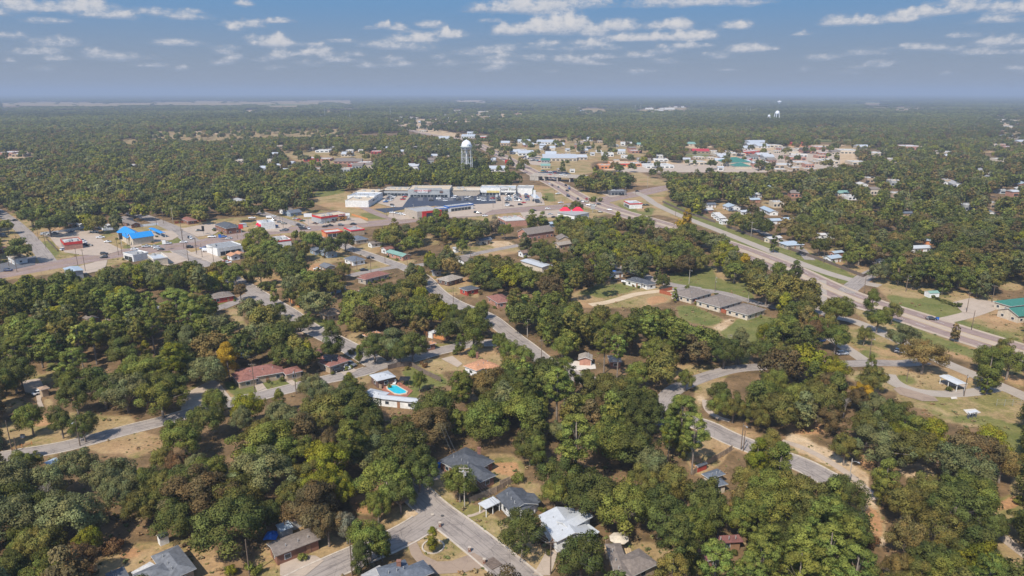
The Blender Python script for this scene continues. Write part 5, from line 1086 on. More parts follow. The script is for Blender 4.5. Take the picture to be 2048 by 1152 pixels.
v = u * (.445 * L) + n * (Wd / 2 + .42); lettering(t, 'Foods', (v.x, v.y, 6.2), 3.8, a_, DARKTXT)
t, u, n, L, Wd = store('white fronted annex with a lime banner, right end of the supermarket', 'shop', (d2(1806, 84), d2(1970, 86), d2(2015, 55)), 6.6, RM['palegrey'], WM['white'], None, 1, 'shop', units=6, frontfrac=.6)
u = u if u.x > 0 else -u; signboard(t, u, n, Wd, L, -.46, .2, 2.6, 4.8, WM['lime'], .3)
t, u, n, L, Wd = store('low white canopy front with a yellow banner before the supermarket', 'shop', (d2(1280, 103), d2(1640, 107), d2(1640, 92)), 5.2, RM['membrane'], WM['white'], None, 1, 'shop', units=0, frontfrac=.95)
u = u if u.x > 0 else -u; signboard(t, u, n, Wd, L, .12, .48, 2.9, 5.0, WM['yellow'], .15); v = u * (.3 * L) + n * (Wd / 2 + .45); lettering(t, 'FRESH', (v.x, v.y, 3.9), 1.5, a_, RED) if False else None
# ---------------------------------------------------------------- distant town
FARB = []  # px, py (front base), width px, depth px, height px, roof, wall, band
def far(seq, f, roof='membrane', wall='white', band=None):
    for (x, y, w, d, h) in seq:
        X, Y = f(x, y); sc = {d5: 4.096, d6: 4.876, d7: 4.655}[f]; FARB.append((X, Y, w / sc, d / sc, h / sc, roof, wall, band))
# red school beyond the woods
far([(910, 585, 120, 22, 26), (1250, 630, 80, 20, 18)], d5, 'membrane', 'red'); far([(1010, 583, 110, 14, 12), (1330, 615, 110, 22, 16)], d5, 'membrane', 'pinkbrick')
far([(1170, 605, 150, 24, 20), (1280, 605, 90, 16, 18)], d5, 'taupe', 'pinkbrick'); far([(1440, 525, 80, 20, 22)], d5, 'membrane', 'red')
far([(1000, 512, 110, 14, 12), (1225, 508, 60, 10, 10), (1315, 506, 40, 8, 9)], d5, 'membrane', 'white')
far([(820, 208, 60, 8, 12), (930, 210, 130, 8, 12), (1030, 205, 90, 8, 12), (350, 190, 150, 6, 8), (420, 268, 60, 5, 6), (660, 262, 70, 5, 8), (150, 234, 60, 4, 6)], d5)
far([(1265, 318, 50, 8, 10), (1380, 335, 80, 10, 14), (1530, 328, 40, 6, 8), (1640, 240, 130, 10, 16), (1740, 240, 80, 10, 12), (1480, 240, 60, 8, 8), (1930, 256, 60, 8, 10), (2000, 200, 80, 8, 14), (1800, 320, 90, 10, 14), (1990, 400, 90, 12, 18)], d5, 'membrane', 'cream')
far([(30, 282, 60, 8, 14), (110, 288, 90, 10, 12), (90, 230, 120, 4, 6), (350, 240, 40, 6, 14), (440, 258, 90, 8, 14), (350, 305, 60, 8, 14), (280, 302, 60, 6, 10), (560, 222, 110, 8, 22), (630, 222, 40, 6, 12), (810, 235, 110, 8, 24), (720, 238, 80, 6, 12), (930, 228, 80, 6, 12), (1010, 222, 70, 4, 6), (190, 380, 110, 10, 14), (220, 410, 70, 8, 12), (790, 285, 40, 4, 5), (1190, 213, 20, 3, 6)], d6, 'membrane', 'cream')
far([(430, 490, 110, 16, 14), (660, 470, 130, 14, 18), (690, 435, 60, 10, 14)], d6, 'metalgrey', 'white')
far([(835, 475, 140, 20, 18), (920, 488, 110, 14, 20)], d6, 'membrane', 'cream', 'RED')
far([(890, 705, 80, 26, 22), (950, 795, 150, 20, 24), (1210, 520, 120, 14, 16), (1440, 530, 180, 18, 22), (1300, 525, 80, 8, 12), (1230, 640, 150, 26, 24), (1120, 625, 100, 16, 18)], d6, 'metalgrey', 'white')
far([(1440, 585, 150, 10, 12), (1660, 440, 120, 14, 14), (1780, 430, 100, 12, 14), (1640, 600, 40, 12, 14), (1880, 640, 40, 10, 16)], d6, 'metalgrey', 'white')
far([(1560, 695, 330, 60, 30)], d6, 'white', 'cream')
far([(2010, 770, 110, 30, 34)], d6, 'gravel', 'orange'); far([(1420, 765, 90, 14, 12)], d6, 'palegreen', 'cream'); far([(1580, 800, 90, 24, 12)], d6, 'tar', 'tan'); far([(1680, 805, 50, 10, 10)], d6, 'membrane', 'white')
far([(1420, 710, 80, 16, 12)], d6, 'green', 'grey')
# downtown
far([(60, 730, 120, 30, 30), (200, 715, 190, 36, 30)], d7, 'gravel', 'orange', 'RED'); far([(310, 712, 150, 30, 26)], d7, 'membrane', 'orange')
far([(560, 730, 260, 30, 18), (570, 668, 130, 14, 12), (570, 632, 80, 16, 20), (240, 635, 90, 10, 12)], d7, 'membrane', 'white')
far([(900, 700, 140, 26, 30), (930, 645, 90, 16, 20), (1040, 650, 70, 14, 16)], d7, 'membrane', 'cream')
far([(940, 590, 150, 14, 18)], d7, 'red', 'tan'); far([(1080, 590, 90, 14, 16)], d7, 'membrane', 'cream'); far([(850, 520, 90, 10, 16), (380, 525, 70, 12, 14)], d7, 'palegreen', 'cream')
far([(1150, 618, 140, 20, 22), (1290, 615, 130, 20, 24), (1200, 590, 70, 12, 14)], d7, 'membrane', 'cream'); far([(1360, 665, 110, 16, 24), (1450, 595, 110, 22, 26), (1370, 600, 100, 20, 26)], d7, 'membrane', 'red')
far([(1480, 515, 170, 16, 26), (1370, 490, 50, 8, 20), (1440, 530, 120, 14, 18), (1530, 540, 120, 14, 18), (1390, 560, 90, 12, 18)], d7, 'metalgrey', 'white')
far([(1640, 535, 110, 14, 20), (1720, 560, 120, 16, 20), (1560, 600, 80, 14, 24), (1650, 590, 60, 12, 22), (1800, 605, 90, 16, 34), (1870, 570, 80, 12, 20), (1740, 600, 60, 10, 20)], d7, 'membrane', 'cream')
far([(1850, 525, 110, 12, 20)], d7, 'red', 'orange'); far([(1850, 655, 140, 20, 30), (1690, 560, 60, 10, 20)], d7, 'membrane', 'pinkbrick')
far([(1520, 700, 150, 30, 24), (1720, 730, 190, 50, 30), (1900, 700, 160, 26, 24), (1660, 765, 170, 20, 22), (1840, 750, 110, 20, 20), (1980, 760, 130, 16, 22), (2020, 690, 80, 16, 20)], d7, 'membrane', 'tan')
far([(360, 180, 60, 5, 10), (460, 182, 70, 6, 14), (560, 195, 60, 6, 12), (650, 185, 90, 6, 18), (740, 165, 90, 5, 10), (870, 180, 50, 5, 8), (340, 202, 50, 4, 8), (950, 185, 40, 3, 6), (590, 180, 50, 4, 12)], d7, 'membrane', 'white')
far([(1760, 240, 80, 3, 6), (1680, 240, 70, 4, 8)], d7, 'membrane', 'cream')
for (x, y, w, d, h) in [(2016, 246, 34, 3, 6), (2036, 258, 30, 3, 5), (2030, 300, 24, 4, 6), (2020, 325, 30, 5, 6), (1650, 300, 30, 5, 6), (1700, 308, 36, 5, 7), (1760, 312, 30, 5, 6), (1830, 300, 40, 5, 7), (1900, 310, 30, 4, 6), (1660, 328, 34, 6, 7), (1720, 330, 30, 5, 6), (1800, 325, 30, 5, 6), (10, 312, 30, 5, 7), (35, 314, 22, 4, 6), (255, 336, 26, 4, 5), (470, 240, 24, 2, 3), (1400, 330, 30, 5, 6),
                        (1120, 218, 14, 2, 4), (1160, 216, 12, 1.5, 3), (1205, 228, 12, 1.5, 3), (1235, 210, 16, 1, 2.5)]:
    FARB.append((x, y, w, d, h, 'membrane', ['cream', 'white', 'pinkbrick', 'tan'][int(x) % 4], None))
RF = random.Random(5)
for poly in ([(1000, 290), (1140, 278), (1240, 285), (1290, 305), (1180, 322), (1060, 315)], [(1210, 328), (1300, 322), (1400, 322), (1500, 300), (1700, 292), (1700, 330), (1560, 340), (1460, 344), (1300, 333)], [(745, 238), (860, 240), (1000, 226), (1050, 228), (940, 244), (850, 250)], [(1270, 216), (1390, 212), (1385, 221), (1280, 226)],
             [(900, 250), (1200, 245), (1600, 250), (1600, 280), (1300, 275), (950, 270)], [(440, 225), (800, 215), (1250, 205), (1600, 205), (1600, 240), (900, 235)], [(1990, 240), (2048, 238), (2048, 300), (1990, 300)], [(450, 290), (900, 290), (900, 340), (500, 350)], [(1430, 360), (2040, 350), (2040, 440), (1560, 430)], [(1660, 150), (2040, 230), (2040, 320), (1620, 320), (1620, 250)]):
    xs = [q[0] for q in poly]; ys = [q[1] for q in poly]; n_ = 0; want = 26 if len(poly) > 6 or ys[0] < 300 and xs[0] < 1100 and ys[0] > 280 else 14
    for _ in range(900):
        if n_ >= want: break
        x, y = RF.uniform(min(xs), max(xs)), RF.uniform(min(ys), max(ys))
        if not inpoly(np.array([x]), np.array([y]), poly)[0] or any(abs(x - b[0]) < (b[2] / 2 + 9) and abs(y - b[1]) < 3.5 for b in FARB): continue
        g_ = P(x, y, 0)
        if in_road(g_.x, g_.y, 10): continue
        k_ = (y - 185) / 100; FARB.append((x, y, RF.uniform(9, 22) * max(.35, min(k_, 1.05)), RF.uniform(2, 4) * k_, RF.uniform(3.2, 5.5) * max(.4, k_), RF.choice(['membrane', 'membrane', 'metalgrey', 'taupe', 'gravel', 'white']), RF.choice(['cream', 'white', 'tan', 'pinkbrick', 'grey']), None)); n_ += 1
def far_building(X, Y, w, d, h, roof, wall, band):
    p = P(X, Y, 0); dep = proj(p.x, p.y, 0)[2]; m = dep / F; W_ = w * m; H = max(3.6, h * m * 1.0); ang = (int(X * 13) % 17 - 8) * .02
    D_ = min(max(W_ * .35, d * m / max(.06, (CAMZ / p.y)) * .8), W_ * 1.3, 70)
    t = thing('building', (p.x, p.y, 0), ang); b = MB(); par = .5
    b.prism([(-W_ / 2, 0), (W_ / 2, 0), (W_ / 2, D_), (-W_ / 2, D_)], -.1, H - par)
    for (x0, x1, y0, y1) in ((-W_ / 2, W_ / 2, 0, .3), (-W_ / 2, W_ / 2, D_ - .3, D_), (-W_ / 2, -W_ / 2 + .3, .3, D_ - .3), (W_ / 2 - .3, W_ / 2, .3, D_ - .3)): b.box(x0, x1, y0, y1, H - par + .01, H)
    b.build('wall', WM[wall], t)
    r = MB()
    if roof in ('taupe', 'metalgrey', 'green', 'palegreen', 'white', 'red'):
        e = .5; rs = min(D_ * .16, 3.5); r.add([(-W_ / 2 - e, -e, H), (W_ / 2 + e, -e, H), (W_ / 2 + e, D_ + e, H), (-W_ / 2 - e, D_ + e, H), (-W_ / 2 - e, D_ / 2, H + rs), (W_ / 2 + e, D_ / 2, H + rs)], [(3, 2, 1, 0), (0, 1, 5, 4), (2, 3, 4, 5), (1, 2, 5), (3, 0, 4)])
    else: r.box(-W_ / 2 + .32, W_ / 2 - .32, .32, D_ - .32, H - par + .02, H - par + .1)
    ro = r.build('roof', RM[roof], t)
    g = MB(); k = 1 if W_ < 9 else max(3, int(W_ / 6))
    for j in range(k):
        x = -W_ / 2 + W_ * (j + .5) / k; g.box(x - W_ / k * .32, x + W_ / k * .32, -.06, .05, .9, min(H - 1.2, 2.9))
    g.build('storefront_window', GLASS, t)
    if band: bb = MB(); bb.box(-W_ / 2 - .1, W_ / 2 + .1, -.14, -.02, H - 1.5, H + .05); bb.build('fascia', RED, t)
    if Y > 240:
        for j in range(2): u_ = MB(); x = W_ * (-.25 + .5 * j); u_.box(x - 1.3, x + 1.3, D_ * .4, D_ * .4 + 1.8, H - par + .1, H + .8); u_.build('air_conditioner', METALU, ro) if roof in ('membrane', 'gravel', 'tar') else None
    FOOT.append((Vector((p.x + 0, p.y + D_ / 2)), Vector((1, 0)), Vector((0, 1)), W_ + 4, D_ + 4))
    hw = W_ / 2
    mark_open([proj(p.x - hw, p.y, 0)[:2], proj(p.x + hw, p.y, 0)[:2], proj(p.x + hw, p.y + D_, H)[:2], proj(p.x - hw, p.y + D_, H)[:2]])
    look = {'membrane': 'pale roofed', 'gravel': 'tan roofed', 'taupe': 'brown roofed', 'metalgrey': 'grey metal roofed', 'green': 'green roofed', 'palegreen': 'pale green roofed', 'white': 'white metal roofed', 'red': 'red roofed', 'tar': 'dark roofed'}[roof]
    wl = {'pinkbrick': 'pink brick', 'darkgrey': 'dark grey'}.get(wall, wall); size = 'big' if W_ > 60 else ('long' if W_ > 32 else 'small')
    AUTO.append((t, f'{size} {look} {wl} walled', 'building', 'flat commercial buildings of the town')); tag(t, None, 'building', 'flat commercial buildings of the town')
    return t
for i, a in enumerate(FARB): far_building(*a)

# ---------------------------------------------------------------- water towers
WHITEP = mat('tower_white', (.74, .75, .77), .4, .04, .5, spec=.5); TOWERG = mat('tower_grey', (.55, .57, .60), .5, .05, .5)
def h_at(px, py, ty):
    p = P(px, py, 0); lo, hi = 0.0, 200.0
    for _ in range(40):
        m_ = (lo + hi) / 2
        if proj(p.x, p.y, m_)[1] > ty: lo = m_
        else: hi = m_
    return lo
def water_tower(px, py, H, rt, legs, label, land, detail=True, logo=False, basescale=1.35):
    p = P(px, py, 0); t = thing('water_tower', (p.x, p.y, 0)); tz = H - rt * 1.25
    mb = MB(); prof = [(.01, tz - rt * .75), (rt * .45, tz - rt * .68), (rt * .8, tz - rt * .42), (rt, tz - rt * .08), (rt, tz + rt * .12), (rt * .95, tz + rt * .45), (rt * .75, tz + rt * .85), (rt * .42, tz + rt * 1.12), (.01, tz + rt * 1.25)]
    mb.lathe(prof, 28); tank = mb.build('tank', WHITEP, t, True)
    if detail:
        r = MB(); r.lathe([(rt, tz - .25), (rt + .95, tz - .25), (rt + .95, tz - .1), (rt, tz - .1)], 28); r.lathe([(rt + .92, tz - .1), (rt + .98, tz - .1), (rt + .98, tz + 1.0), (rt + .92, tz + 1.0)], 28); r.build('balcony', mat('balcony_metal', (.62, .66, .60), .5, .05, 1), t)
        v = MB(); v.lathe([(.5, tz + rt * 1.2), (.5, tz + rt * 1.25 + .6), (.01, tz + rt * 1.25 + .9)], 10); v.build('vent', WHITEP, tank)
    def leg(k, z):
        a = 2 * math.pi * (k + .3) / legs; q = z / tz; rr = rt * (basescale + (.97 - basescale) * q); return Vector((rr * math.cos(a), rr * math.sin(a), z))
    for k in range(legs):
        m = MB(); lr = .27 if detail else 1.2; m.tube([leg(k, -.2), leg(k, tz - .3)], [lr, lr * .85], 8); m.build('leg', WHITEP, t)
    levels = [tz * f for f in ((.22, .42, .62, .82) if detail else (.4, .7))]
    for z in levels:
        m = MB()
        for k in range(legs): m.tube([leg(k, z), leg((k + 1) % legs, z)], [.13, .13], 5)
        m.build('ring_strut', WHITEP, t)
    if detail:
        m = MB(); zz = [0] + levels + [tz]
        for i in range(len(zz) - 1):
            for k in range(legs): m.tube([leg(k, zz[i]), leg((k + 1) % legs, zz[i + 1])], [.05, .05], 3); m.tube([leg((k + 1) % legs, zz[i]), leg(k, zz[i + 1])], [.05, .05], 3)
        m.build('cross_brace', TOWERG, t)
        m = MB(); m.tube([(0, 0, -.2), (0, 0, tz - rt * .6)], [.7, .7], 10); m.build('riser_pipe', WHITEP, t)
    if logo:
        lm = mat('logo_blue', (.22, .30, .36), .5, .05, 1); a = math.radians(-58); mb = MB()
        def sp(az_, z, off=.12):
            rr = np.interp(z, [pz for _, pz in prof], [pr for pr, _ in prof]) + off; return (rr * math.cos(az_), rr * math.sin(az_), z)
        for (da, z0, z1, w) in ((-.28, tz + 1.0, tz + 3.0, .05), (.02, tz + .6, tz + 3.3, .10), (.26, tz + .6, tz + 2.3, .12)):
            n0 = len(mb.v); mb.add([sp(a + da - w, z0), sp(a + da + w, z0), sp(a + da + w, (z0 + z1) / 2), sp(a + da + w, z1), sp(a + da - w, z1), sp(a + da - w, (z0 + z1) / 2)], [(0, 1, 2, 5), (5, 2, 3, 4)])
        mb.build('emblem', lm, tank)
    tag(t, label, 'water tower'); LAND.append((land, t)); return t
water_tower(934, 350, h_at(934, 352, 281), 6.6, 6, 'tall white water tower on slender legs with a domed tank', 'the white water tower', True, True, 1.18)
water_tower(1553, 243, h_at(1553, 243, 221), 8.2, 5, 'distant white water tower on stout legs near the right inset side', 'the distant white water tower', False)
water_tower(1537, 244, h_at(1537, 244, 229), 4.6, 4, 'smaller old tank tower left of the distant white water tower', 'the small distant tank tower', False)
p = P(1558, 213, 0); t = thing('water_tower', (p.x, p.y, 0)); k = proj(p.x, p.y, 0)[2] / F * .86
m = MB(); m.lathe([(k * 1.9, 0), (k * 1.4, k * 4), (k * 1.4, k * 7), (k * 4.2, k * 9), (k * 4.6, k * 11), (k * 3.8, k * 12.6), (.01, k * 13.2)], 18); m.build('tank_and_stem', WHITEP, t, True); tag(t, 'far white single-stem water tower close under the horizon', 'water tower')
# lattice mast lines far off
for (x, y, h) in [(650, 236, 22), (700, 240, 14), (781, 236, 20), (1270, 222, 12), (1281, 222, 14), (1482, 228, 12), (1493, 228, 14), (1500, 228, 12), (1060, 200, 10)]:
    p = P(x, y, 0); k = proj(p.x, p.y, 0)[2] / F; m = MB(); H = h * k * 1.1; m.tube([(0, 0, 0), (0, 0, H)], [k * .22, k * .1], 4); m.tube([(k, 0, H * .5), (0, 0, H * .8)], [k * .06, k * .06], 3)
    m.tube([(-k, 0, H * .5), (0, 0, H * .8)], [k * .06] * 2, 3); o = m.build('radio_mast', TOWERG); o.location = p; tag(o, None, 'mast', 'thin masts on the plain'); AUTO.append((o, 'thin pale grey', 'mast', None))

# ---------------------------------------------------------------- overpass
a = P(1086, 362, 0).xy; b = P(1142, 365, 0).xy; u = (b - a); L = u.length; u /= L; n = Vector((-u.y, u.x)); t = thing('overpass', (a.x, a.y, 0)); BCON = mat('bridge_concrete', (.40, .36, .31), .85, .15, .5)
def bx(mb, s0, s1, w0, w1, z0, z1): mb.prism([tuple(u * s0 + n * w0), tuple(u * s1 + n * w0), tuple(u * s1 + n * w1), tuple(u * s0 + n * w1)], z0, z1)
m = MB(); bx(m, -16, L + 16, 0, 14, 5.2, 6.6); m.build('deck', BCON, t)
for w0 in (0, 13.6): m = MB(); bx(m, -16, L + 16, w0, w0 + .4, 6.61, 7.6); m.build('parapet', BCON, t)
for s in (L * .04, L * .5, L * .94): m = MB(); bx(m, s - .6, s + .6, 1, 13, -.1, 5.15); m.build('pier', BCON, t)
m = MB(); bx(m, -15.5, L + 15.5, .45, 13.5, 6.62, 6.66); m.build('roadway', MATS['asphalt'], t)
for s0, s1 in ((-17, -6), (L + 6, L + 17)): m = MB(); bx(m, s0, s1, .3, 13.7, -.1, 5.19); m.build('abutment', BCON, t)
tag(t, 'concrete highway overpass on wide piers beyond the supermarket', 'bridge'); LAND.append(('the concrete overpass', t)); BR = (a, u, n, L)
mark_open([(1082, 352), (1146, 352), (1146, 372), (1082, 370)])
def bank(name, pts, z):
    g = [P(x, y, 0).xy for x, y in pts]; c = sum(g, Vector((0, 0))) / len(g); inner = [c + (q - c) * .45 for q in g]; k = len(g)
    vs = [(q.x, q.y, -.05) for q in g] + [(q.x, q.y, z) for q in inner]; mesh_obj(name, vs, [tuple(range(k, 2 * k))] + [(i, (i + 1) % k, k + (i + 1) % k, k + i) for i in range(k)], mat('grass_bank', (.27, .22, .085), .95, .2, .1), None, True)['kind'] = 'structure'

# ---------------------------------------------------------------- swimming pool, patio things
WATER = mat('pool_water', (.03, .46, .58), .06, .06, .8, spec=.6)
pl = [c6(1055, 785), c6(1085, 770), c6(1120, 770), c6(1200, 815), c6(1195, 830), c6(1150, 838), c6(1110, 832), c6(1060, 800)]; g = [P(x, y, .3).xy for x, y in pl]; cc = sum(g, Vector((0, 0))) / len(g)
t = thing('swimming_pool', (cc.x, cc.y, 0)); m = MB(); k = len(g); ar = sum(g[i].x * g[(i + 1) % k].y - g[(i + 1) % k].x * g[i].y for i in range(k)); g = g if ar > 0 else g[::-1]
inn = [(q - cc) for q in g]; out = [q * 1.16 for q in inn]; zt = .42
vs = [(q.x, q.y, zt) for q in inn] + [(q.x, q.y, zt) for q in out] + [(q.x, q.y, 0) for q in out] + [(q.x, q.y, .1) for q in inn]; fs = []
for i in range(k): j = (i + 1) % k; fs += [(i, k + i, k + j, j), (k + i, 2 * k + i, 2 * k + j, k + j), (3 * k + i, i, j, 3 * k + j)]
mesh_obj('coping', vs, fs, mat('coping_stone', (.58, .46, .34), .8, .1, 1), t); mesh_obj('water', [(q.x * .999, q.y * .999, .30) for q in inn], [tuple(range(k))], WATER, t)
tag(t, 'turquoise swimming pool with pale coping and rounded corners', 'pool'); LAND.append(('the turquoise pool', t)); mark_open([c6(1020, 760), c6(1120, 750), c6(1230, 820), c6(1190, 850), c6(1080, 850)])
def lounge(px, py, m_, nm, label, cat, s=1.0):
    p = P(px, py, 0); t = thing(nm, (p.x, p.y, .15)); a = MB(); a.box(-.35 * s, .35 * s, -.8 * s, .5 * s, .3 * s, .42 * s); a.build('seat', m_, t); b = MB(); b.box(-.35 * s, .35 * s, .5 * s, .62 * s, .3 * s, 1.0 * s); b.build('backrest', m_, t)
    for x in (-.3, .24):
        for y in (-.75, .5): q = MB(); q.box(x * s, (x + .06) * s, y * s, (y + .06) * s, 0, .3 * s); q.build('leg', m_, t)
    tag(t, label, cat); return t
lounge(*c6(1110, 765), TRIM, 'pool_slide', 'white slide seat at the pool head', 'pool slide', 1.5)
lounge(*c2(370, 965), WM['tan'], 'garden_chair', 'tan garden chair on the ranch house driveway, left one', 'chair', 1.1); lounge(*c2(400, 952), WM['tan'], 'garden_chair', 'tan garden chair on the ranch house driveway, right one', 'chair', 1.1)
def parasol(px, py, r, h, m_, label, name='parasol', cat='parasol', square=False):
    p = P(px, py, 0); t = thing(name, (p.x, p.y, 0)); a = MB(); k = 4 if square else 8
    ring = [(r * math.cos(2 * math.pi * (j + .5) / k), r * math.sin(2 * math.pi * (j + .5) / k)) for j in range(k)]
    a.add([(x, y, h) for x, y in ring] + [(0, 0, h + r * .3)] + [(x, y, h - .12) for x, y in ring], [(j, (j + 1) % k, k) for j in range(k)] + [(k + 1 + (j + 1) % k, (j + 1) % k, j, k + 1 + j) for j in range(k)] + [tuple(range(2 * k, k, -1))]); a.build('canopy', m_, t)
    if square:
        for x, y in ring: q = MB(); q.box(x * .93 - .06, x * .93 + .06, y * .93 - .06, y * .93 + .06, 0, h - .1); q.build('post', DTRIM, t)
    else: q = MB(); q.tube([(0, 0, 0), (0, 0, h + r * .28)], [.04, .04], 6); q.build('pole', TRIM, t)
    tag(t, label, cat); return t
parasol(*c3(905, 935), 2.3, 2.5, WM['cream'], 'cream octagonal gazebo roof on the timber deck', 'gazebo', 'gazebo'); parasol(*c6(1190, 765), 2.6, 2.4, BLACKM, 'dark square canopy beside the swimming pool', 'gazebo', 'gazebo', True)
BLUEC = mat('blue_cloth', (.03, .16, .55), .7, .1, 1)
parasol(*d3(1248, 1090), 2.6, 2.3, BLUEC, 'blue parasol in front of the grey house by the field'); parasol(*d3(958, 975), 2.4, 2.2, BLUEC, 'blue parasol beside the small dark roofed house')
m = MB(); p = P(*c3(905, 985), 0)
t = thing('timber_deck', (p.x, p.y, 0)); 
for j in range(12): m.box(-3 + j * .5, -2.55 + j * .5, -2.2, 2.6, .25, .32)
m.build('decking', mat('deck_wood', (.50, .36, .20), .85, .12, 1), t); tag(t, 'pale timber deck behind the taupe roofed patio house', 'deck')
def bin_(px, py, m_, label):
    p = P(px, py, 0); t = thing('wheelie_bin', (p.x, p.y, 0)); a = MB(); a.add([(-.27, -.3, .08), (.27, -.3, .08), (.27, .3, .08), (-.27, .3, .08), (-.34, -.38, 1.0), (.34, -.38, 1.0), (.34, .38, 1.0), (-.34, .38, 1.0)], [(3, 2, 1, 0), (0, 1, 5, 4), (1, 2, 6, 5), (2, 3, 7, 6), (3, 0, 4, 7), (4, 5, 6, 7)]); a.build('body', m_, t)
    b = MB(); b.box(-.36, .36, -.42, .4, 1.01, 1.09); b.build('lid', m_, t); w = MB(); w.box(-.33, .33, .28, .42, 0, .2); w.build('wheel', BLACKM, t); t.scale = (1.25,) * 3; tag(t, label, 'bin')
bin_(*c2(1443, 325), BLUEC, 'blue wheelie bin at the left end of the charcoal house'); bin_(*c3(630, 860), BLUEC, 'blue wheelie bin under the rusty lean-to canopy')
p = P(*c2(165, 850), 0); t = thing('tarpaulin_heap', (p.x, p.y, 0)); m = MB(); rg = random.Random(4); N_ = 7
vs = [(x * .5 - 1.5, y * .55 - 1.6, (.9 + rg.uniform(-.2, .3)) * max(0, 1 - ((x - 3) / 3.6) ** 2) * max(0, 1 - ((y - 3) / 3.6) ** 2) + .03) for y in range(N_) for x in range(N_)]
m.add(vs, [(y * N_ + x, y * N_ + x + 1, y * N_ + N_ + x + 1, y * N_ + N_ + x) for y in range(N_ - 1) for x in range(N_ - 1)]); m.build('tarpaulin', BLUEC, t); tag(t, 'crumpled bright blue tarpaulin left of the bluish metal shed', 'tarpaulin')
# solar panels: part of the house they sit on
sh = [o for l, o in LAND if l == 'the solar-panel house'][0]
for (x, y) in ((590, 545), (615, 555), (640, 565), (600, 570), (650, 545)):
    p = P(*c6(x, y), 4.35); q = p - sh.location; m = MB(); m.add([(q.x - 1.3, q.y - 1.0, 4.08), (q.x + 1.3, q.y - 1.2, 4.08), (q.x + 1.3, q.y + .9, 4.62), (q.x - 1.3, q.y + 1.1, 4.62), (q.x - 1.3, q.y - 1.0, 4.0), (q.x + 1.3, q.y - 1.2, 4.0), (q.x + 1.3, q.y + .9, 4.5), (q.x - 1.3, q.y + 1.1, 4.5)], [(0, 1, 2, 3), (7, 6, 5, 4), (0, 4, 5, 1), (1, 5, 6, 2), (2, 6, 7, 3), (3, 7, 4, 0)]); m.build('solar_panel', mat('solar_black', (.012, .013, .02), .2, .1, 1, spec=.7), sh)

# ---------------------------------------------------------------- fences
def fence(px, h, m_, label, post=3.0, boards=False, rails=False, cat='fence', name='fence', land=None, pm=None, th=.06):
    g = [P(x, y, 0).xy for x, y in px]; o = g[0]; t = thing(name, (o.x, o.y, 0)); pan = MB()
    pts = []
    for i in range(len(g) - 1):
        d = g[i + 1] - g[i]; k = max(1, int(round(d.length / post))); u = d.normalized(); n = Vector((-u.y, u.x)) * th / 2
        for j in range(k): pts.append(g[i] + d * j / k - o)
        a, b = g[i] - o, g[i + 1] - o
        if rails:
            for z in (h * .3, h * .6, h * .92): pan.prism([tuple(a - n), tuple(b - n), tuple(b + n), tuple(a + n)], z - th, z + th)
        else: pan.prism([tuple(a - n), tuple(b - n), tuple(b + n), tuple(a + n)], .05, h)
    pts.append(g[-1] - o); pan.build('rail' if rails else 'panel', m_, t)
    for q in pts[:95]:
        pw = .035 if th < .03 else .07; c = MB(); c.box(q.x - pw, q.x + pw, q.y - pw, q.y + pw, -.1, h + .1); c.build('post', pm or m_, t)
    tag(t, label, cat); 
    if land: LAND.append((land, t))
FW = mat('fence_wood', (.34, .25, .17), .9, .2, 2); FO = mat('fence_orange', (.55, .24, .09), .85, .15, 2); FD = mat('fence_dark', (.16, .12, .095), .9, .2, 2); FR = mat('fence_red', (.33, .10, .05), .85, .15, 2); FWH = mat('fence_white', (.68, .70, .74), .6, .06, 1)
fence([c2(1672, 600), c2(1880, 515), c2(2010, 440)], 1.8, FW, 'weathered board fence between the charcoal and the white walled houses', 2.4, land='the weathered board fence')
fence([c3(805, 930), c3(955, 850)], 1.7, FW, 'short board fence by the timber deck', 2.4); fence([c3(1470, 385), c3(1560, 320), c3(1710, 235), c3(1770, 195)], 1.8, FW, 'board fence behind the small red playhouse', 2.4)
fence([c3(0, 470), c3(75, 440)], 1.8, FW, 'short fence corner behind the white gabled house', 2.4)
fence([c6(300, 125), c6(380, 180)], 1.9, FO, 'bright orange board fence beside the diagonal street', 2.4); fence([c6(1335, 378), c6(1400, 405), c6(1490, 425), c6(1530, 400)], 1.8, FO, 'orange board fence around the white gambrel shed', 2.4)
fence([c6(1060, 650), c6(1130, 632), c6(1230, 620), c6(1330, 680), c6(1465, 745)], 1.9, FD, 'dark board fence wrapping the pool lawn', 2.6, land='the dark pool fence'); fence([c6(1120, 725), c6(1045, 745), c6(985, 790), c6(1010, 800)], 1.7, FW, 'grey screen fence in front of the white pavilion', 2.4)
fence([c7(1225, 60), c7(1320, 40)], 1.8, FR, 'short red fence at the top of the apartment row', 2.4); fence([c7(1225, 62), c7(1440, 115), c7(1700, 210), c7(1890, 262), c7(1920, 248)], 1.8, FR, 'long red board fence along the stepped apartments', 3.0, land='the long red fence')
fence([d4(165, 425), d4(440, 525), d4(800, 650), d4(1030, 742), d4(1160, 680)], 1.9, FD, 'long dark fence along the frontage road lawn', 3.4, land='the long dark roadside fence'); fence([d3(1460, 230), d3(1700, 340), d3(2000, 440)], 1.8, FD, 'dark fence beside the frontage road near the cottages', 3.4)
fence([d0(420, 460), d0(600, 440), d0(740, 415), d0(990, 378)], 1.9, FWH, 'long bluish white wall fence behind the diner lot', 4, land='the white lot wall'); fence([d0(995, 380), d0(1060, 418), d0(1200, 405), d0(1620, 360)], 1.9, FWH, 'white wall fence stretching behind the car wash', 4)
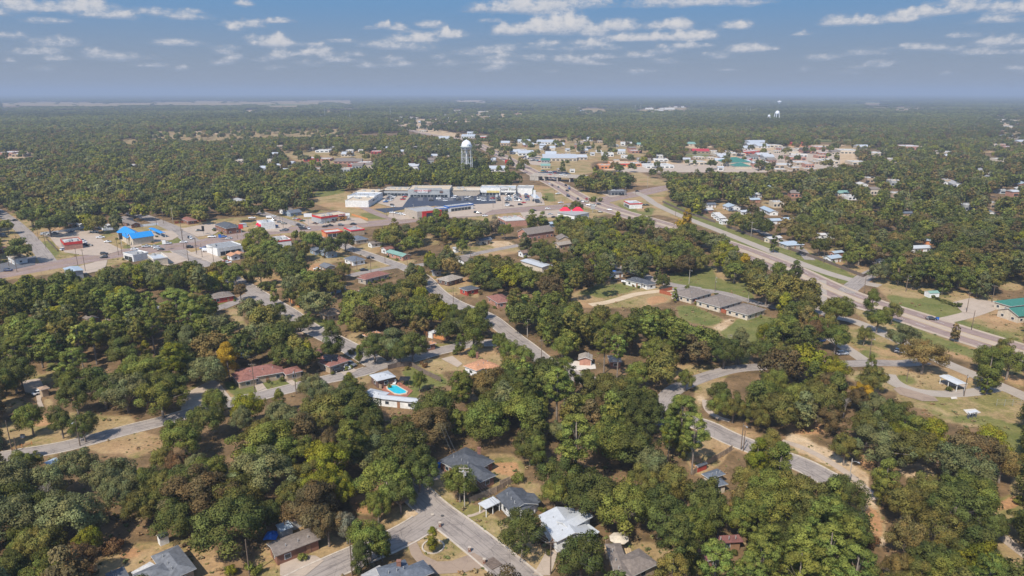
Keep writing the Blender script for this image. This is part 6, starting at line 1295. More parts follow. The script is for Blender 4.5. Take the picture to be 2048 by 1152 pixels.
fence([d0(470, 500), d0(590, 630)], 1.2, FD, 'thin dark hedge-like fence beside the diner lot', 3); fence([d1(1810, 260), d1(1975, 310)], 1.6, FO, 'orange board fence right of the parts store', 3); fence([d1(0, 345), d1(210, 320), d1(320, 325)], 1.7, FR, 'brown brick wall left of the dark roofed restaurant', 4, cat='wall', name='garden_wall')
fence([c8(1840, 905), c8(1900, 905), c8(2080, 900)], 2.4, METALU, 'thin chain link fence along the ball field', 3.2, rails=True, th=.02); fence([c1(95, 195), c1(245, 150)], 1.0, FO, 'low orange chain barrier at the left junction', 3, rails=True, th=.05)

# ---------------------------------------------------------------- utility poles, lamps, wires
POLE = mat('pole_wood', (.17, .125, .09), .9, .2, 2); POLEG = mat('pole_grey', (.40, .35, .29), .8, .12, 2); WIRE = mat('wire', (.10, .10, .10), .5, .05, 1)
def upole(px, py, h, arms=1, m_=None, trans=False, lamp=False, label=None, rot=None, name='utility_pole'):
    p = P(px, py, 0); t = thing(name, (p.x, p.y, 0), rot if rot is not None else R.uniform(-.6, .6)); m_ = m_ or POLE
    a = MB(); a.tube([(0, 0, -.3), (0, 0, h)], [.17, .11], 7); a.build('pole', m_, t)
    for k in range(arms):
        z = h - .5 - k * .9; b = MB(); b.box(-1.25, 1.25, -.07, .07, z - .07, z + .07); b.tube([(-.8, 0, z - .05), (0, 0, z - .75)], [.03, .03], 4); b.tube([(.8, 0, z - .05), (0, 0, z - .75)], [.03, .03], 4); cr = b.build('crossarm', m_, t)
        i_ = MB()
        for x in (-1.1, -.4, .4, 1.1): i_.tube([(x, 0, z + .07), (x, 0, z + .3)], [.06, .04], 5)
        i_.build('insulator', METALU, cr)
    if trans: c = MB(); c.tube([(.35, 0, h - 2.4), (.35, 0, h - 1.5)], [.24, .24], 8); c.build('transformer', METALU, t)
    if lamp: c = MB(); c.tube([(0, 0, h - .8), (0, -.9, h - .3), (0, -1.6, h - .25)], [.05, .05, .05], 5); c.build('lamp_arm', METALU, t); d = MB(); d.box(-.16, .16, -2.1, -1.5, h - .34, h - .2); d.build('lamp_head', METALU, t)
    tag(t, label, 'utility pole', 'utility poles along the streets')
    if not label: AUTO.append((t, ('grey' if m_ is POLEG else 'brown') + ' timber' + (' lamp' if lamp else ''), 'utility pole', 'utility poles along the streets'))
    return p, h
NEARP = [(c2(1638, 630), 11.5, 2, POLEG, True, True), (c3(385, 1140), 8.5, 1, POLE, False, False), (c2(780, 1150), 9, 0, POLE, False, False), (c1(1905, 1150), 9, 0, POLE, False, False), (c1(92, 195), 9.5, 0, POLE, False, False), (c1(612, 160), 8.5, 0, POLE, False, True), (c1(128, 200), 4.5, 0, POLE, False, False),
         (c6(38, 830), 11, 1, POLE, False, False), (c6(355, 835), 9, 0, POLE, False, True), (c6(533, 950), 9, 0, POLE, False, True), (c6(1068, 572), 8.5, 0, POLE, False, True), (c6(1562, 135), 8, 1, POLE, False, False), (c7(210, 400), 8.5, 1, POLEG, False, False), (c7(318, 628), 11, 1, POLE, False, False), (c3(1838, 190), 8.5, 0, POLE, False, True), (c3(1856, 200), 6.5, 0, POLE, False, False),
         (c4 if False else (1500 + 735 / 3.737, 850 + 455 / 3.737), 8, 0, POLEG, False, True), (c8(850, 65), 9, 0, POLE, False, True), (c8(1165, 50), 9, 0, POLE, False, True), (c8(1618, 205), 10, 1, POLE, False, False), (c8(1655, 337), 9, 0, POLE, False, False), (c8(1808, 132), 9, 1, POLE, False, False), (c8(893, 535), 8, 0, POLE, False, True), (c8(1598, 832), 8, 0, POLE, False, True), (c8(1170, 722), 4.5, 0, POLE, False, False), (c8(357, 215), 6, 0, POLE, False, False),
         (c7(1905, 140), 9, 0, METALU, False, True), (c7(1883, 545), 6.5, 0, METALU, False, True), (c7(1650, 50), 6, 0, POLE, False, True), (d3(1730, 1065), 8, 0, METALU, False, True), (d3(1997, 1120), 7, 0, METALU, False, True), (d3(770, 840), 11, 1, POLEG, False, False), (d3(935, 905), 8, 0, POLE, False, False), (d4(1085, 765), 11, 1, POLE, False, False), (d4(322, 485), 11, 1, POLEG, False, False), (d4(1300, 830), 7, 0, POLE, False, True), (d4(780, 652), 8, 0, POLE, False, False),
         (d2(318, 950), 11, 1, POLE, True, False), (d2(690, 890), 9, 1, POLE, False, False), (d2(462, 850), 8, 1, POLE, False, False), (d2(175, 920), 8, 0, POLE, False, False), (d2(135, 720), 7, 0, POLE, False, False), (d2(1337, 785), 10, 1, POLE, False, False), (d2(550, 375), 11, 1, POLE, False, False), (d2(478, 370), 9, 0, POLE, False, True), (d2(1568, 285), 9, 0, POLE, False, True), (d2(1665, 300), 11, 0, METALU, False, True), (d2(755, 365), 10, 0, METALU, False, True),
         (d1(138, 730), 12, 1, POLE, False, False), (d1(400, 765), 11, 1, POLE, False, False), (d1(220, 660), 11, 0, POLE, False, False), (d1(280, 690), 9, 0, POLE, False, False), (d1(90, 595), 13, 1, POLE, True, False), (d1(640, 500), 11, 0, POLE, False, True), (d1(895, 250), 10, 1, POLE, False, False), (d1(1075, 310), 10, 0, POLE, False, False), (d1(1232, 365), 11, 1, POLE, False, False), (d1(1110, 390), 9, 0, POLE, False, True), (d1(1543, 350), 8, 0, POLE, False, True), (d1(1825, 620), 8, 0, POLE, False, False),
         (d0(798, 775), 11, 1, POLE, False, False), (d0(875, 830), 13, 1, POLE, False, False), (d0(1215, 670), 11, 0, POLE, False, False), (d0(1250, 655), 13, 1, POLE, False, False), (d0(1312, 605), 11, 0, POLE, False, True), (d0(1882, 600), 13, 1, POLE, False, False), (d0(1868, 520), 13, 1, POLE, False, False), (d0(1930, 735), 11, 1, POLE, False, False), (d0(1605, 365), 10, 1, POLE, False, False), (d0(1675, 345), 10, 1, POLE, False, False), (d0(1775, 350), 13, 1, POLEG, False, False), (d0(472, 600), 10, 1, POLE, False, False), (d0(395, 505), 8, 0, POLE, False, False), (d0(340, 440), 9, 0, POLE, False, False), (d0(93, 785), 6, 0, POLE, False, False), (d0(175, 840), 9, 0, POLE, False, False), (d0(160, 490), 6, 0, POLE, False, False), (d0(2015, 640), 10, 0, POLE, False, False),
         (d3(430, 290), 9, 0, POLE, False, True), (d3(920, 170), 11, 1, POLE, False, False), (d3(1180, 150), 11, 1, POLE, False, False), (d3(1075, 175), 10, 0, METALU, False, True), (d3(350, 220), 11, 1, POLE, False, False), (d3(1303, 80), 13, 1, POLEG, False, False), (d3(1590, 375), 9, 0, POLE, False, False), (d3(210, 240), 9, 0, METALU, False, True)]
PP = []
for q, h, arms, m_, tr, lp in NEARP:
    m2 = m_ if m_ is not METALU else POLEG; PP.append(upole(q[0], q[1], h, arms, m2, tr, lp, None, None, 'utility_pole'))
def wires(i, j, offs, label, sag=1.0, dz=-.3, over=None):
    a, ha = PP[i]; 
    if over: b, hb = over
    else: b, hb = PP[j]
    A = Vector((a.x, a.y, ha + dz)); B = Vector((b.x, b.y, hb + dz)); u = (B - A).normalized(); n = Vector((-u.y, u.x, 0)); m = MB()
    for o_ in offs:
        pts = []
        for k in range(13): s = k / 12; q = A.lerp(B, s) + n * o_; q.z -= 4 * sag * s * (1 - s); pts.append(q)
        m.tube(pts, [.028] * 13, 3)
    w = m.build('power_line', WIRE); tag(w, label, 'power line')
wires(0, 1, (-1, -.35, .35, 1), 'bundle of power lines sagging from the grey pole to the next pole down the street', 1.4)
wires(1, 0, (-.9, .9), 'pair of power lines leaving the bottom edge pole towards the lower right', .6, over=(P(1190, 1200, 0), 8.5))
wires(0, 0, (-.5, .5), 'pair of power lines running up from the grey crossarm pole over the charcoal house', 1.5, over=(P(880, 900, 0), 11))
wires(50, 49, (-.9, .9), 'power lines between two poles left of the diagonal street', 1); wires(48, 49, (-.9, 0, .9), 'power lines crossing the avenue junction', 1)
wires(37, 38, (-.9, .9), 'power lines over the crossing streets behind the green roofed hall', 1); wires(62, 63, (-.9, .9), 'power lines along the avenue below the diner', 1); wires(33, 35, (-.5, .5), 'power lines beside the frontage road corner', 1)
# signs on poles
def pole_sign(px, py, h, w, sh_, m_, label, txt=None, two=False, tm=None):
    p = P(px, py, 0); t = thing('pole_sign', (p.x, p.y, 0), .15)
    for x in ((-w * .35, w * .35) if two else (0,)): a = MB(); a.tube([(x, 0, -.2), (x, 0, h)], [.18, .16], 6); a.build('pole', METALU, t)
    b = MB(); b.box(-w / 2, w / 2, -.3, .3, h - sh_, h + .2); b.build('sign_board', m_, t)
    c = MB(); c.box(-w / 2 - .1, w / 2 + .1, -.25, .25, h + .2, h + .35); c.build('sign_cap', DTRIM, t)
    if txt: lettering(t, txt, (0, -.36, h - sh_ / 2 + .1), sh_ * .55, 0, tm or DARKTXT)
    tag(t, label, 'sign'); return t
pole_sign(*d1(1368, 358), 9, 6, 2.6, SIGNW, 'white advertising board on a brown post before the parts store'); pole_sign(*d1(293, 455), 6, 1.6, 3.6, BLACKM, 'tall black advertising column on the brick restaurant verge')
pole_sign(*d1(1772, 325), 7, 3.4, 2.0, SIGNW, 'small white board sign at the right of the parts store'); pole_sign(*d1(685, 480), 9, 3, 3, RED, 'red and white sign column beside the avenue'); pole_sign(*d1(465, 515), 4, 2, 2, BLUE, 'small blue and white sign by the cream walled workshop')
pole_sign(*d0(1250, 580), 9, 2.2, 4.0, BLACKM, 'dark sign column in front of the blue roofed car wash'); pole_sign(*d0(1690, 615), 6.5, 2.2, 2.4, SIGNW, 'white board sign on the avenue verge opposite the car wash', 'SALE' if False else None)
pole_sign(*d2(1990, 235), 12, 2.2, 7, SIGNW, 'tall white sign pylon beside the forecourt canopy'); pole_sign(*d2(812, 385), 4.5, 1.6, 2.6, ORANGE, 'small orange flag-like sign before the red framed store'); pole_sign(*d6(1045, 760), 11, 6, 5, RED, 'red square sign board beside the far highway', None); pole_sign(*d6(1243, 700), 9, 3, 3, SIGNW, 'white board sign at the long white store car park')
pole_sign(*d3(745, 335), 6, 3.6, 3, METALU, 'grey board sign right of the twin red peaks'); pole_sign(*c8(1398, 262), 1.2, 1.4, .9, BLUEC, 'small blue box sign at the highway edge')
# traffic signal gantry by the avenue junction
def mailbox(px, py, label):
    p = P(px, py, 0); t = thing('mailbox_pillar', (p.x, p.y, 0)); a = MB(); a.box(-.28, .28, -.28, .28, -.1, 1.1); a.build('pillar', BRICKC, t); b = MB(); b.box(-.33, .33, -.33, .33, 1.1, 1.2); b.box(-.12, .12, -.4, -.28, .75, .95); b.build('cap', KERB, t); tag(t, label, 'mailbox')
mailbox(*c2(1675, 965), 'stone mailbox pillar at the near mouth of the curved driveway'); mailbox(*c2(1787, 1055), 'stone mailbox pillar beside the dark cover at the kerb'); mailbox(*c2(1450, 775), 'white mailbox on a red post at the street corner')
p = P(*c2(1852, 1060), 0); t = thing('culvert_cover', (p.x, p.y, .05), math.atan2(*(P(985, 1110) - P(925, 1062)).yx)); m = MB()
for j in range(6): m.box(-1.6 + j * .54, -1.1 + j * .54, -1.4, 1.4, .02, .2)
m.build('slab', FD, t); tag(t, 'dark slatted cover lying at the end of the curved driveway', 'cover'); 
for i, q in enumerate((c2(1392, 684), c2(1468, 695))):
    p = P(*q, 0); m = MB(); m.lathe([(.01, .0), (.42, .0), (.42, .035), (.01, .035)], 14); o = m.build('manhole_cover', [DTRIM, KERB][1 - i]); o.location = (p.x, p.y, .12); tag(o, ['pale square manhole patch in the street junction', 'dark manhole ring in the street junction'][i], 'manhole')
p = P(*c2(1398, 930), 0); m = MB(); m.lathe([(2.3, 0), (2.3, .22), (2.65, .22), (2.65, 0)], 22); o = m.build('tree_ring', KERB); o.location = (p.x, p.y, 0); tag(o, 'round pale kerb ring around the small island tree', 'tree ring')
p = P(*c8(1650, 938), 0); 
for (qq, lab) in ((c1(175, 95), 'tiny white utility box on the lawn by the left street'), (c5(255, 1045), 'small dark utility box on the orange lawn')):
    p = P(*qq, 0); t = thing('utility_box', (p.x, p.y, 0)); a = MB(); a.box(-.5, .5, -.35, .35, 0, .95); a.build('cabinet', SIGNW if 'white' in lab else DTRIM, t); b = MB(); b.add([(-.58, -.42, .96), (.58, -.42, .96), (.58, .42, .96), (-.58, .42, .96), (-.5, 0, 1.12), (.5, 0, 1.12)], [(3, 2, 1, 0), (0, 1, 5, 4), (2, 3, 4, 5), (1, 2, 5), (3, 0, 4)]); b.build('lid', DTRIM, t); tag(t, lab, 'utility box')
# ---------------------------------------------------------------- vehicles
CARC = {'white': (.72, .72, .72), 'silver': (.42, .43, .45), 'black': (.018, .018, .02), 'grey': (.14, .145, .155), 'red': (.42, .02, .02), 'blue': (.03, .10, .32), 'darkblue': (.015, .03, .10), 'brown': (.12, .07, .05), 'teal': (.02, .22, .27), 'green': (.03, .08, .05)}
CM = {k: mat('car_' + k, v, .28, .03, 1, spec=.6) for k, v in CARC.items()}; TYRE = mat('tyre', (.015, .015, .016), .9, .1, 4); HUB = mat('wheel_rim', (.45, .45, .46), .35, .05, 2); LAMPM = mat('lamp_clear', (.7, .7, .65), .2, .02, 2); TAILM = mat('lamp_tail', (.4, .01, .01), .25, .02, 2)
def loft(mb, secs, mi=0):
    """secs: (x, half width, z bottom, z top) cross sections along the car, with tucked-in shoulders"""
    k = 8; vs = []
    for (x, w, z0, z1) in secs: vs += [(x, -w * .9, z0), (x, -w, z0 + (z1 - z0) * .3), (x, -w * .97, z0 + (z1 - z0) * .72), (x, -w * .84, z1), (x, w * .84, z1), (x, w * .97, z0 + (z1 - z0) * .72), (x, w, z0 + (z1 - z0) * .3), (x, w * .9, z0)]
    fs = [(i * k + j, i * k + (j + 1) % k, (i + 1) * k + (j + 1) % k, (i + 1) * k + j) for i in range(len(secs) - 1) for j in range(k)]; fs += [tuple(range(k)), tuple(range((len(secs) - 1) * k, len(secs) * k))[::-1]]
    return mb.add(vs, fs, mi)
def car_parts(kind):
    b = MB(); g = MB(); w = .91
    if kind == 'sedan': loft(b, [(-2.35, .72, .35, .72), (-2.2, .86, .25, .88), (-1.3, w, .22, .95), (.9, w, .22, .93), (2.1, .85, .25, .78), (2.35, .7, .35, .62)]); loft(g, [(-1.75, .66, .9, .98), (-1.0, .74, .9, 1.42), (.15, .74, .9, 1.45), (1.05, .68, .88, .95)]); rf = MB(); loft(rf, [(-1.05, .62, 1.38, 1.45), (.15, .64, 1.40, 1.49)])
    elif kind == 'suv': loft(b, [(-2.3, .8, .4, .95), (-2.2, .9, .3, 1.08), (.8, w + .03, .28, 1.08), (2.05, .88, .3, .98), (2.3, .74, .4, .8)]); loft(g, [(-2.2, .76, 1.02, 1.1), (-1.9, .8, 1.02, 1.66), (.3, .8, 1.02, 1.68), (1.1, .72, 1.0, 1.08)]); rf = MB(); loft(rf, [(-1.95, .70, 1.62, 1.71), (.25, .70, 1.63, 1.74)])
    elif kind == 'pickup': loft(b, [(-2.85, .86, .42, 1.0), (-2.75, .92, .35, 1.06), (1.5, .95, .32, 1.08), (2.6, .9, .35, 1.0), (2.8, .78, .45, .82)]); loft(g, [(-.75, .78, 1.02, 1.1), (-.6, .8, 1.02, 1.68), (.85, .8, 1.02, 1.70), (1.5, .74, 1.02, 1.1)]); rf = MB(); loft(rf, [(-.65, .70, 1.64, 1.73), (.8, .70, 1.65, 1.76)])
    else: loft(b, [(-2.7, .9, .4, 2.0), (-2.6, .96, .35, 2.1), (1.2, .96, .35, 2.08), (1.9, .92, .35, 1.2), (2.6, .8, .4, .95)]); loft(g, [(1.15, .86, 1.25, 1.95), (1.85, .8, 1.1, 1.2)]); rf = MB(); loft(rf, [(-2.5, .85, 2.08, 2.18), (1.0, .85, 2.06, 2.16)])
    ax = {'sedan': (-1.4, 1.45), 'suv': (-1.4, 1.4), 'pickup': (-1.8, 1.75), 'van': (-1.7, 1.6)}[kind]; wr = .33 if kind == 'sedan' else .38
    ws = [(x, y) for x in ax for y in (-.82, .82)]
    return b, g, rf, ws, wr
def wheel_mb(wr, at=(0, 0)):
    m = MB(); x0, y0 = at; m.tube([(x0, y0 - .12, wr), (x0, y0 + .12, wr)], [wr, wr], 12); return m
CARMESH = {}
for kind in ('sedan', 'suv', 'pickup', 'van'):
    for col in CARC:
        b, g, rf, ws, wr = car_parts(kind); m = MB(); m.add(b.v, b.f, 0); m.add(rf.v, rf.f, 0); m.add(g.v, g.f, 1)
        for q in ws: k = wheel_mb(wr, q); m.add(k.v, k.f, 2)
        me = bpy.data.meshes.new('car_' + kind); me.from_pydata(m.v, [], m.f); 
        for mm in (CM[col], GLASS, TYRE): me.materials.append(mm)
        me.polygons.foreach_set('material_index', m.m); CARMESH[(kind, col)] = me
CARW = {'sedan': 'saloon car', 'suv': 'tall hatchback', 'pickup': 'pickup truck', 'van': 'van'}; COLW = {'darkblue': 'dark blue'}
def car(kind, col, px, py, head, label=None, near=False, z=.16, group=None, world=None):
    """head: direction the bonnet points, degrees clockwise from straight ahead"""
    p = world or P(px, py, z); rz = math.radians(90 - head); nm = {'sedan': 'car', 'suv': 'hatchback_car', 'pickup': 'pickup_truck', 'van': 'van'}[kind]
    if near:
        b, g, rf, ws, wr = car_parts(kind); t = thing(nm, (p.x, p.y, z), rz); bo = b.build('body', CM[col], t, False); g.build('windows', GLASS, t); rf.build('roof_panel', CM[col], t)
        L = 2.3 if kind != 'pickup' else 2.8
        for q in ws: w = wheel_mb(wr, q).build('wheel', TYRE, t); h = MB(); h.tube([(q[0], q[1] * 1.155, wr), (q[0], q[1] * 1.17, wr)], [wr * .55] * 2, 10); h.build('rim', HUB, w)
        for y in (-.6, .6): h = MB(); h.box(L - .18, L + .03, y - .15, y + .15, .55, .7); h.build('headlight', LAMPM, t); h = MB(); h.box(-L - .03, -L + .15, y - .15, y + .15, .62, .78); h.build('tail_light', TAILM, t)
    else: t = inst(nm, CARMESH[(kind, col)], None, (p.x, p.y, z), rz)
    tag(t, label, 'pickup' if kind == 'pickup' else ('van' if kind == 'van' else 'car'), group)
    if not label: AUTO.append((t, COLW.get(col, col), CARW[kind], group))
    return t
car('sedan', 'white', *c6(738, 640), 125, 'white saloon car parked in front of the solar panel house', True)
car('suv', 'grey', *c6(778, 618), 125, 'grey hatchback car parked behind the white saloon', True); car('suv', 'black', *c6(686, 662), 60, 'black hatchback car alone on the solar house driveway', True)
car('sedan', 'darkblue', *c6(1385, 475), 110, 'dark blue car parked by the small orange corner house', True); car('sedan', 'black', *c6(25, 740), 70, 'black car under the carport of the long dark red house', True)
car('sedan', 'red', *c2(268, 995), 60, 'red car nose just showing under the ranch house carport', True); car('sedan', 'black', *c8(1355, 258), 112, 'black saloon driving on the highway near the clinic drive', True)
car('suv', 'silver', *c8(690, 520), 80, 'silver car parked in tree shade beside the park road', True); car('suv', 'white', *c8(1125, 508), 120, 'white car half hidden beneath the golden park oak', True); car('suv', 'blue', *c8(530, 425), 60, 'blue car parked in deep shade under the park trees', True)
car('pickup', 'white', *c5(1865, 560), 100, 'white pickup parked left of the long dark red house', True); car('sedan', 'silver', *c5(490, 465), 90, 'silver car among the left hand pines', True); car('sedan', 'white', *c5(310, 832), 30, 'white car beside the tan hedge front house')
car('sedan', 'red', *d1(525, 740), 70, 'red car on the lawn by the orange roofed white house'); car('sedan', 'white', *d1(540, 748), 70); car('sedan', 'white', *d1(1460, 815), 80); car('sedan', 'black', *d1(1935, 825), 70); car('sedan', 'white', *d1(1865, 540), 90); car('sedan', 'black', *d1(2000, 700), 80)
car('pickup', 'white', *d3(1090, 1050), 100); car('pickup', 'brown', *d3(1015, 1035), 90)
ON = 'traffic on the avenue'
for kd, cl, q, hd in [('suv', 'black', d0(1068, 660), 75), ('suv', 'black', d0(1065, 695), 255), ('sedan', 'white', d0(1380, 612), 75), ('pickup', 'silver', d0(1500, 585), 75), ('sedan', 'silver', d0(1590, 583), 78), ('sedan', 'silver', d0(1608, 600), 258), ('sedan', 'black', d0(1645, 615), 258), ('pickup', 'silver', d0(1715, 555), 78), ('sedan', 'white', d0(1880, 540), 78), ('sedan', 'black', d0(1935, 490), 150), ('suv', 'white', d0(1955, 500), 150), ('suv', 'black', d0(1942, 590), 110), ('suv', 'darkblue', d0(85, 830), 80), ('suv', 'black', d0(45, 485), 60), ('sedan', 'grey', d0(20, 462), 70), ('sedan', 'black', d0(152, 315), 20),
              ('pickup', 'white', d1(380, 485), 80), ('pickup', 'blue', d1(492, 485), 80), ('sedan', 'silver', d1(552, 500), 260), ('sedan', 'black', d1(1135, 412), 80), ('pickup', 'grey', d1(1110, 420), 80), ('suv', 'black', d1(1268, 365), 130), ('pickup', 'black', d1(1300, 385), 100), ('pickup', 'black', d1(1315, 403), 80), ('sedan', 'black', d1(1535, 380), 80), ('pickup', 'black', d1(1585, 370), 80), ('suv', 'grey', d1(1700, 365), 82), ('sedan', 'black', d1(1820, 355), 82), ('sedan', 'white', d1(1370, 400), 150), ('sedan', 'white', d1(1015, 272), 130),
              ('suv', 'black', d2(1395, 337), 88), ('suv', 'black', d2(1425, 347), 100), ('sedan', 'white', d2(1485, 372), 88), ('sedan', 'black', d2(1985, 315), 88), ('sedan', 'black', d2(140, 455), 85)]: car(kd, cl, *q, hd, group=ON)
for kd, cl, q, hd in [('suv', 'black', d3(485, 115), 150), ('suv', 'black', d3(493, 172), 330), ('pickup', 'white', d3(390, 145), 60), ('sedan', 'white', d3(650, 225), 110), ('sedan', 'black', d3(680, 227), 110), ('pickup', 'white', d3(712, 262), 110), ('pickup', 'grey', d3(752, 266), 110), ('suv', 'grey', d3(807, 250), 60), ('pickup', 'black', d3(1040, 157), 70), ('sedan', 'black', d3(1200, 118), 75), ('sedan', 'white', d3(285, 297), 85), ('sedan', 'black', d3(140, 315), 85), ('sedan', 'white', d3(918, 308), 110), ('pickup', 'white', d3(418, 238), 60), ('sedan', 'black', d3(820, 332), 110), ('sedan', 'black', d3(1270, 260), 90), ('sedan', 'black', d3(1300, 260), 90), ('sedan', 'silver', d3(310, 355), 90), ('sedan', 'black', d3(348, 385), 90), ('pickup', 'grey', d3(20, 400), 90)]: car(kd, cl, *q, hd, group='traffic at the highway junction')
for kd, cl, q, hd in [('sedan', 'white', d0(470, 455), 80), ('pickup', 'grey', d0(455, 462), 85), ('pickup', 'grey', d0(560, 452), 85), ('sedan', 'darkblue', d0(725, 432), 85), ('pickup', 'white', d0(965, 435), 70), ('pickup', 'white', d0(1030, 492), 70), ('sedan', 'silver', d0(1105, 535), 80), ('sedan', 'white', d0(860, 540), 100), ('suv', 'silver', d0(845, 525), 100), ('sedan', 'darkblue', d0(880, 565), 90), ('sedan', 'black', d0(915, 573), 90), ('suv', 'white', d0(653, 615), 20), ('suv', 'green', d0(925, 410), 90),
              ('sedan', 'black', d0(2035, 420), 80), ('sedan', 'black', d1(245, 420), 80), ('pickup', 'black', d1(430, 412), 80), ('sedan', 'black', d1(410, 405), 80), ('suv', 'black', d1(150, 590), 60), ('pickup', 'blue', d1(300, 605), 90), ('van', 'white', d1(325, 628), 80),
              ('pickup', 'white', d1(790, 292), 80), ('sedan', 'black', d1(800, 290), 80), ('van', 'white', d1(970, 290), 80), ('sedan', 'blue', d1(1025, 370), 75), ('suv', 'grey', d1(1075, 335), 100), ('suv', 'black', d1(1118, 350), 90), ('sedan', 'black', d1(1010, 315), 90),
              ('sedan', 'silver', d1(1235, 298), 80), ('sedan', 'red', d1(1272, 308), 80), ('sedan', 'green', d1(1305, 320), 80), ('pickup', 'silver', d1(1440, 305), 90), ('sedan', 'white', d1(1460, 312), 110), ('sedan', 'brown', d1(1437, 348), 130), ('sedan', 'silver', d1(1490, 345), 120), ('sedan', 'grey', d1(1565, 305), 110), ('sedan', 'brown', d1(1617, 332), 120), ('sedan', 'grey', d1(1745, 285), 120), ('sedan', 'white', d1(1765, 282), 120),
              ('pickup', 'silver', d2(540, 340), 100), ('suv', 'silver', d2(590, 348), 110), ('suv', 'white', d2(625, 355), 110), ('pickup', 'white', d2(685, 362), 90), ('sedan', 'brown', d2(755, 345), 90), ('sedan', 'white', d2(780, 360), 100), ('sedan', 'green', d2(845, 340), 100), ('sedan', 'black', d2(915, 330), 90), ('sedan', 'red', d2(948, 325), 100), ('sedan', 'black', d2(972, 322), 90), ('sedan', 'white', d2(960, 347), 90), ('suv', 'black', d2(1017, 352), 120), ('sedan', 'red', d2(1222, 297), 70), ('sedan', 'brown', d2(1312, 285), 90), ('suv', 'black', d2(535, 262), 130), ('sedan', 'white', d2(540, 275), 110),
              ('sedan', 'black', d2(1710, 238), 90), ('sedan', 'white', d2(1717, 255), 90), ('suv', 'white', d2(1712, 268), 90), ('sedan', 'brown', d2(1757, 270), 90), ('suv', 'black', d2(1845, 257), 80), ('sedan', 'red', d2(1882, 237), 90)]: car(kd, cl, *q, hd, group='cars parked on the commercial lots')
# rows in the shopping centre car park
RC = random.Random(77); cols = ['white'] * 8 + ['silver'] * 6 + ['black'] * 8 + ['grey'] * 6 + ['red'] * 2 + ['blue', 'darkblue', 'brown', 'teal', 'white', 'silver']
def row(a, b, n, p, hd):
    A = P(*a, .16); B = P(*b, .16)
    for k in range(n):
        if RC.random() > p: continue
        q = A.lerp(B, (k + RC.uniform(-.12, .12)) / max(1, n - 1)); q.z = .16; car(RC.choice(['sedan', 'suv', 'suv', 'pickup', 'sedan']), RC.choice(cols), 0, 0, hd + RC.choice([0, 180]) + RC.uniform(-4, 4), group='cars in the shopping centre car park', world=q)
row(d2(440, 132), d2(352, 228), 15, .85, 80); row(d2(540, 137), d2(465, 230), 16, .75, 85); row(d2(590, 137), d2(510, 215), 14, .7, 85); row(d2(690, 137), d2(640, 205), 11, .75, 85); row(d2(800, 142), d2(785, 185), 8, .8, 88); row(d2(455, 128), d2(690, 126), 13, .7, 5)
for x in (870, 935, 1010, 1080, 1165, 1215, 1300, 1345, 1425, 1475, 1560): row(d2(x, 140), d2(x, 215), 11, .35 if x < 1400 else .6, 88)
for x in (1610, 1700, 1725, 1790, 1825, 1905): row(d2(x, 135), d2(x + 15, 215), 12, .7, 88)
row(d2(730, 118), d2(1600, 120), 26, .5, 5); row(d2(1610, 118), d2(1950, 118), 14, .6, 5); row(d2(1960, 160), d2(1990, 235), 6, .5, 30)
row(d6(1190, 660), d6(1370, 690), 16, .8, 60); row(d6(1220, 650), d6(1390, 670), 14, .7, 60); row(d6(1240, 668), d6(1360, 700), 8, .5, 60)
row(d6(1390, 790), d6(1640, 830), 14, .5, 70); row(d6(1500, 800), d6(1560, 860), 8, .6, 40)
hwl = LINES[RI['highway']]; 
for k in range(34):
    i = RC.randrange(20, len(hwl) - 30); q = hwl[i]; d = (hwl[i + 1] - hwl[i]).normalized(); n = Vector((-d.y, d.x)); sd = RC.choice([-7.6, -4.3, 4.3, 7.6])
    if q.y < 620: continue
    w = q + n * sd; hd = math.degrees(math.atan2(d.x, d.y)) + (0 if sd < 0 else 180); car(RC.choice(['sedan', 'suv', 'pickup']), RC.choice(cols), 0, 0, hd, group='traffic on the far highway', world=Vector((w.x, w.y, .2)), z=.2)
a, u, n, L = BR
for k, (s, w, cl) in enumerate(((.2, 4, 'red'), (.55, 9, 'white'), (.75, 4, 'white'))):
    q = a + u * L * s + n * w; car('sedan' if k else 'pickup', cl, 0, 0, 92 + 180 * (w > 6), [ 'red pickup crossing the concrete overpass', 'white car on the far lane of the overpass', 'white car on the near lane of the overpass'][k], world=Vector((q.x, q.y, 6.67)), z=6.67)
print('cars', sum(1 for o_ in C.objects if o_.get('category') in ('car', 'pickup', 'van')))
# boat trailer, trailers by the small white sheds
p = P(*c5(1780, 455), 0); t = thing('boat_trailer', (p.x, p.y, 0), .5); m = MB(); loft(m, [(-2.2, .85, .6, 1.1), (0, .9, .55, 1.1), (1.6, .6, .6, 1.15), (2.4, .08, .9, 1.2)]); m.build('hull', TRIM, t); m = MB(); m.tube([(-2, 0, .5), (3.4, 0, .45)], [.06, .06], 5); m.tube([(-1, -1, .35), (-1, 1, .35)], [.05, .05], 5); m.build('trailer_frame', METALU, t)
for y in (-1, 1): wheel_mb(.33, (-1, y)).build('wheel', TYRE, t)
tag(t, 'small white boat on a trailer in the left yard', 'boat trailer')
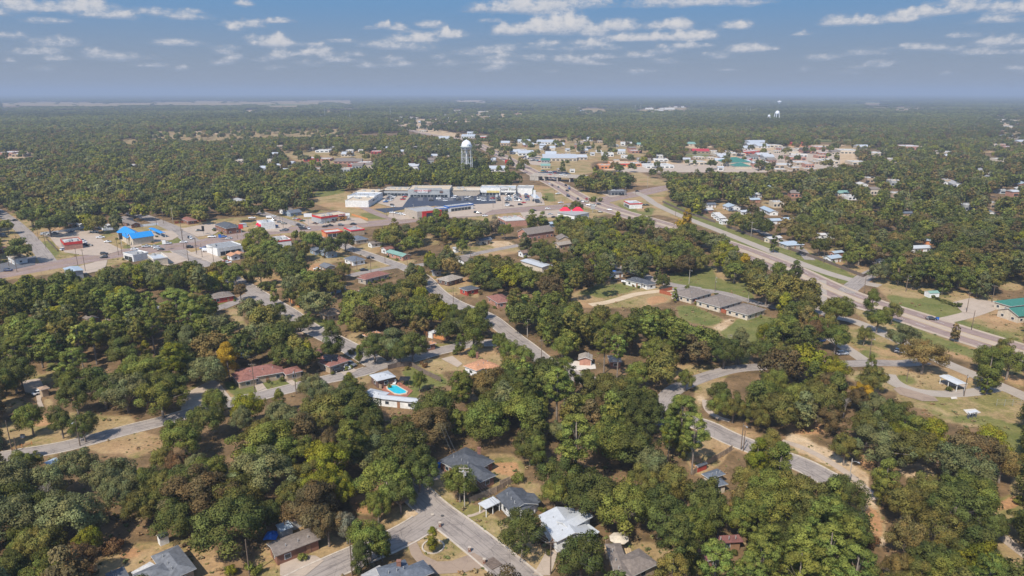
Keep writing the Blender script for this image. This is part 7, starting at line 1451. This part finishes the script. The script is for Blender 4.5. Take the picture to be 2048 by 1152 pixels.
# ---------------------------------------------------------------- trees: surveyed by crown centre (px, py), crown radius px, colour
PLANT = []
def T(s):
    for it in s.split(';'):
        it = it.strip()
        if not it: continue
        k, x, y, r, c = it.replace(' ', '').split(','); PLANT.append((k, float(x), float(y), float(r), c))
T("""o,919,960,38,G;o,805,900,62,D;o,770,958,52,G;o,838,938,42,D;o,742,905,45,B;o,755,1008,28,G;o,800,985,36,D;o,652,925,52,Y;o,612,955,40,O;o,586,990,34,O;o,655,1045,42,M;o,692,1050,28,W;
o,738,1075,42,G;t,722,1118,22,D;t,762,1085,22,G;t,865,1078,14,Y;o,1045,1062,48,D;o,1164,1112,52,D;p,1152,872,46,L;t,1343,862,22,Y;t,1368,885,20,G;o,1188,985,60,D;o,1250,1010,60,G;o,1320,1020,58,D;o,1380,1050,44,G;o,1120,945,46,D;o,1060,890,36,D;t,1075,905,20,L;
o,1110,985,30,G;s,1036,955,16,G;s,1085,1018,10,G;o,1410,1000,52,D;o,1350,960,40,O;p,1432,1128,46,L;p,1527,1116,40,L;p,1660,1100,50,L;p,1715,1135,46,L;p,1500,1150,40,L;p,1600,1140,44,G;p,1345,1150,40,O;o,1380,1125,36,O;o,1290,960,34,O;
o,1480,1030,44,G;o,1540,1010,58,G;o,1600,990,55,O;o,1640,1030,55,D;o,1700,1050,48,D;t,1540,905,30,O;t,1560,935,34,G;o,1500,960,42,O;o,1690,985,40,D;t,1515,915,26,Y;
o,1816,1075,44,T;o,1794,1138,34,T;s,1740,1082,20,R;o,1765,888,50,B;o,1692,893,30,O;o,1985,882,38,Y;o,2006,925,34,T;o,1928,930,58,B;o,1808,1000,50,O;t,1772,962,30,G;o,1862,980,40,O;o,1915,1005,52,D;o,1950,1090,60,D;o,1880,1060,50,O;o,1860,1120,46,D;o,1990,1050,30,D;o,1900,1145,46,G;o,1830,1150,40,O;p,1980,1150,36,L;o,2046,1045,26,D;s,2040,1000,14,G;
p,72,664,26,L;p,112,668,22,O;p,146,724,30,L;p,155,672,20,L;p,182,660,24,L;p,351,602,36,L;p,380,624,26,L;p,294,604,20,L;p,260,612,20,L;p,300,640,26,G;t,235,660,20,Y;t,291,702,12,Y;t,455,722,24,S;s,430,688,16,S;o,14,632,26,T;t,378,690,26,B;o,355,710,40,D;o,240,700,36,D;o,300,770,26,D;o,320,790,46,G;o,430,800,28,G;o,205,770,50,D;o,150,790,36,D;o,250,780,46,B;o,20,690,34,D;o,25,745,40,D;o,40,650,30,G;p,30,700,24,G;
o,495,815,34,Y;o,50,925,34,G;o,60,835,30,G;o,120,840,30,D;o,165,850,26,D;t,120,760,14,D;b,50,1010,30,W;b,95,988,30,W;b,135,1005,34,W;o,175,1080,26,Y;s,225,1092,24,R;o,160,1120,34,R;o,354,928,26,R;s,462,1140,16,Y;s,508,1135,20,G;s,190,1060,12,G;
t,664,680,26,D;o,748,690,31,D;o,784,681,38,B;o,824,690,33,D;o,800,700,26,D;o,930,634,20,D;o,905,620,14,D;o,955,648,17,G;o,965,618,16,G;t,718,708,10,G;s,704,702,10,O;t,946,660,28,G;o,905,640,24,D;o,998,681,17,G;t,920,688,12,G;s,945,707,12,L;s,910,704,8,D;s,949,742,10,D;o,838,760,15,G;s,848,728,10,R;s,815,736,6,O;t,700,772,16,Y;o,650,790,34,B;o,620,770,26,B;o,690,800,34,B;t,558,802,14,G;o,600,850,40,B;o,560,830,34,B;o,520,870,40,O;
o,480,580,15,M;s,498,556,13,M;s,528,572,14,D;s,545,568,12,D;o,580,590,18,D;o,560,618,12,D;t,548,590,10,G;o,620,560,30,G;o,610,600,22,D;o,640,560,30,D;o,670,570,24,O;o,600,650,20,D;o,615,640,14,G;
p,1237,690,20,L;p,1210,680,22,G;o,1125,692,26,G;o,1100,640,20,D;t,1140,650,26,G;o,1372,757,17,G;p,1365,822,34,L;p,1390,860,30,L;p,1340,850,22,L;o,1440,785,22,D;o,1468,812,27,O;o,1450,700,34,D;t,1480,690,22,B;b,1465,675,16,W;o,1310,700,30,G;o,1345,690,26,G;o,1300,656,34,G;o,1180,654,32,G;o,1240,654,32,G;
p,1115,765,34,L;p,1130,740,26,G;o,1030,760,34,D;o,1045,715,26,L;o,1020,700,22,G;o,1170,760,24,D;o,1250,775,26,D;p,1050,740,20,L;o,1290,800,30,G;
c,1548,489,11,D;t,1374,436,12,S;o,1362,448,11,S;o,1153,412,13,D;o,1133,418,9,O;s,1188,398,8,G;s,1182,399,6,O;s,1200,399,6,O;s,1090,396,7,G;s,1294,420,6,G;
o,14,450,15,G;o,36,497,32,D;o,98,448,28,D;o,62,430,26,D;t,85,432,14,L;o,590,470,9,G;o,607,471,9,G;o,516,470,22,G;o,500,490,20,Y;o,540,495,26,G;o,560,520,30,D;o,500,530,20,O;o,520,545,24,D;o,470,545,22,G;o,580,540,30,D;o,625,480,22,L;o,660,490,22,D;o,690,480,22,D;o,600,500,20,O;t,790,455,12,O;o,780,465,26,O;o,760,470,18,O;
o,918,455,24,G;t,890,445,14,G;o,850,445,15,G;t,873,445,18,G;o,925,490,14,G;o,940,455,16,D;o,1010,460,16,G;t,990,450,12,W;t,1065,440,14,G;t,1085,440,11,G;o,1125,445,22,G;o,1165,445,20,G;o,1150,450,18,D;
c,1316,553,11,D;o,1334,565,6,D;o,1325,560,13,D;s,1375,575,7,G;c,1350,592,8,G;s,1433,588,5,D;
o,1675,616,34,G;t,1745,605,17,G;o,1757,636,26,G;o,1786,622,20,O;o,1730,669,15,O;o,1808,672,32,B;o,1850,706,42,T;t,1912,664,10,M;o,1978,715,28,G;t,1980,738,28,G;o,2020,722,34,G;o,2008,695,22,O;c,1974,770,14,G;o,1749,757,26,O;t,1743,730,12,G;o,1665,738,32,Y;o,1674,672,34,G;o,1607,668,26,T;o,1628,660,22,R;o,1570,650,30,G;o,1536,668,26,Y;o,1572,712,30,O;o,1525,700,26,D;o,1727,788,24,S;b,1690,810,22,W;o,1550,760,30,G;o,1590,790,40,G;o,1530,790,36,G;o,1640,800,44,O;o,1780,830,34,D;o,1830,860,40,G;o,1870,865,34,Y;o,1740,850,40,O;
o,1535,575,38,O;o,1580,575,40,O;o,1615,580,30,O;o,1560,540,20,G;t,1590,545,16,D;o,1470,540,24,G;t,1490,530,14,S;o,1515,545,18,D;
s,1840,582,5,D;s,1846,585,5,D;s,1853,588,5,D;s,1860,590,5,D;s,1867,593,5,D;s,1874,596,5,D;s,1881,599,5,D;s,1888,602,5,D;s,1895,605,5,D;s,1902,607,5,D;s,1909,609,6,D;s,1918,609,8,D;
o,1720,505,26,G;o,1750,500,22,G;o,1700,515,18,G;o,1640,490,20,D;o,1780,530,22,D;t,1800,540,18,G;t,1830,545,20,D;o,1860,545,24,D;t,1890,555,20,G;o,1920,550,24,G;t,1960,560,20,G;o,2000,540,24,D;t,1990,555,14,O;o,1845,595,1,D""")
PALS = [  # region polygon px, tints, kinds
 ([(0, 560), (420, 560), (420, 760), (0, 780)], 'DDDGGLLOBY', 'ooooopp'),
 ([(0, 780), (560, 780), (560, 1152), (0, 1152)], 'DDDGGOOBBM', 'ooooooo'),
 ([(1300, 1060), (1760, 1060), (1760, 1152), (1300, 1152)], 'LLGGD', 'ppo'),
 ([(1420, 560), (2048, 560), (2048, 1152), (1700, 1152)], 'DDGGGOOOBBYTM', 'ooooot'),
 ([(1400, 330), (2048, 330), (2048, 560), (1500, 560)], 'DDDDGGGBBOOOTM', 'oooooop'),
 ([(560, 780), (1420, 780), (1420, 1152), (560, 1152)], 'DDDGGGOOBLYM', 'oooooopt'),
 ([(1000, 560), (1500, 560), (1500, 780), (1000, 780)], 'DDGGGOOLM', 'oooootp'),
 ([(1060, 440), (1560, 440), (1560, 560), (1060, 560)], 'DDGGOOYBM', 'ooooto'),
 ([(700, 330), (1120, 330), (1120, 372), (700, 372)], 'DDGGGLY', 'oopt')]
def pal_at(px, py):
    for poly, tn, kd in PALS:
        ins = False; n = len(poly)
        for i in range(n):
            x1, y1 = poly[i]; x2, y2 = poly[(i + 1) % n]
            if (y1 > py) != (y2 > py) and px < (x2 - x1) * (py - y1) / (y2 - y1) + x1: ins = not ins
        if ins: return tn, kd
    return 'DDDDDGGGGOOOBBMYT' , 'ooooooot'
# foundation shrubs along house fronts
RB = random.Random(31)
for cen, u, n, L, Wd in FOOT:
    if cen.y > 620 or L > 40 or L < 7: continue
    nn_ = n if n.y < 0 else -n
    for s_ in (-.38, .1, .4) if cen.y < 420 else (-.3, .3):
        if RB.random() < .45: continue
        v = cen + u * (s_ * L + RB.uniform(-1, 1)) + nn_ * (Wd / 2 + 1.0 + RB.uniform(0, .8)); q = proj(v.x, v.y, .9); PLANT.append(('s', q[0], q[1], RB.uniform(.9, 1.5) / q[2] * F, RB.choice('DDGGLM')))
TREES = []   # x, y, code, radius, vscale, tint, px, py, depth
for k, x, y, r, c in PLANT:
    if r < 2: continue
    X, Y, rad, vs, dep = place_from_px(k, x, y, r); TREES.append((X, Y, k, rad, vs, c, x, y, dep, True))
cells = {}
def cell(x, y): return (int(x // 12), int(y // 12))
for t in TREES: cells.setdefault(cell(t[0], t[1]), []).append(t)
def infoot(x, y, pad):
    for cen, u, n, L, Wd in FOOTN:
        dx, dy = x - cen.x, y - cen.y
        if abs(dx) > 90 or abs(dy) > 90: continue
        if abs(dx * u.x + dy * u.y) < L / 2 + pad and abs(dx * n.x + dy * n.y) < Wd / 2 + pad: return True
    return False
FOOTN = FOOT
# coverage rasters: OPEN must stay open, trees may only lightly overlap it
def overlap(px, py, rx, ry):
    s = 0; n = 0
    for (a, b) in ((0, 0), (.8, 0), (-.8, 0), (0, .85), (0, -.85), (.55, .6), (-.55, .6), (.55, -.6), (-.55, -.6), (.4, 0), (-.4, 0), (0, .4)):
        i, j = int((py + b * ry) / 2), int((px + a * rx) / 2)
        if 0 <= i < RH and 0 <= j < RW: n += 1; s += OPENMASK[i, j]
    return s / n if n else -1
RT = random.Random(2024); NEAR, FARL = [], []
cand = []
y = 78.0
while y < 1500:
    sp = 5.2 if y < 420 else 7.4; x = -(y * .86 + 60)
    while x < y * .86 + 60: cand.append((x + RT.uniform(-.45, .45) * sp, y + RT.uniform(-.45, .45) * sp)); x += sp
    y += sp
RT.shuffle(cand)
for (x, y) in cand:
    px0, py0, dep0 = proj(x, y, 7)
    tn, kd = pal_at(px0, py0); code = RT.choice(kd); c = RT.choice(tn)
    rad = (3.4 + 5.2 * RT.random() ** .8) if code == 'o' else (RT.uniform(3.4, 4.8) if code != 'b' else 4.5)
    if RT.random() < .08: rad *= .6
    z, vs = zfun(code, rad); px, py, dep = proj(x, y, z); rx = rad * F / dep; ry = rx * (.82 if code == 'o' else 1.3)
    if -60 < px < 2110 and py < 1230:
        ov = overlap(px, py, rx, ry)
        if ov > (.13 if py > 780 else .09) and not (py < 345 and RT.random() < .035): continue
        if ov < 0 and (py < 1152 and 0 < px < 2048): continue
    else:
        if RT.random() < .25: continue
    gp_ = math.sin(x * .071 + 1.3 * math.sin(y * .043)) + math.sin(y * .083 + 1.1 * math.sin(x * .037)) + .5 * math.sin(x * .19 + y * .13)
    if gp_ > (1.0 if py < 800 else 1.3) and py > 300: continue
    md = (rad * (.98 if py > 780 else 1.14) if code == 'o' else 4.6); ok = True; cx, cy = cell(x, y)
    for i in (-1, 0, 1):
        for j in (-1, 0, 1):
            for q in cells.get((cx + i, cy + j), ()):
                if (q[0] - x) ** 2 + (q[1] - y) ** 2 < (md * .5 + q[3] * .5) ** 2: ok = False; break
            if not ok: break
        if not ok: break
    if not ok or infoot(x, y, 1.0) or (y < 700 and in_road(x, y, 1.2)): continue
    t = (x, y, code, rad, vs, c, px, py, dep, False); TREES.append(t); cells.setdefault((cx, cy), []).append(t)
# 300 that show largest stand as things of their own; the rest are one wood
def inframe(t): return -20 < t[6] < 2068 and t[7] < 1180
def showsize(t): return t[3] / t[8] * (1.6 if t[9] else 1.0)
vis = sorted([t for t in TREES if inframe(t)], key=showsize, reverse=True)
surveyed = [t for t in vis if t[9]]; rest = [t for t in vis if not t[9]]
IND = surveyed + rest[:max(0, 370 - len(surveyed))]
ids = set(id(t) for t in IND); WOOD = [t for t in TREES if id(t) not in ids]
def variant(key, lod):
    n = sum(1 for k in CROWNS if k[0] == key and k[2] == lod); return n
RV = random.Random(9)
def crown_size_word(r): return 'broad' if r > 6.6 else ('small' if r < 3.6 else 'medium')
NOUN = {'o': 'oak', 'p': 'tall pine', 't': 'upright tree', 'c': 'cedar', 's': 'bush', 'b': 'bare tree'}
CAT = {'o': 'tree', 'p': 'pine', 't': 'tree', 'c': 'cedar', 's': 'bush', 'b': 'bare tree'}
TREEOBJ = []
for t in IND:
    x, y, code, rad, vs, c, px, py, dep, _ = t; key, r0, h0, c0, nm = KIND[code]
    lod = 0 if dep < 330 else (1 if dep < 620 or code in 'b' else 2)
    if code == 'b': lod = min(lod, 1)
    v = RV.randrange(variant(key, lod)); root = thing(nm, (x, y, 0), RV.uniform(0, 6.28)); s = rad / r0
    cr = inst('crown' if code != 'b' else 'limbs', CROWNS[(key, v, lod)], root); root.scale = (s, s * RV.uniform(.92, 1.08), vs)
    j = RV.uniform(.86, 1.16); tt = TINT[c]; cr['leaf_tint'] = (tt[0] * j * RV.uniform(.93, 1.07), tt[1] * j, tt[2] * j)
    if TRUNKS[(key, v, lod)]: inst('trunk', TRUNKS[(key, v, lod)], root)
    g = {'o': 'oaks among the houses', 'p': 'pines standing in the woods', 't': 'upright trees', 'c': 'cedars', 's': 'garden bushes', 'b': 'leafless trees'}[code]
    tag(root, None, CAT[code], g); TREEOBJ.append((root, t, cr))
    look = (crown_size_word(rad) + ' ' + TWORD[c]) if code != 'b' else 'pale leafless'
    if code == 'b': AUTO.append((root, 'pale leafless', 'tree', g))
    elif code == 's': AUTO.append((root, TWORD[c], 'bush', g))
    else: AUTO.append((root, look, NOUN[code], g))
# the rest of the wood: instanced crowns, one object
pos, rot, scl, tin, idx = [], [], [], [], []
SRC = []  # source crown objects, low detail, from trees that exist as things
def add_src(key, lods):
    for lod in lods:
        for v in range(variant(key, lod)): SRC.append((key, v, lod))
for key, lods in (('oak', (0, 1, 2)), ('pine', (0, 1, 2)), ('poplar', (1, 2)), ('cedar', (2,)), ('bush', (2,))): add_src(key, lods)
def src_index(key, lod):
    if key in ('poplar',): lod = max(1, lod)
    if key in ('cedar', 'bush'): lod = 2
    if key == 'bare': key = 'poplar'; lod = max(1, lod)
    c = [i for i, s in enumerate(SRC) if s[0] == key and s[2] == lod]; return RV.choice(c)
for t in WOOD:
    x, y, code, rad, vs, c, px, py, dep, _ = t; key, r0 = KIND[code][:2]; lod = 0 if dep < 240 else (1 if dep < 520 else 2)
    s = rad / r0; pos.append((x, y, 0)); rot.append(RV.uniform(0, 6.28)); scl.append((s, s, vs)); j = RV.uniform(.78, 1.18); tt = TINT[c]; tin.append((tt[0] * j, tt[1] * j, tt[2] * j)); idx.append(src_index(key, lod))
# far canopy: wider crowns as the distance grows
y = 1500.0
while y < 24500:
    k = max(1.0, (y / 1500) ** .85); sp = 10.5 * k; hwid = y * .84 + 100; n = int(2 * hwid / sp)
    for i in range(n):
        x = -hwid + i * sp + RT.uniform(-.5, .5) * sp; yy = y + RT.uniform(-.5, .5) * sp; px, py, dep = proj(x, yy, 8)
        lowp = proj(x, yy, 0)[:2]; hip = proj(x, yy, 13 + k)[:2]
        if any(0 <= a_ < 2048 and 0 <= b_ < 1152 and OPENMASK[int(b_ / 2), int(a_ / 2)] for a_, b_ in (lowp, hip)) and RT.random() < (.84 if py > 222 else .995): continue
        if infoot(x, yy, 2): continue
        # woods and clearings of the plain
        cl = math.sin(x * .0011 + 1.7) + math.sin(yy * .0016 + x * .0004) + .8 * math.sin(x * .0031 - yy * .0023)
        if cl > 2.05 and RT.random() < .9: continue
        s = sp / 10.5 * 1.0 * RT.uniform(.85, 1.25); pos.append((x, yy, 0)); rot.append(RT.uniform(0, 6.28)); scl.append((s, s, RT.uniform(.9, 1.3) * (1 + .12 * (k - 1)))); c = RT.choice('DDDDGGGGOOBBMT' if py > 250 else 'DDDGGGBO'); j = RT.uniform(.75, 1.15) * (1 + .28 * math.sin(x * .0035 + 2 * math.sin(yy * .0019)) * math.sin(yy * .0041 + 1.5 * math.sin(x * .0023))); tt = TINT[c]; tin.append((tt[0] * j, tt[1] * j, tt[2] * j)); idx.append(src_index('oak', 2))
    y += sp * .95
# outskirts to both sides, thinner
for _ in range(9000):
    yy = 60 + 4000 * RT.random() ** 1.5; x = RT.choice((-1, 1)) * (yy * .86 + 60 + RT.random() * (yy * 1.0 + 250))
    c = RT.choice('DDDGGOOB'); tt = TINT[c]; pos.append((x, yy, 0)); rot.append(RT.uniform(0, 6.28)); q = RT.uniform(.8, 1.25) * (1 + yy / 4000); scl.append((q, q, 1)); tin.append(tt); idx.append(src_index('oak', 2))
print('individual trees', len(IND), 'wood instances', len(pos))
def build_wood(name, label, cat, pos, rot, scl, tin, idx):
    me = bpy.data.meshes.new(name); me.from_pydata(pos, [], [])
    def attr(nm, ty, data, f): a = me.attributes.new(nm, ty, 'POINT'); a.data.foreach_set(f, np.array(data, dtype=np.float32 if ty != 'INT' else np.int32).reshape(-1))
    attr('rz', 'FLOAT', rot, 'value'); attr('sc', 'FLOAT_VECTOR', scl, 'vector'); attr('leaf_tint', 'FLOAT_VECTOR', tin, 'vector'); attr('vi', 'INT', idx, 'value')
    ob = bpy.data.objects.new(name, me); C.objects.link(ob); ob['kind'] = 'stuff'; ob['label'] = label; ob['category'] = cat
    ng = bpy.data.node_groups.new('plant_wood', 'GeometryNodeTree'); ng.interface.new_socket('Geometry', in_out='INPUT', socket_type='NodeSocketGeometry'); ng.interface.new_socket('Geometry', in_out='OUTPUT', socket_type='NodeSocketGeometry')
    gi = ng.nodes.new('NodeGroupInput'); go = ng.nodes.new('NodeGroupOutput'); L = ng.links.new
    g2i = ng.nodes.new('GeometryNodeGeometryToInstance'); have = {}
    for root, t, cr in TREEOBJ: have.setdefault(cr.data.name, cr)
    infos = []
    for s in SRC:
        me_ = CROWNS[s]; cr = have.get(me_.name)
        if cr is None:   # none of the individual trees uses this crown: swap it into one far tree
            for root, t, c_ in reversed(TREEOBJ):
                if KIND[t[2]][0] == s[0] and c_.data.name in have and have[c_.data.name] is not c_: c_.data = me_; cr = c_; have[me_.name] = c_; break
        infos.append(cr)
    fallback = next(c for c in infos if c is not None)
    for cr in reversed(infos):
        oi = ng.nodes.new('GeometryNodeObjectInfo'); oi.inputs['Object'].default_value = cr or fallback; oi.transform_space = 'ORIGINAL'; oi.inputs['As Instance'].default_value = False; L(oi.outputs['Geometry'], g2i.inputs[0])
    iop = ng.nodes.new('GeometryNodeInstanceOnPoints'); iop.inputs['Pick Instance'].default_value = True
    def named(nm, ty): n = ng.nodes.new('GeometryNodeInputNamedAttribute'); n.data_type = ty; n.inputs['Name'].default_value = nm; return n.outputs['Attribute']
    cx = ng.nodes.new('ShaderNodeCombineXYZ'); L(named('rz', 'FLOAT'), cx.inputs[2]); e2r = ng.nodes.new('FunctionNodeEulerToRotation'); L(cx.outputs[0], e2r.inputs[0])
    L(gi.outputs[0], iop.inputs['Points']); L(g2i.outputs[0], iop.inputs['Instance']); L(named('vi', 'INT'), iop.inputs['Instance Index']); L(e2r.outputs[0], iop.inputs['Rotation']); L(named('sc', 'FLOAT_VECTOR'), iop.inputs['Scale']); L(iop.outputs[0], go.inputs[0])
    md = ob.modifiers.new('plant', 'NODES'); md.node_group = ng
build_wood('woodland', 'continuous woodland of green and olive crowns filling the town and plain', 'woodland', pos, rot, scl, tin, idx)
# weeds, leaf litter heaps and saplings on open ground
pos, rot, scl, tin, idx = [], [], [], [], []
while len(pos) < 9000:
    yy = 85 + 420 * RT.random() ** 1.3; x = RT.uniform(-.8, .8) * yy
    if in_road(x, yy, .4) or infoot(x, yy, -.2): continue
    if any(inpoly(np.array([x]), np.array([yy]), g_)[0] for g_ in PAVEP if abs(g_[0][0] - x) < 60 and abs(g_[0][1] - yy) < 60): continue
    w_ = math.sin(x * .09 + 2 * math.sin(yy * .06)) * math.sin(yy * .11 + 1.4 * math.sin(x * .05))
    if w_ < RT.uniform(-.5, .6): continue
    s = RT.choice((.08, .11, .14, .16, .2, .34)); pos.append((x, yy, 0)); rot.append(RT.uniform(0, 6.28)); scl.append((s * 1.3, s * 1.3, s * RT.uniform(.5, .9))); tin.append(RT.choice(((.42, .31, .16), (.33, .29, .11), (.24, .25, .08), (.45, .29, .15), (.18, .19, .07), (.36,.27,.14)))); idx.append(src_index('bush', 2))
build_wood('undergrowth', 'scattered weeds, tufts and small saplings on the open ground', 'undergrowth', pos, rot, scl, tin, idx)
# ---------------------------------------------------------------- labels for the many: look, noun, and where it stands from a nearby landmark
def scr(o):
    x, y, z = o.location; return proj(x, y, z)[:2]
LP = [(ph, scr(o), o) for ph, o in LAND]
ORD = ['', 'second ', 'third ', 'fourth ', 'fifth ', 'sixth ', 'seventh ', 'eighth ', 'ninth ', 'tenth ', 'eleventh ', 'twelfth ', 'thirteenth ', 'fourteenth ', 'fifteenth ', 'sixteenth ', 'seventeenth ', 'eighteenth ', 'nineteenth ', 'twentieth ']
def direction(dx, dy):
    a = math.degrees(math.atan2(-dy * 1.5, dx)) % 360
    return ['right of', 'behind-right of', 'behind', 'behind-left of', 'left of', 'front-left of', 'in front of', 'front-right of'][int((a + 22.5) // 45) % 8]
groups = {}
for o, look, noun, grp in AUTO:
    x, y = scr(o); best = sorted((math.hypot((x - lx), (y - ly) * 1.3), ph, lx, ly) for ph, (lx, ly), lo in LP if lo is not o)[0]
    d, ph, lx, ly = best; dr = direction(x - lx, y - ly); groups.setdefault((look, noun, dr, ph), []).append((d, o))
used = {}
for (look, noun, dr, ph), lst in groups.items():
    lst.sort(key=lambda q: q[0])
    for i, (d, o) in enumerate(lst):
        far_ = 'nearest' if i == 0 else (ORD[i] + 'nearest' if i < len(ORD) else 'outlying')
        if len(lst) == 1: lab = f'{look} {noun} {dr} {ph}'
        else: lab = f'{look} {noun}, {far_} one {dr} {ph}'
        if len(lab.split()) > 16: lab = lab.replace(' one ', ' ').replace(' walled', '')
        o['label'] = lab
# ---------------------------------------------------------------- air
hz = MB(); hz.box(-40000, 40000, -3000, 40000, -1.5, 190); ho = mesh_obj('haze', hz.v, hz.f, None); ho['kind'] = 'stuff'
hm = bpy.data.materials.new('haze'); hm.use_nodes = True; t = hm.node_tree; t.nodes.clear(); pv = t.nodes.new('ShaderNodeVolumePrincipled'); om = t.nodes.new('ShaderNodeOutputMaterial'); t.links.new(pv.outputs[0], om.inputs['Volume'])
pv.inputs['Color'].default_value = (.54, .64, .80, 1); pv.inputs['Density'].default_value = .000145; pv.inputs['Anisotropy'].default_value = 0.0
ho.data.materials.append(hm)
